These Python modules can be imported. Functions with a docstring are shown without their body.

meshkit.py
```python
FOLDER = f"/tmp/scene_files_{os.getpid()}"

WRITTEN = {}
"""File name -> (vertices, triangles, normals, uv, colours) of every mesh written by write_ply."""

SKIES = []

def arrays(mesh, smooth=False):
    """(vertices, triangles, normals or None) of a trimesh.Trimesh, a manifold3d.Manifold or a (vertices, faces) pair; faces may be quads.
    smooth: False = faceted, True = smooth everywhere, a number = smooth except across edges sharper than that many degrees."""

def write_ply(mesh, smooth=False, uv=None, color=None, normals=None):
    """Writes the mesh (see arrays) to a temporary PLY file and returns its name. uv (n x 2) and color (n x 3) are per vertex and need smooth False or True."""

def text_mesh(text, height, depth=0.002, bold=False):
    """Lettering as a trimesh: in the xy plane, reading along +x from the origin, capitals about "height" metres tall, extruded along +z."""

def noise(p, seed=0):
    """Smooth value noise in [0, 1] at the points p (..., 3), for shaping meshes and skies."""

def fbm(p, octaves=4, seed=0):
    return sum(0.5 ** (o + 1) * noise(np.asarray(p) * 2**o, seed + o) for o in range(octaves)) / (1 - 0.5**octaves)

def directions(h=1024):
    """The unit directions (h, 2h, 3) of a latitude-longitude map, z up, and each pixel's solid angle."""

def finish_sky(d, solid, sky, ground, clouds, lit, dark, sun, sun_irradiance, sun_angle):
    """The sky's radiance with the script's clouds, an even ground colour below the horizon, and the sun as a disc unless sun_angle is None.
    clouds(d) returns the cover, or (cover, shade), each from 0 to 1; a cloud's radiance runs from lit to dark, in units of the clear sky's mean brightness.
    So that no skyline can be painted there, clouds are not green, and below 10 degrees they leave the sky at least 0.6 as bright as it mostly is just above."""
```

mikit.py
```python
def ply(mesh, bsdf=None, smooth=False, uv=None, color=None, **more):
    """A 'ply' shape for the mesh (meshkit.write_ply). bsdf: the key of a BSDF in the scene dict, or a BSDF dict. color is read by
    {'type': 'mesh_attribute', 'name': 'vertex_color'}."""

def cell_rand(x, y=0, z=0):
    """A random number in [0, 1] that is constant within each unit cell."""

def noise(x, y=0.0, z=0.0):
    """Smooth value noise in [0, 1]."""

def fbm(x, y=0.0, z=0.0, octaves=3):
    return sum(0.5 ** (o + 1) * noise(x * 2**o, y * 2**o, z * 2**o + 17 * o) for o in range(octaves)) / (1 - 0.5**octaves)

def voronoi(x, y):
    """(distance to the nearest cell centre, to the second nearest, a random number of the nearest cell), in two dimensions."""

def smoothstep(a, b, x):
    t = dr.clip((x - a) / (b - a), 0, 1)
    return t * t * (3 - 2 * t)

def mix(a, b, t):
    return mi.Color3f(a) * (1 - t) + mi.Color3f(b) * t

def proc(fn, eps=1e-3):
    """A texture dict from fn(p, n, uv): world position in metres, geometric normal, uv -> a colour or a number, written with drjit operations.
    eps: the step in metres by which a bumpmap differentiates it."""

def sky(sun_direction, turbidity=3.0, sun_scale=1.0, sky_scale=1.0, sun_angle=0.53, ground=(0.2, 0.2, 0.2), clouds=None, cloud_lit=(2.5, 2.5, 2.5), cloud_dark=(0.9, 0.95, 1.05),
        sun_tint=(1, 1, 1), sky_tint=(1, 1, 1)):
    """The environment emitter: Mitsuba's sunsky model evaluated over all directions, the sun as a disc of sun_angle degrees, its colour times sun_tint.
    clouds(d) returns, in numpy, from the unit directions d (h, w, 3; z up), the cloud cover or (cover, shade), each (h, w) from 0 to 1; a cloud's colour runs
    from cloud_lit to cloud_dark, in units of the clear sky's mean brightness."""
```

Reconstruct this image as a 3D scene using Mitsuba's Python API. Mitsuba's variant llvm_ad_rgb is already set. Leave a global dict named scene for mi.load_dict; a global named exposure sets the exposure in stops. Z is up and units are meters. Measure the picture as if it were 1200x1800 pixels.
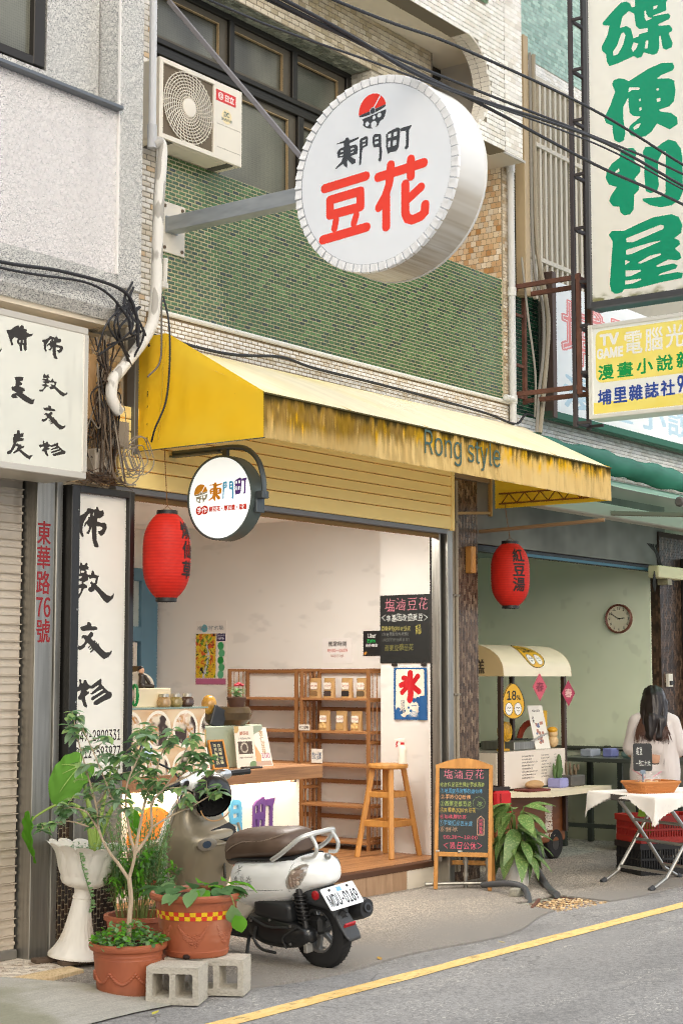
import math, glob, random
import numpy as np
import trimesh, manifold3d, shapely
from shapely.geometry import Polygon, MultiPolygon, LineString, Point
from shapely import affinity
import drjit as dr
import mitsuba as mi
import mikit, meshkit

# ---------------------------------------------------------------- camera, sky, exposure
T = mi.ScalarTransform4f
CAM = np.array([0.0, 0.0, 1.65])
YAW, PITCH = math.radians(36.604), math.radians(5.75)
FWD = np.array([math.cos(YAW) * math.cos(PITCH), math.sin(YAW) * math.cos(PITCH), math.sin(PITCH)])
scene = {"type": "scene"}
labels = {}
scene["camera"] = {"type": "perspective", "fov_axis": "x", "fov": math.degrees(2 * math.atan(600 / 2880)), "near_clip": 0.1, "far_clip": 500.0,
                   "to_world": T().look_at(origin=CAM.tolist(), target=(CAM + FWD).tolist(), up=[0, 0, 1])}
scene["sky_light"] = mikit.sky((-0.54, -0.73, 0.44), turbidity=4, sun_scale=0.26, sun_angle=46, clouds=lambda d: 1.0, cloud_lit=(2.25, 2.4, 2.62), cloud_dark=(2.1, 2.25, 2.45), sun_tint=(0.92, 1.0, 1.16))
exposure = 2.6

# ---------------------------------------------------------------- helpers
rng = np.random.default_rng(7)
random.seed(7)
_used = {}


def free(name):
    n = _used.get(name, -1) + 1
    _used[name] = n
    return name if n == 0 else f"{name}_{n:03d}"


def lin(h):
    """'#rrggbb' -> linear rgb"""
    c = np.array([int(h[i:i + 2], 16) for i in (1, 3, 5)]) / 255.0
    return np.where(c <= 0.04045, c / 12.92, ((c + 0.055) / 1.055) ** 2.4)


_mats = {}


def mat(color, rough=0.6, metal=0.0, coat=0.0, spec=0.5, two=True):
    """key of a plain principled BSDF (made once)"""
    c = lin(color) if isinstance(color, str) else np.asarray(color, float)
    k = (tuple(np.round(c, 4)), rough, metal, coat, spec)
    if k not in _mats:
        key = f"mat_{len(_mats)}"
        b = {"type": "principled", "base_color": {"type": "rgb", "value": [float(x) for x in c]}, "roughness": rough, "metallic": metal, "specular": spec}
        if coat:
            b["clearcoat"] = coat
            b["clearcoat_gloss"] = 0.85
        scene[key] = {"type": "twosided", "b": b}
        _mats[k] = key
    return _mats[k]


def procmat(key, fn, rough=0.7, metal=0.0, bump=None, bscale=0.004, spec=0.5, coat=0.0, eps=2e-3):
    b = {"type": "principled", "base_color": mikit.proc(fn), "roughness": rough, "metallic": metal, "specular": spec}
    if coat:
        b["clearcoat"] = coat
        b["clearcoat_gloss"] = 0.8
    if bump is not None:
        b = {"type": "bumpmap", "b": b, "t": mikit.proc(bump, eps=eps), "scale": bscale}
    scene[key] = {"type": "twosided", "b": b}
    return key


def leafmat(key, color, trans=0.35, rough=0.45):
    c = lin(color) if isinstance(color, str) else np.asarray(color, float)
    scene[key] = {"type": "principledthin", "base_color": {"type": "rgb", "value": [float(x) for x in c]}, "roughness": rough, "diff_trans": 2 * trans, "spec_trans": 0.0, "eta": 1.4}
    return key


scene["vertex_tint"] = {"type": "twosided", "b": {"type": "principled", "base_color": {"type": "mesh_attribute", "name": "vertex_color"}, "roughness": 0.35, "specular": 0.5}}
scene["vertex_tint_matte"] = {"type": "twosided", "b": {"type": "principled", "base_color": {"type": "mesh_attribute", "name": "vertex_color"}, "roughness": 0.7, "specular": 0.4}}


def cat(ms):
    ms = [m for m in ms if m is not None and len(m.faces)]
    return trimesh.util.concatenate(ms) if len(ms) > 1 else ms[0]


def say(key, label=None, category=None, group=None, kind=None):
    d = {k: v for k, v in dict(label=label, category=category, group=group, kind=kind).items() if v}
    if d:
        labels[key] = d
    return key


def thing(name, label, category, group=None):
    return say(free(name), label, category, group)


def part(parent, name, mesh, m, label=None, smooth=30, kind=None, **kw):
    key = free(f"{parent}__{name}")
    scene[key] = mikit.ply(mesh, m, smooth=smooth, **kw)
    say(key, label=label, kind=kind)
    return key


def solo(name, mesh, m, label=None, category=None, group=None, kind=None, smooth=30, **kw):
    key = free(name)
    scene[key] = mikit.ply(mesh, m, smooth=smooth, **kw)
    return say(key, label, category, group, kind)


def shared(parent, name, plydict, M, label=None):
    key = free(f"{parent}__{name}")
    scene[key] = {**plydict, "to_world": T(M)}
    say(key, label=label)
    return key


def box(x0, x1, y0, y1, z0, z1, bev=0.0):
    c = np.array([(x0 + x1) / 2, (y0 + y1) / 2, (z0 + z1) / 2])
    h = np.abs(np.array([x1 - x0, y1 - y0, z1 - z0])) / 2
    if bev <= 0:
        return trimesh.Trimesh(*_boxvf(c, h), process=False)
    b = min(bev, h.min() * 0.9)
    pts = []
    for sx in (-1, 1):
        for sy in (-1, 1):
            for sz in (-1, 1):
                s = np.array([sx, sy, sz])
                for k in range(3):
                    o = h.copy() - b
                    o[k] += b
                    pts.append(c + s * o)
    return trimesh.convex.convex_hull(np.array(pts))


_BV = np.array([[x, y, z] for x in (-1, 1) for y in (-1, 1) for z in (-1, 1)], float)
_BF = np.array([[0, 1, 3], [0, 3, 2], [4, 6, 7], [4, 7, 5], [0, 4, 5], [0, 5, 1], [2, 3, 7], [2, 7, 6], [0, 2, 6], [0, 6, 4], [1, 5, 7], [1, 7, 3]])


def _boxvf(c, h):
    return _BV * h + c, _BF.copy()


def M4(o, u, v, w=None):
    u, v = np.asarray(u, float), np.asarray(v, float)
    w = np.cross(u, v) if w is None else np.asarray(w, float)
    m = np.eye(4)
    m[:3, 0], m[:3, 1], m[:3, 2], m[:3, 3] = u, v, w, o
    return m


def put(mesh, o, u=(1, 0, 0), v=(0, 1, 0), w=None):
    m = mesh.copy()
    m.apply_transform(M4(o, u, v, w))
    return m


FRONT = ((1, 0, 0), (0, 0, 1))      # faces -Y (towards the street)
SIDE = ((0, -1, 0), (0, 0, 1))      # faces -X, reads left to right towards the street
TOP = ((1, 0, 0), (0, 1, 0))


def rotz(mesh, deg, about=(0, 0, 0)):
    m = mesh.copy()
    m.apply_transform(trimesh.transformations.rotation_matrix(math.radians(deg), [0, 0, 1], about))
    return m


def rot(mesh, deg, axis, about=(0, 0, 0)):
    m = mesh.copy()
    m.apply_transform(trimesh.transformations.rotation_matrix(math.radians(deg), axis, about))
    return m


def beam(p0, p1, w, h, bev=0.0, up=(0, 0, 1)):
    """a bar of section w x h from p0 to p1"""
    p0, p1 = np.asarray(p0, float), np.asarray(p1, float)
    d = p1 - p0
    L = np.linalg.norm(d)
    d = d / L
    s = np.cross(d, up)
    if np.linalg.norm(s) < 1e-6:
        s = np.cross(d, [1, 0, 0])
    s /= np.linalg.norm(s)
    t = np.cross(s, d)
    return put(box(0, L, -w / 2, w / 2, -h / 2, h / 2, bev), p0, d, s, t) if np.dot(np.cross(d, s), t) > 0 else put(box(0, L, -w / 2, w / 2, -h / 2, h / 2, bev), p0, d, -s, t)


def tube(pts, r, n=8, caps=True):
    p = np.asarray(pts, float)
    r = np.broadcast_to(np.asarray(r, float), (len(p),))
    t = np.gradient(p, axis=0)
    t /= np.linalg.norm(t, axis=1, keepdims=True) + 1e-12
    a = np.cross(t[0], [0, 0, 1.0] if abs(t[0][2]) < 0.9 else [1.0, 0, 0])
    a /= np.linalg.norm(a)
    A = []
    for k in range(len(p)):
        a = a - t[k] * np.dot(a, t[k])
        a /= np.linalg.norm(a) + 1e-12
        A.append(a)
    A = np.array(A)
    B = np.cross(t, A)
    ang = np.arange(n) * 2 * np.pi / n
    v = p[:, None] + r[:, None, None] * (np.cos(ang)[None, :, None] * A[:, None] + np.sin(ang)[None, :, None] * B[:, None])
    return grid_mesh(v, wrap=True, caps=caps)


def grid_mesh(v, wrap=False, caps=False):
    """(rows, cols, 3) -> mesh; wrap joins the last column to the first"""
    R, C = v.shape[:2]
    i, j = np.meshgrid(np.arange(R - 1), np.arange(C if wrap else C - 1), indexing="ij")
    j2 = (j + 1) % C
    q = np.stack([i * C + j, i * C + j2, (i + 1) * C + j2, (i + 1) * C + j], -1).reshape(-1, 4)
    f = np.vstack([q[:, [0, 1, 2]], q[:, [0, 2, 3]]])
    vv = v.reshape(-1, 3)
    if caps:
        n0 = len(vv)
        vv = np.vstack([vv, v[0].mean(0), v[-1].mean(0)])
        k = np.arange(C)
        k2 = (k + 1) % C
        f = np.vstack([f, np.stack([k2, k, np.full(C, n0)], 1), np.stack([(R - 1) * C + k, (R - 1) * C + k2, np.full(C, n0 + 1)], 1)])
    return trimesh.Trimesh(vv, f, process=False)


def spline(pts, n=8):
    """Catmull-Rom through the points"""
    p = np.asarray(pts, float)
    P = np.vstack([2 * p[0] - p[1], p, 2 * p[-1] - p[-2]])
    out = []
    for k in range(1, len(P) - 2):
        for s in np.arange(n) / n:
            a, b, c, d = P[k - 1], P[k], P[k + 1], P[k + 2]
            out.append(0.5 * (2 * b + (c - a) * s + (2 * a - 5 * b + 4 * c - d) * s * s + (3 * b - a - 3 * c + d) * s ** 3))
    out.append(p[-1])
    return np.array(out)


def cyl(p0, p1, r, n=16):
    return tube([p0, p1], r, n)


def lathe(prof, n=40, o=(0, 0, 0), wob=None):
    """profile [(r, z)] turned about z; wob(angle, z) scales the radius"""
    pr = np.asarray(prof, float)
    ang = np.arange(n) * 2 * np.pi / n
    r = pr[:, :1] * np.ones((1, n))
    if wob is not None:
        r = r * wob(ang[None, :], pr[:, 1:2])
    v = np.stack([r * np.cos(ang), r * np.sin(ang), pr[:, 1:2] * np.ones((1, n))], -1)
    m = grid_mesh(v, wrap=True)
    m.apply_translation(o)
    return m


def ell(c, r, n=2):
    m = trimesh.creation.icosphere(subdivisions=n)
    m.vertices = m.vertices * np.asarray(r, float) + np.asarray(c, float)
    return m


def prism(poly, d, o=(0, 0, 0), u=(1, 0, 0), v=(0, 1, 0)):
    """a flat shapely shape in the (u, v) plane, d thick along u x v"""
    ms = [trimesh.creation.extrude_polygon(g, d, engine="earcut") for g in getattr(poly, "geoms", [poly]) if not g.is_empty and g.area > 1e-9]
    return put(cat(ms), o, u, v)


def disc(r, n=48):
    return Point(0, 0).buffer(r, quad_segs=n // 4)


def stroke(pts, w):
    return LineString(pts).buffer(w / 2, cap_style="round", join_style="round", quad_segs=5)


def rrect(w, h, r, cx=0, cy=0):
    return shapely.box(cx - w / 2 + r, cy - h / 2 + r, cx + w / 2 - r, cy + h / 2 - r).buffer(r, quad_segs=6)


def hull_chain(pairs, refine=None, taubin=0):
    """union of the hulls of sphere pairs [((p, r), (q, s)), ...] as one smooth surface"""
    out = None
    for (p, r), (q, s) in pairs:
        a = manifold3d.Manifold.sphere(r, 20).translate(list(map(float, p)))
        b = manifold3d.Manifold.sphere(s, 20).translate(list(map(float, q)))
        h = manifold3d.Manifold.batch_hull([a, b])
        out = h if out is None else out + h
    if refine:
        out = out.refine_to_length(refine)
    me = out.to_mesh()
    t = trimesh.Trimesh(me.vert_properties[:, :3], me.tri_verts, process=True)
    if taubin:
        trimesh.smoothing.filter_taubin(t, iterations=taubin)
    return t


# ---- lettering
_fonts = {}


def _font(kind, size):
    from PIL import ImageFont
    k = (kind, size)
    if k not in _fonts:
        pat = "Noto Sans CJK*.woff2" if kind == "cjk" else "Inter.woff2"
        got = glob.glob("/opt/blender-*/*/datafiles/fonts/" + pat) or glob.glob("/opt/blender-*/*/datafiles/fonts/Inter.woff2")
        _fonts[k] = ImageFont.truetype(got[0], size)
    return _fonts[k]


_glyphs = {}


def glyph(ch, kind="cjk", res=72):
    """(shape of one character with em = 1, advance)"""
    k = (ch, kind, res)
    if k in _glyphs:
        return _glyphs[k]
    from PIL import Image, ImageDraw
    f = _font(kind, res)
    adv = f.getlength(ch) / res
    x0, y0, x1, y1 = f.getbbox(ch, anchor="ls")
    if x1 <= x0 or y1 <= y0:
        _glyphs[k] = (Polygon(), adv)
        return _glyphs[k]
    im = Image.new("L", (x1 - x0 + 8, y1 - y0 + 8))
    ImageDraw.Draw(im).text((4 - x0, 4 - y0), ch, 255, f, anchor="ls")
    on = np.pad(np.asarray(im) > 127, ((0, 0), (1, 1))).astype(np.int8)
    rows, starts = np.nonzero(np.diff(on, axis=1) == 1)
    ends = np.nonzero(np.diff(on, axis=1) == -1)[1]
    sh = shapely.union_all(shapely.box(starts, -rows - 1, ends, -rows)).buffer(0.6).buffer(-0.6).simplify(0.6)
    s = 1.0 / res
    sh = affinity.affine_transform(sh, [s, 0, 0, s, (x0 - 4) * s, (4 - y0) * s])
    _glyphs[k] = (sh, adv)
    return _glyphs[k]


def words(txt, em, bold=0.0, kind="cjk", sx=1.0, gap=0.0, res=72):
    """a line of text as one flat shape, baseline at the origin; bold: outline grown by this share of em"""
    out, x = [], 0.0
    for ch in txt:
        g, adv = glyph(ch, kind, res)
        if not g.is_empty:
            g = g.buffer(bold, quad_segs=3) if bold else g
            out.append(affinity.affine_transform(g, [em * sx, 0, 0, em, x, 0]))
        x += (adv * sx + gap) * em
    return shapely.union_all(out) if out else Polygon()


def fit(shape, x0, x1, y0, y1):
    """stretch a flat shape into a rectangle"""
    a, b, c, d = shape.bounds
    return affinity.affine_transform(shape, [(x1 - x0) / (c - a), 0, 0, (y1 - y0) / (d - b), x0 - a * (x1 - x0) / (c - a), y0 - b * (y1 - y0) / (d - b)])


def center(shape, cx, cy):
    a, b, c, d = shape.bounds
    return affinity.translate(shape, cx - (a + c) / 2, cy - (b + d) / 2)


def scribble(txt, em, seed=0, **kw):
    """handwriting: every character nudged, turned and thin"""
    r = random.Random(seed)
    out, x = [], 0.0
    for ch in txt:
        g, adv = glyph(ch, "cjk", 48)
        if not g.is_empty:
            g = affinity.rotate(g, r.uniform(-7, 7), origin="center")
            g = affinity.skew(g, r.uniform(-6, 10), 0)
            s = em * r.uniform(0.88, 1.06)
            out.append(affinity.affine_transform(g, [s, 0, 0, s, x, r.uniform(-0.05, 0.05) * em]))
        x += adv * em * kw.get("sp", 1.0)
    return shapely.union_all(out) if out else Polygon()


def brush(name, ox=0.0, oy=0.0, s=1.0, sy=None):
    """a traced brush character (millimetre outlines) as a flat shape in metres"""
    sy = s if sy is None else sy
    polys = []
    for rings in G[name]:
        o = Polygon(rings[0]).buffer(0)
        for h in rings[1:]:
            o = o.difference(Polygon(h).buffer(0))
        polys.append(o)
    sh = shapely.union_all(polys)
    k = max(sh.bounds[2] - sh.bounds[0], 1) * 0.006
    sh = sh.buffer(k, quad_segs=4).buffer(-2 * k, quad_segs=4).buffer(k, quad_segs=4)
    return affinity.affine_transform(sh, [s / 1000, 0, 0, sy / 1000, ox, oy])


# ---- fields of tiles
def tile_field(parent, o, u, v, W, H, pw, ph, gap, proud, tints, n_parts=300, shift=0.5, keep=None, name="tile", upright=False, seed=1, plain="vertex_tint", mats=None, rough=0.18):
    """rows of tiles on a grout plane; the ones that show largest are parts of their own, the rest one part"""
    r = np.random.default_rng(seed)
    u, v, o = np.asarray(u, float), np.asarray(v, float), np.asarray(o, float)
    w = np.cross(u, v)
    cells = []
    if not upright:
        for j in range(int(H / ph) + 1):
            off = (j % 2) * shift * pw
            for i in range(-1, int(W / pw) + 1):
                a0, a1 = max(0, i * pw + off), min(W, i * pw + off + pw - gap)
                b0, b1 = j * ph, min(H, j * ph + ph - gap)
                if a1 - a0 > gap * 2 and b1 - b0 > gap * 2:
                    cells.append((a0, a1, b0, b1))
    else:
        for i in range(int(W / pw) + 1):
            off = (i % 2) * shift * ph
            for j in range(-1, int(H / ph) + 1):
                a0, a1 = i * pw, min(W, i * pw + pw - gap)
                b0, b1 = max(0, j * ph + off), min(H, j * ph + off + ph - gap)
                if a1 - a0 > gap * 2 and b1 - b0 > gap * 2:
                    cells.append((a0, a1, b0, b1))
    c = np.array(cells)
    if keep is not None:
        c = c[[bool(keep((a + b) / 2, (d + e) / 2)) for a, b, d, e in c]]
    mid = o + np.outer((c[:, 0] + c[:, 1]) / 2, u) + np.outer((c[:, 2] + c[:, 3]) / 2, v)
    t = np.array([lin(x) for x, _ in tints])
    which = r.choice(len(tints), len(c), p=np.array([y for _, y in tints]) / sum(y for _, y in tints))
    order = np.argsort(np.linalg.norm(mid - CAM, axis=1))
    full = (c[:, 1] - c[:, 0] > 0.9 * (pw - gap)) & (c[:, 3] - c[:, 2] > 0.9 * (ph - gap))
    chosen = [k for k in order if full[k]][:n_parts]
    rest = np.ones(len(c), bool)
    if chosen:
        rest[chosen] = False
        hw, hh = (pw - gap) / 2, (ph - gap) / 2
        e = min(0.0025, hh * 0.25)
        one = box(-hw, hw, -hh, hh, -proud, proud, e)
        variants = [mikit.ply(one, mat(t[k], rough, coat=0.4)) for k in range(len(tints))]
        for k in chosen:
            m = M4(mid[k] + w * r.uniform(-0.0006, 0.0006), u, v, w)
            shared(parent, name, variants[which[k]], m)
    if rest.any():
        cc, mm, ww = c[rest], mid[rest], which[rest]
        hx, hy = (cc[:, 1] - cc[:, 0]) / 2, (cc[:, 3] - cc[:, 2]) / 2
        V = mm[:, None] + _BV[None, :, :1] * hx[:, None, None] * u + _BV[None, :, 1:2] * hy[:, None, None] * v + _BV[None, :, 2:] * proud * w
        F = (_BF[None] + 8 * np.arange(len(cc))[:, None, None]).reshape(-1, 3)
        col = np.clip(t[ww] * r.uniform(0.9, 1.1, (len(cc), 1)), 0, 1)
        V = V.reshape(-1, 3)
        F = F.reshape(-1, 3)
        # faceted: split vertices so that each face keeps its own normal
        part(parent, name + "_field" if chosen else name + "_field", trimesh.Trimesh(V, F, process=False), plain, smooth=False, kind="stuff", color=np.repeat(col, 8, axis=0))


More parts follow.
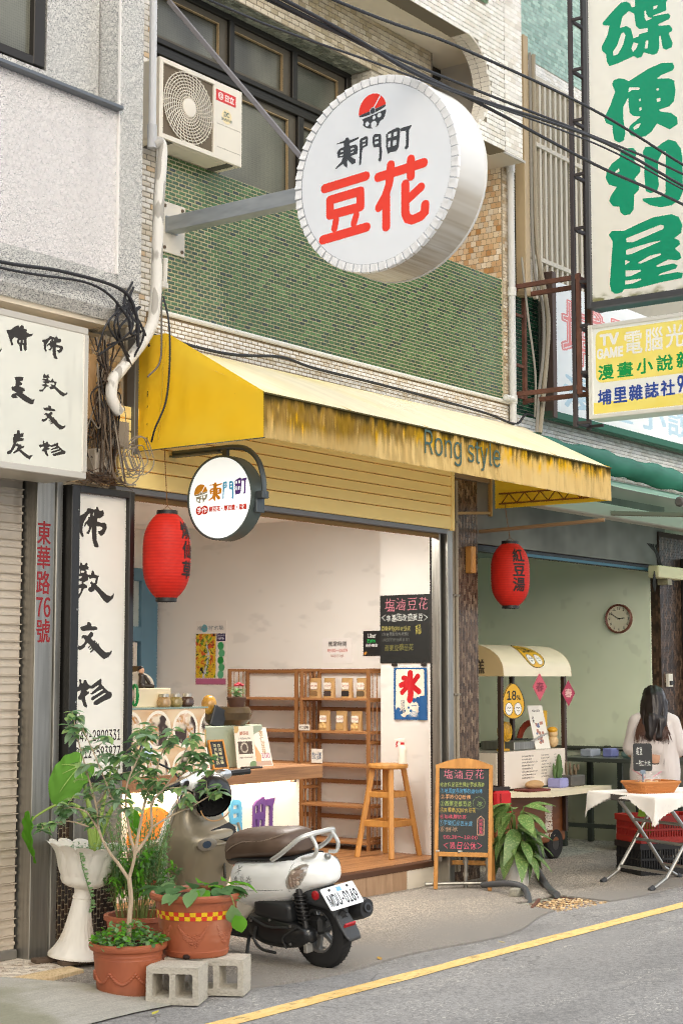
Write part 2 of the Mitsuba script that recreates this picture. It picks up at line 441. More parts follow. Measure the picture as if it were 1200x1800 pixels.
# traced outlines of the brush characters, in millimetres
G={'die':[[[(10,393),(69,443),(143,500),(191,529),(239,526),(270,501),(284,464),(317,459),(318,515),(320,626),(384,669),(602,620),(621,460),(598,429),(600,359),(440,339),(619,328),(635,302),(625,279),(520,257),(532,242),(624,226),(650,192),(646,168),(615,160),(651,64),(639,30),(589,22),(562,41),(545,155),(530,155),(528,49),(508,10),(473,5),(388,47),(367,13),(328,9),(297,37),(150,8),(69,0),(46,43),(39,112),(3,150),(0,189),(58,280),(76,355),(19,372)],[(257,439),(197,403),(171,309),(235,313),(274,280),(296,189),(343,193),(352,213),(430,214),(431,249),(353,257),(322,291),(308,402),(277,425)],[(210,266),(182,258),(145,169),(102,116),(107,81),(151,86),(200,156),(224,233)],[(295,156),(275,109),(290,72),(318,91),(341,134)],[(409,144),(396,77),(427,73),(433,142)],[(481,425),(485,395),(512,396),(528,421)],[(399,402),(401,345),(416,312),(479,322),(437,340),(418,378),(417,405)]]],'pian':[[[(79,518),(94,552),(142,558),(190,541),(233,511),(418,579),(535,600),(634,580),(649,541),(633,515),(533,501),(482,476),(601,455),(643,426),(654,336),(639,252),(596,218),(500,209),(519,187),(610,158),(662,110),(667,51),(596,21),(482,95),(430,34),(376,8),(313,8),(243,42),(219,84),(237,125),(340,184),(270,203),(237,235),(231,288),(226,378),(177,300),(175,204),(192,75),(179,11),(132,0),(92,29),(78,91),(75,160),(15,196),(0,240),(58,340),(106,448)],[(234,459),(225,415),(266,428),(321,415),(337,424),(326,439)],[(480,392),(488,371),(509,375),(506,396)],[(483,308),(486,274),(519,278),(520,308)],[(320,335),(327,313),(343,322),(339,342)],[(322,261),(325,233),(347,238),(346,267)],[(264,104),(275,80),(315,90),(341,129),(300,126)]]],'li':[[[(141,553),(183,571),(258,563),(292,519),(275,475),(265,451),(320,388),(319,345),(262,295),(307,244),(302,193),(259,161),(252,37),(219,0),(163,1),(131,32),(123,82),(62,97),(29,146),(44,187),(102,255),(27,290),(0,352),(10,403),(59,464),(135,502)],[(129,416),(86,389),(90,375),(128,381)]],[[(345,509),(369,547),(424,543),(469,519),(516,549),(580,570),(642,541),(686,472),(697,402),(698,240),(697,113),(667,50),(595,12),(495,12),(405,45),(341,91),(332,114),(497,98),(543,124),(555,481),(514,463),(481,409),(478,281),(485,202),(466,154),(407,148),(366,173),(355,330),(362,432)]]],'wu':[[[(0,512),(29,542),(141,524),(263,559),(410,595),(573,594),(636,560),(665,492),(655,426),(591,390),(636,362),(644,331),(594,302),(642,255),(650,216),(619,200),(534,221),(425,185),(438,172),(582,180),(618,158),(599,135),(473,116),(427,99),(616,103),(662,88),(651,48),(471,40),(252,21),(132,30),(113,7),(56,0),(15,29),(2,91),(19,262),(37,450)],[(159,460),(163,425),(223,415),(499,482),(504,510),(473,523)],[(157,361),(154,319),(202,316),(501,390),(388,389)],[(146,277),(145,230),(196,256)],[(252,231),(293,224),(476,268),(467,285),(367,277)],[(149,186),(148,135),(199,131),(296,160),(283,172)],[(142,101),(142,67),(216,65),(295,87),(286,97)]]],'fo':[[[(0,165),(5,181),(23,184),(57,200),(78,217),(88,238),(99,235),(107,239),(120,234),(139,232),(158,236),(165,255),(179,239),(185,228),(204,230),(215,234),(227,218),(223,200),(205,187),(167,178),(167,161),(208,154),(230,160),(249,146),(252,126),(231,90),(204,72),(182,90),(177,101),(204,107),(217,124),(203,132),(163,131),(164,89),(167,43),(187,7),(173,0),(149,5),(132,41),(126,86),(123,125),(112,101),(100,79),(81,81),(81,91),(96,100),(101,123),(80,141),(69,128),(70,119),(59,124),(64,143),(95,169),(92,182),(108,183),(110,208),(89,195),(63,159),(51,138),(44,96),(58,60),(42,57),(25,83),(19,125),(21,152),(3,156)],[(137,216),(129,195),(137,191),(142,209)]]],'jiao':[[[(45,202),(43,213),(50,221),(54,240),(66,234),(69,224),(87,224),(100,239),(111,236),(111,221),(123,210),(119,199),(96,197),(106,184),(109,169),(144,167),(149,192),(155,196),(168,187),(173,172),(197,166),(216,165),(203,155),(196,118),(188,110),(237,77),(281,52),(314,44),(333,54),(338,70),(342,54),(333,31),(314,18),(285,0),(254,16),(210,57),(178,82),(162,66),(138,62),(122,76),(124,88),(145,96),(148,108),(137,119),(150,129),(161,118),(180,121),(184,148),(160,151),(134,142),(126,153),(118,152),(118,133),(97,125),(81,120),(84,111),(111,102),(111,87),(85,82),(67,51),(37,12),(11,7),(0,18),(5,32),(31,34),(57,58),(66,85),(43,82),(29,93),(45,103),(66,110),(68,127),(52,125),(39,137),(60,144),(73,154),(44,155),(33,163),(51,172),(49,191)],[(59,190),(57,176),(80,177),(93,189)]]],'wen':[[[(17,191),(75,205),(76,221),(86,225),(104,216),(113,197),(142,198),(161,189),(159,177),(103,172),(42,167),(26,172)]],[[(30,121),(32,136),(45,144),(82,141),(108,166),(127,157),(125,140),(106,126),(131,108),(138,115),(147,110),(144,98),(157,102),(160,93),(174,95),(177,82),(201,61),(234,42),(267,43),(288,56),(283,35),(256,12),(219,0),(191,17),(137,54),(108,37),(104,45),(124,60),(118,66),(103,54),(97,60),(113,73),(107,79),(89,63),(84,71),(102,83),(78,99),(52,67),(18,51),(0,58),(5,79),(26,78),(49,91),(62,110),(43,129),(35,121)]]],'wuw':[[[(0,119),(40,128),(47,143),(42,166),(49,172),(60,166),(60,147),(76,147),(83,166),(99,167),(113,143),(137,132),(132,117),(101,102),(127,94),(122,83),(91,68),(97,42),(113,11),(105,0),(84,10),(65,49),(44,48),(32,61),(51,80),(61,106),(33,98),(17,89),(1,99)]],[[(136,115),(137,128),(184,154),(224,175),(231,154),(227,141),(282,101),(317,89),(321,70),(305,54),(256,40),(190,14),(168,18),(166,35),(266,82),(266,91),(250,85),(155,43),(143,49),(146,60),(244,105),(241,112),(225,109),(149,77),(138,84),(164,101),(209,130),(203,135),(153,113)]]],'bei':[[[(0,104),(32,110),(57,131),(85,145),(93,134),(111,151),(125,146),(127,132),(151,130),(145,115),(170,109),(198,116),(185,100),(149,85),(149,66),(151,16),(140,6),(130,18),(125,40),(114,38),(118,5),(104,0),(96,35),(85,38),(77,54),(87,69),(58,73),(41,53),(52,25),(38,23),(23,56),(11,82),(4,91)],[(95,62),(95,49),(106,50),(106,64)],[(120,67),(121,50),(129,51),(129,68)]]],'chang':[[[(26,135),(56,144),(89,144),(86,125),(60,116),(82,111),(79,99),(57,90),(98,82),(103,69),(87,62),(87,53),(124,39),(158,27),(176,34),(166,3),(144,0),(96,13),(63,28),(52,34),(37,35),(52,23),(16,16),(0,25),(15,40),(44,51),(8,61),(4,77),(32,87),(35,115)]]],'tan':[[[(49,129),(70,132),(73,155),(88,153),(93,135),(119,143),(117,121),(89,115),(123,111),(118,99),(71,88),(61,60),(30,18),(5,10),(0,23),(29,40),(46,74),(42,107),(48,113)]],[[(75,80),(90,74),(104,78),(104,65),(126,73),(124,61),(98,50),(123,36),(160,21),(191,27),(168,0),(139,8),(87,38),(55,21),(44,22),(72,47),(79,62),(61,65)]]],'dong':[[[(0,161),(74,171),(87,187),(105,180),(109,164),(178,173),(175,161),(109,146),(109,132),(160,129),(172,111),(166,72),(117,66),(154,39),(154,19),(129,13),(93,51),(93,0),(74,14),(62,31),(6,6),(12,20),(50,44),(62,72),(25,74),(19,111),(37,128),(68,132),(68,157)],[(43,114),(41,105),(64,104),(64,115)],[(41,88),(40,79),(62,82),(64,92)],[(117,112),(117,102),(145,106),(142,115)],[(117,90),(117,82),(142,87),(142,94)]]],'men':[[[(4,152),(10,166),(55,175),(64,160),(62,115),(28,107),(22,93),(13,9),(0,8),(4,86)],[(24,153),(22,141),(46,144),(49,155)],[(23,131),(23,118),(46,123),(46,133)]],[[(98,158),(113,174),(154,167),(160,146),(160,96),(166,55),(160,6),(148,0),(138,12),(146,28),(146,89),(106,96),(98,123)],[(113,153),(113,140),(142,141),(142,154)],[(112,127),(115,110),(142,114),(142,127)]]],'ting':[[[(0,118),(24,133),(83,146),(101,132),(94,64),(88,25),(71,4),(35,6),(12,0),(0,43)],[(14,118),(12,95),(36,95),(36,120)],[(54,122),(51,97),(77,97),(77,122)],[(14,75),(12,40),(30,37),(30,77)],[(50,73),(47,38),(71,44),(75,73)]],[[(103,117),(106,136),(165,139),(182,140),(171,123),(162,115),(158,11),(141,0),(129,12),(141,25),(141,114)]]]}

# ---------------------------------------------------------------- procedural materials
N, FB, SS, MX = mikit.noise, mikit.fbm, mikit.smoothstep, mikit.mix


def rgb(h):
    return [float(x) for x in lin(h)]


def f_asphalt(p, n, uv):
    g = N(p.x * 160, p.y * 160) * 0.55 + N(p.x * 60, p.y * 60) * 0.45
    big = FB(p.x * 0.9, p.y * 1.7, 3, octaves=4)
    band = FB(p.x * 0.25, p.y * 2.6, 11, octaves=3)
    c = MX(rgb("#696867"), rgb("#9b9996"), g)
    c = c * (0.82 + 0.36 * big)
    worn = SS(0.66, 0.8, FB(p.x * 1.6, p.y * 5.0, 5, octaves=3)) * SS(0.5, 0.7, N(p.x * 30, p.y * 70, 9))
    c = c * (0.9 + 0.22 * band)
    crack = dr.abs(FB(p.x * 1.1, p.y * 1.6, 7, octaves=4) - 0.5)
    c = c * (1 - 0.35 * SS(0.007, 0.002, crack) * SS(0.45, 0.6, N(p.x * 0.7, p.y * 0.9, 3)))
    chips = SS(0.80, 0.86, N(p.x * 55, p.y * 110, 13)) * SS(0.5, 0.7, FB(p.x * 2, p.y * 4, 21, octaves=2))
    c = MX(c, rgb("#c4c0b6"), chips * 0.6)
    gutter = SS(5.35, 5.62, p.y)
    c = MX(c, c * 0.78, gutter * SS(0.35, 0.65, FB(p.x * 2, p.y * 3, 2, octaves=3)))
    return MX(c, rgb("#a8a49c"), worn * 0.5)


def b_asphalt(p, n, uv):
    return N(p.x * 120, p.y * 120) + 0.5 * N(p.x * 45, p.y * 45)


def f_pebble(p, n, uv):
    d, e, k = mikit.voronoi(p.x * 95, p.y * 95)
    c = MX(rgb("#7a7168"), rgb("#cfc6b8"), k)
    c = MX(rgb("#6a645c"), c, SS(0.02, 0.25, e - d))
    big = FB(p.x * 1.3, p.y * 1.3, 1, octaves=4)
    c = c * (0.62 + 0.5 * big)
    dust = SS(0.45, 0.75, FB(p.x * 2.2, p.y * 2.2, 8, octaves=3))
    edge = SS(6.4, 5.68, p.y + 0.25 * (N(p.x * 3, p.y * 5, 4) - 0.5))
    return MX(c, rgb("#85817b"), dr.clip(0.35 * dust + 0.75 * edge, 0, 1))


def b_pebble(p, n, uv):
    d, e, k = mikit.voronoi(p.x * 95, p.y * 95)
    return SS(0, 0.4, e - d)


def f_concrete(p, n, uv):
    g = N(p.x * 140, p.y * 140, p.z * 140)
    big = FB(p.x * 2.0, p.y * 2.0, p.z * 2.0, octaves=4)
    c = MX(rgb("#8b8981"), rgb("#bcb8ad"), g * 0.45 + big * 0.55)
    moss = SS(0.42, 0.68, FB(p.x * 2.2, p.y * 2.2, p.z * 2.2 + 7, octaves=4))
    broom = N(p.x * 6, p.y * 120, 3) * 0.6 + N(p.x * 14, p.y * 60, 5) * 0.4
    c = c * (0.86 + 0.24 * broom)
    return MX(c, rgb("#77775c"), moss * 0.65) * 0.92


def b_concrete(p, n, uv):
    return N(p.x * 18, p.y * 90, p.z * 60) + 0.4 * N(p.x * 150, p.y * 150, p.z * 150)


def f_terrazzo(p, n, uv):
    a = N(p.x * 210, p.y * 210, p.z * 210)
    b = N(p.x * 150 + 9, p.y * 120, p.z * 120)
    c = MX(rgb("#d8d3cf"), rgb("#efebe8"), SS(0.4, 0.7, b))
    c = MX(c, rgb("#5c616b"), SS(0.66, 0.76, a) * 0.8)
    streak = FB(p.x * 4, p.y * 4, p.z * 0.5, octaves=3)
    run = FB(p.x * 9, p.y * 9, p.z * 0.35, octaves=4)
    c = MX(c, rgb("#8d8a86"), SS(0.56, 0.74, run) * SS(4.0, 5.1, p.z) * 0.45)
    return c * (0.93 + 0.12 * streak)


def f_terrazzo_dark(p, n, uv):
    a = N(p.x * 190, p.y * 190, p.z * 190)
    b = N(p.x * 130 + 9, p.y * 90, p.z * 90)
    c = MX(rgb("#bdbcb7"), rgb("#e0ded8"), SS(0.35, 0.7, b))
    c = MX(c, rgb("#44484d"), SS(0.6, 0.72, a) * 0.8)
    streak = FB(p.x * 4, p.y * 4, p.z * 0.6 + 4, octaves=3)
    return c * (0.84 + 0.24 * streak)


def f_canvas(p, n, uv):
    """yellow awning canvas, sun-bleached on the slope, mould streaks running down the front band"""
    base = rgb("#f6bf1c")
    v = FB(p.x * 3, p.y * 3, p.z * 3, octaves=3)
    c = MX(rgb("#fbc61c"), rgb("#ffdc4e"), v)
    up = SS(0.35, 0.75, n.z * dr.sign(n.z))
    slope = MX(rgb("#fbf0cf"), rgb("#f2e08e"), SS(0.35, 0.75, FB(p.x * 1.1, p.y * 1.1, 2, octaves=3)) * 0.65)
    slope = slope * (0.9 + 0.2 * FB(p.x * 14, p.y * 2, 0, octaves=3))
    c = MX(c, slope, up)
    front = SS(6.095, 6.088, p.y) * SS(0.5, 0.2, up)
    t = dr.clip((p.z - 3.05) / 0.28, 0, 1)
    wide = FB(p.x * 1.1, 2, 5, octaves=3)
    fine = FB(p.x * 34, p.z * 7, 7, octaves=3) * 0.8 + N(p.x * 150, p.z * 9, 2) * 0.2
    low = MX(rgb("#e0bc78"), rgb("#f0d290"), FB(p.x * 12, p.z * 4, 9, octaves=3))
    gold = MX(rgb("#eeb51e"), rgb("#ffd02c"), fine)
    brown = MX(rgb("#54421d"), rgb("#9c7836"), FB(p.x * 60, p.z * 14, 4, octaves=3))
    left = SS(9.6, 7.6, p.x)
    dirt = SS(0.45, 0.74, fine * 0.7 + wide * 0.5 + 0.16 * left - 0.10 + 0.12 * SS(0.5, 1.0, t))
    drip = 0.42 + 0.34 * FB(p.x * 16, 3, 1, octaves=3) + 0.08 * N(p.x * 120, 3, 1) - 0.28 * left
    c2 = MX(MX(low, gold, 0.25 + 0.75 * SS(0.35, 0.62, FB(p.x * 13, p.z * 7, 8, octaves=3))), brown, dirt * 0.85)
    c2 = MX(MX(low, brown, dirt * 0.35), c2, SS(drip - 0.22, drip + 0.18, t))
    top_edge = SS(0.80, 1.0, t + 0.22 * (N(p.x * 23, 5) - 0.5) + 0.1 * (N(p.x * 90, 5) - 0.5))
    foot = SS(0.09, 0.0, t) * SS(0.35, 0.6, N(p.x * 21, 3) * 0.6 + N(p.x * 80, 4) * 0.4)
    c2 = MX(c2, rgb("#36331f"), dr.clip(top_edge * 0.92 + foot * 0.6, 0, 1))
    return MX(c, c2, front)


def f_wood(p, n, uv):
    x = p.x * 1.4 + N(p.x * 1.2, p.y * 3, p.z * 3) * 0.3
    g = FB(x * 1.6, p.y * 34, p.z * 34, octaves=3)
    r = FB(x * 4, p.y * 140, p.z * 140, octaves=2)
    return MX(rgb("#6d4a30"), rgb("#b98658"), dr.clip(g * 0.8 + r * 0.35 - 0.1, 0, 1))


def f_stoolwood(p, n, uv):
    g = FB(p.x * 40, p.y * 40, p.z * 5, octaves=3)
    return MX(rgb("#a06a2c"), rgb("#d39a52"), g)


def f_shutter(p, n, uv):
    d = FB(p.x * 3, p.y * 3, p.z * 1.2, octaves=4)
    s = SS(0.55, 0.8, FB(p.x * 10, 2, p.z * 1.5, octaves=3))
    return MX(MX(rgb("#a89c8c"), rgb("#cfc4b4"), d), rgb("#8a7862"), s * 0.35)


def f_shopwall(p, n, uv):
    v = FB(p.x * 1.5, p.y * 1.5, p.z * 1.5, octaves=4)
    scuff = SS(0.62, 0.74, FB(p.x * 4, p.y * 4, p.z * 7, octaves=4)) * 0.10 + SS(0.9, 0.3, p.z) * 0.08
    return MX(rgb("#e2dfd8"), rgb("#efece6"), v) * (1 - scuff)


def f_greenwall(p, n, uv):
    v = FB(p.x * 1.2, p.y * 1.2, p.z * 1.2, octaves=4)
    c = MX(rgb("#dde7c8"), rgb("#edf3dc"), v)
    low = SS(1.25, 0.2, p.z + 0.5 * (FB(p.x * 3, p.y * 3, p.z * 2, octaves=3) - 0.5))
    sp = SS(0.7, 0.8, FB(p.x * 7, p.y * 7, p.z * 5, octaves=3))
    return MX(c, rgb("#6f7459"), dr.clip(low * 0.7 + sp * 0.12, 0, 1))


def f_rust(p, n, uv):
    v = FB(p.x * 9, p.y * 9, p.z * 9, octaves=4)
    return MX(rgb("#4a332b"), rgb("#7d5140"), v)


def f_plaster(p, n, uv):
    v = FB(p.x * 14, p.y * 14, p.z * 4, octaves=3)
    st = SS(0.58, 0.8, FB(p.x * 5, p.y * 5, p.z * 1.3 + 3, octaves=3)) * SS(0.4, 0.05, p.z)
    return MX(MX(rgb("#d6d1c4"), rgb("#efebe1"), v), rgb("#b79a5d"), st * 0.6)


def f_terracotta(p, n, uv):
    v = FB(p.x * 8, p.y * 8, p.z * 5, octaves=4)
    c = MX(rgb("#8a4830"), rgb("#a8603f"), v)
    salt = SS(0.55, 0.75, FB(p.x * 5, p.y * 5, p.z * 9 + 3, octaves=4))
    soil = SS(0.12, 0.0, p.z + 0.1 * (FB(p.x * 12, p.y * 12, p.z * 5, octaves=2) - 0.5))
    return MX(MX(c, rgb("#c08f78"), salt * 0.35), rgb("#5f4636"), soil * 0.4)


def f_discrim(p, n, uv):
    a = p.z - 4.6
    drip = N(p.y * 60, p.x * 4, 3) * 0.6 + N(p.y * 160, 1, 3) * 0.4
    low = SS(0.12, -0.35, a)
    c = MX(rgb("#e6e5e0"), rgb("#ab9d84"), low * (0.35 + 0.65 * drip))
    return MX(c, rgb("#5a5847"), SS(0.62, 0.75, drip) * SS(0.1, 0.0, a) * SS(-0.2, 0.0, a) * 0.6)


def f_beam(p, n, uv):
    v = FB(p.x * 2.5, p.y * 2.5, p.z * 3, octaves=4)
    st = FB(p.x * 6, p.y * 6, p.z * 1.0 + 4, octaves=3)
    return MX(rgb("#55544f"), rgb("#94928b"), dr.clip(v * 0.9 + st * 0.4 - 0.2, 0, 1))


def f_bowls(p, n, uv):
    """the printed sheet on the glass display: round bowls of beans and jelly"""
    x, z = (p.x - 7.79) / 0.27, (p.z - 1.30) / 0.27
    cx = dr.floor(x + 0.5)
    k = mikit.cell_rand(cx + 3, dr.floor(z + 0.5), 2)
    rr = dr.sqrt(dr.square(x - cx) * 1.0 + dr.square(z - dr.floor(z + 0.5)) * 1.0)
    d, e, q = mikit.voronoi(p.x * 55, p.z * 55)
    food = MX(rgb("#3b2a20"), rgb("#e4d6bd"), SS(0.35, 0.6, FB(p.x * 16 + k * 9, p.z * 16, 2, octaves=2)))
    food = MX(food, MX(rgb("#c98a3a"), rgb("#f0e6d8"), q), SS(0.55, 0.7, N(p.x * 11 + 7 * k, p.z * 11, 4)) * 0.8)
    bg = MX(rgb("#cfa77b"), rgb("#e3cdaa"), N(p.x * 4, p.z * 22, 3))
    bg = MX(bg, rgb("#7d5a3c"), SS(0.75, 0.85, N(p.x * 9, p.z * 3, 6)))
    c = MX(bg, rgb("#efe6d4"), SS(0.475, 0.46, rr))
    return MX(c, food, SS(0.40, 0.385, rr))


def f_poster(p, n, uv):
    """festival poster: patches of yellow, orange and green"""
    y, z = p.y, p.z
    d, e, k = mikit.voronoi(y * 34, z * 34)
    c = MX(rgb("#d8b21e"), rgb("#c9501e"), SS(0.55, 0.6, k))
    c = MX(c, rgb("#5f8a2a"), SS(0.78, 0.8, k))
    c = MX(c, rgb("#1d1b16"), SS(0.93, 0.94, k))
    path = dr.abs(y - 10.15 + 0.03 * dr.sin(z * 11)) + 0.02 * (k - 0.5)
    c = MX(rgb("#c9c9d6"), c, SS(0.012, 0.018, path + SS(1.9, 2.1, z) * 0.03))
    c = MX(c, rgb("#e0d040"), SS(0.62, 0.7, N(y * 70, z * 70)) * 0.8)
    c = MX(c, rgb("#2a2a22"), SS(0.80, 0.84, N(y * 110, z * 110, 4)))
    return c


def f_diffen(p, n, uv):
    v = N(p.x * 130, p.y * 130, p.z * 130)
    big = FB(p.x * 9, p.y * 9, p.z * 9, octaves=2)
    return MX(MX(rgb("#42692f"), rgb("#6d8a48"), big), rgb("#a3ad74"), SS(0.55, 0.8, v) * 0.7)


def f_metal(p, n, uv):
    v = FB(p.x * 60, p.y * 60, p.z * 3, octaves=3)
    return MX(rgb("#7f7d76"), rgb("#b3b0a8"), v)


def f_greencanvas(p, n, uv):
    v = FB(p.x * 4, p.y * 4, p.z * 6, octaves=4)
    return MX(rgb("#1a5a47"), rgb("#357f68"), v)


def f_blockc(p, n, uv):
    g = N(p.x * 150, p.y * 150, p.z * 150)
    h = N(p.x * 70, p.y * 70, p.z * 70)
    v = FB(p.x * 6, p.y * 6, p.z * 6, octaves=3)
    return MX(rgb("#8f8a7e"), rgb("#c8c2b4"), g * 0.4 + h * 0.2 + v * 0.4)


def f_slab(p, n, uv):
    d, e, k = mikit.voronoi(p.x * 28, p.y * 28)
    c = MX(rgb("#b7ab9a"), rgb("#e2d9ca"), k)
    c = MX(c, rgb("#8a6f58"), SS(0.86, 0.88, k) * 0.8)
    return MX(rgb("#a49b8d"), c, SS(0.02, 0.1, e - d))


def f_floor2(p, n, uv):
    d, e, k = mikit.voronoi(p.x * 60, p.y * 60)
    c = MX(rgb("#6d706a"), rgb("#b5b5aa"), k)
    v = FB(p.x * 1.5, p.y * 1.5, 3, octaves=4)
    return MX(c * (0.7 + 0.5 * v), rgb("#a58a66"), SS(0.45, 0.7, v) * SS(8.0, 7.0, p.y) * 0.6)


procmat("asphalt", f_asphalt, 0.85, bump=b_asphalt, bscale=0.0022, spec=0.3)
procmat("pebble_wash", f_pebble, 0.8, bump=b_pebble, bscale=0.002, spec=0.3)
procmat("concrete", f_concrete, 0.85, bump=b_concrete, bscale=0.004, spec=0.3)
procmat("terrazzo", f_terrazzo, 0.75, spec=0.3)
procmat("terrazzo_dark", f_terrazzo_dark, 0.8, spec=0.3)
scene["canvas"] = {"type": "principledthin", "base_color": mikit.proc(f_canvas), "roughness": 0.6, "diff_trans": 0.36, "spec_trans": 0.0, "eta": 1.3}
procmat("wood", f_wood, 0.42)
procmat("stool_wood", f_stoolwood, 0.45)
procmat("shutter_paint", f_shutter, 0.55)
procmat("shop_wall", f_shopwall, 0.8, spec=0.3)
procmat("green_wall", f_greenwall, 0.8, spec=0.3)
procmat("rust", f_rust, 0.75)
procmat("plaster", f_plaster, 0.55)
procmat("terracotta", f_terracotta, 0.5)
procmat("disc_rim", f_discrim, 0.35, metal=0.15)
procmat("grey_beam", f_beam, 0.8)
procmat("bowl_print", f_bowls, 0.35)
procmat("poster_print", f_poster, 0.5)
procmat("spotted_leaf", f_diffen, 0.4)
procmat("brushed_steel", f_metal, 0.38, metal=0.85)
procmat("green_canvas", f_greencanvas, 0.6)
procmat("block_concrete", f_blockc, 0.9, bump=lambda p, n, uv: N(p.x * 110, p.y * 110, p.z * 110), bscale=0.006, spec=0.2)
procmat("stone_mosaic", f_slab, 0.6)
procmat("gravel_floor", f_floor2, 0.8)
scene["window_glass"] = {"type": "thindielectric", "int_ior": 1.5}
scene["ribbed_glass"] = {"type": "twosided", "b": {"type": "principled", "base_color": mikit.proc(lambda p, n, uv: MX(rgb("#3c3b33"), rgb("#7a7a6c"), SS(0.3, 0.75, FB(p.x * 1.7, 2, p.z * 0.9, octaves=3))) * (0.72 + 0.28 * SS(0.1, 0.3, dr.abs(dr.sin(p.x * 196)) * dr.abs(dr.sin(p.z * 196))))), "roughness": 0.22, "specular": 0.6}}
# ================================================================ the setting: ground
solo("road", box(-60, 90, -60, 5.9, -0.3, 0.0), "asphalt", "grey worn asphalt street with pale scuffs", kind="structure", smooth=False)
e = [(x, 5.66 + 0.12 * math.sin(x * 1.3) + 0.07 * math.sin(x * 3.1 + 1)) for x in np.arange(-6, 30.1, 0.25)]
pave = Polygon([(-6, 7.42)] + e + [(30, 7.42)])
hole = Polygon([(10.33, 5.76), (11.02, 5.70), (11.10, 6.20), (10.50, 6.24)])
solo("pavement", prism(pave.difference(hole), 0.012, (0, 0, 0)), "pebble_wash", "washed pebble concrete pavement in front of the shops", kind="structure", smooth=False)
solo("earth", box(-60, 90, 5.9, 40, -0.4, -0.004), "concrete", kind="structure", smooth=False)
for yy in ():
    pass
# yellow line: worn paint with ragged edge
ys = []
r0 = np.random.default_rng(3)
xs = np.arange(-20, 60, 0.06)
n1 = meshkit.fbm(np.stack([xs * 3, xs * 0, xs * 0], 1), 3, 1) - 0.5
n2 = meshkit.fbm(np.stack([xs * 3, xs * 0 + 5, xs * 0], 1), 3, 2) - 0.5
line = np.stack([np.stack([xs, 5.295 + 0.018 * n1, np.full_like(xs, 0.004)], 1), np.stack([xs, 5.175 + 0.018 * n2, np.full_like(xs, 0.004)], 1)], 1)
procmat("road_paint", lambda p, n, uv: MX(MX(rgb("#dcb368"), rgb("#ecca8c"), N(p.x * 30, p.y * 90)), rgb("#8a7a5c"), SS(0.64, 0.8, FB(p.x * 12, p.y * 40, 1, octaves=3)) * 0.7), 0.7, spec=0.3)
solo("road_marking", grid_mesh(line[:, ::-1]), "road_paint", "yellow painted line along the edge of the street", kind="structure", smooth=False)

# concrete ramp at the left
gx, gy = np.meshgrid(np.linspace(2.4, 6.62, 70), np.linspace(5.72, 6.86, 24), indexing="ij")
hx = np.clip((6.62 - gx - 0.32 * np.clip((gy - 5.8) / 1.0, 0, 1)) / 0.55, 0, 1)
hy = np.clip((gy - 5.72) / 0.95, 0, 1)
gz = 0.085 * np.sin(hx * np.pi / 2) * np.sin(hy * np.pi / 2) * np.clip((6.86 - gy) / 0.05, 0.35, 1) + 0.006 * meshkit.fbm(np.stack([gx * 6, gy * 6, gx * 0], -1), 3)
gyy = gy + 0.05 * (meshkit.fbm(np.stack([gx * 2, gy * 0, gx * 0], -1), 3, 5) - 0.5) * (hy < 0.2)
solo("concrete_ramp", grid_mesh(np.stack([gx, gyy, gz + 0.006], -1)), "concrete", "mossy grey concrete ramp running down to the street", kind="structure", smooth=True)
solo("doorstep_floor", box(2, 6.66, 6.84, 7.3, -0.1, 0.03), "stone_mosaic", "stone chip doorstep below the roller shutter", kind="structure", smooth=False)
solo("doorstep_strip", prism(Polygon([(2, 6.70), (6.35, 6.66), (6.62, 6.70), (6.65, 6.84), (2, 6.84)]), 0.032, (0, 0, 0)), procmat("yellow_pebble", lambda p, n, uv: MX(rgb("#b39a72"), rgb("#d6bf98"), N(p.x * 120, p.y * 120)), 0.8), "strip of yellow pebble concrete at the doorstep", kind="structure", smooth=False)
solo("arcade_floor", box(11.65, 15.6, 7.3, 12, -0.1, 0.008), "gravel_floor", "worn gravel concrete floor of the open stall bay", kind="structure", smooth=False)

# shop platform
pl = thing("platform_floor", "raised timber shop floor with a dark nosing", "floor")
labels[pl]["kind"] = "structure"
del labels[pl]["category"]
for k in range(26):
    y0 = 7.36 + k * 0.135
    if y0 < 10.7:
        part(pl, "plank", box(7.42, 11.54, y0, y0 + 0.131, 0.175, 0.2, 0.002), "wood", smooth=False)
part(pl, "nosing", box(7.42, 11.12, 7.27, 7.357, 0.155, 0.201, 0.006), mat("#4d3120", 0.45), smooth=False)
procmat("riser_wood", lambda p, n, uv: MX(rgb("#8a6a4c"), rgb("#b8987a"), FB(p.x * 40, p.y * 40, p.z * 3, octaves=3)), 0.6)
for k in range(12):
    x0 = 7.42 + k * 0.27
    part(pl, "riser_board", box(x0, x0 + 0.267, 7.285, 7.31, 0.0, 0.155, 0.002), "riser_wood", smooth=False)
part(pl, "riser_patch", box(10.66, 11.12, 7.283, 7.31, 0.0, 0.155, 0.002), mat("#cfc5b2", 0.7), label="unpainted patch at the right end of the step", smooth=False)

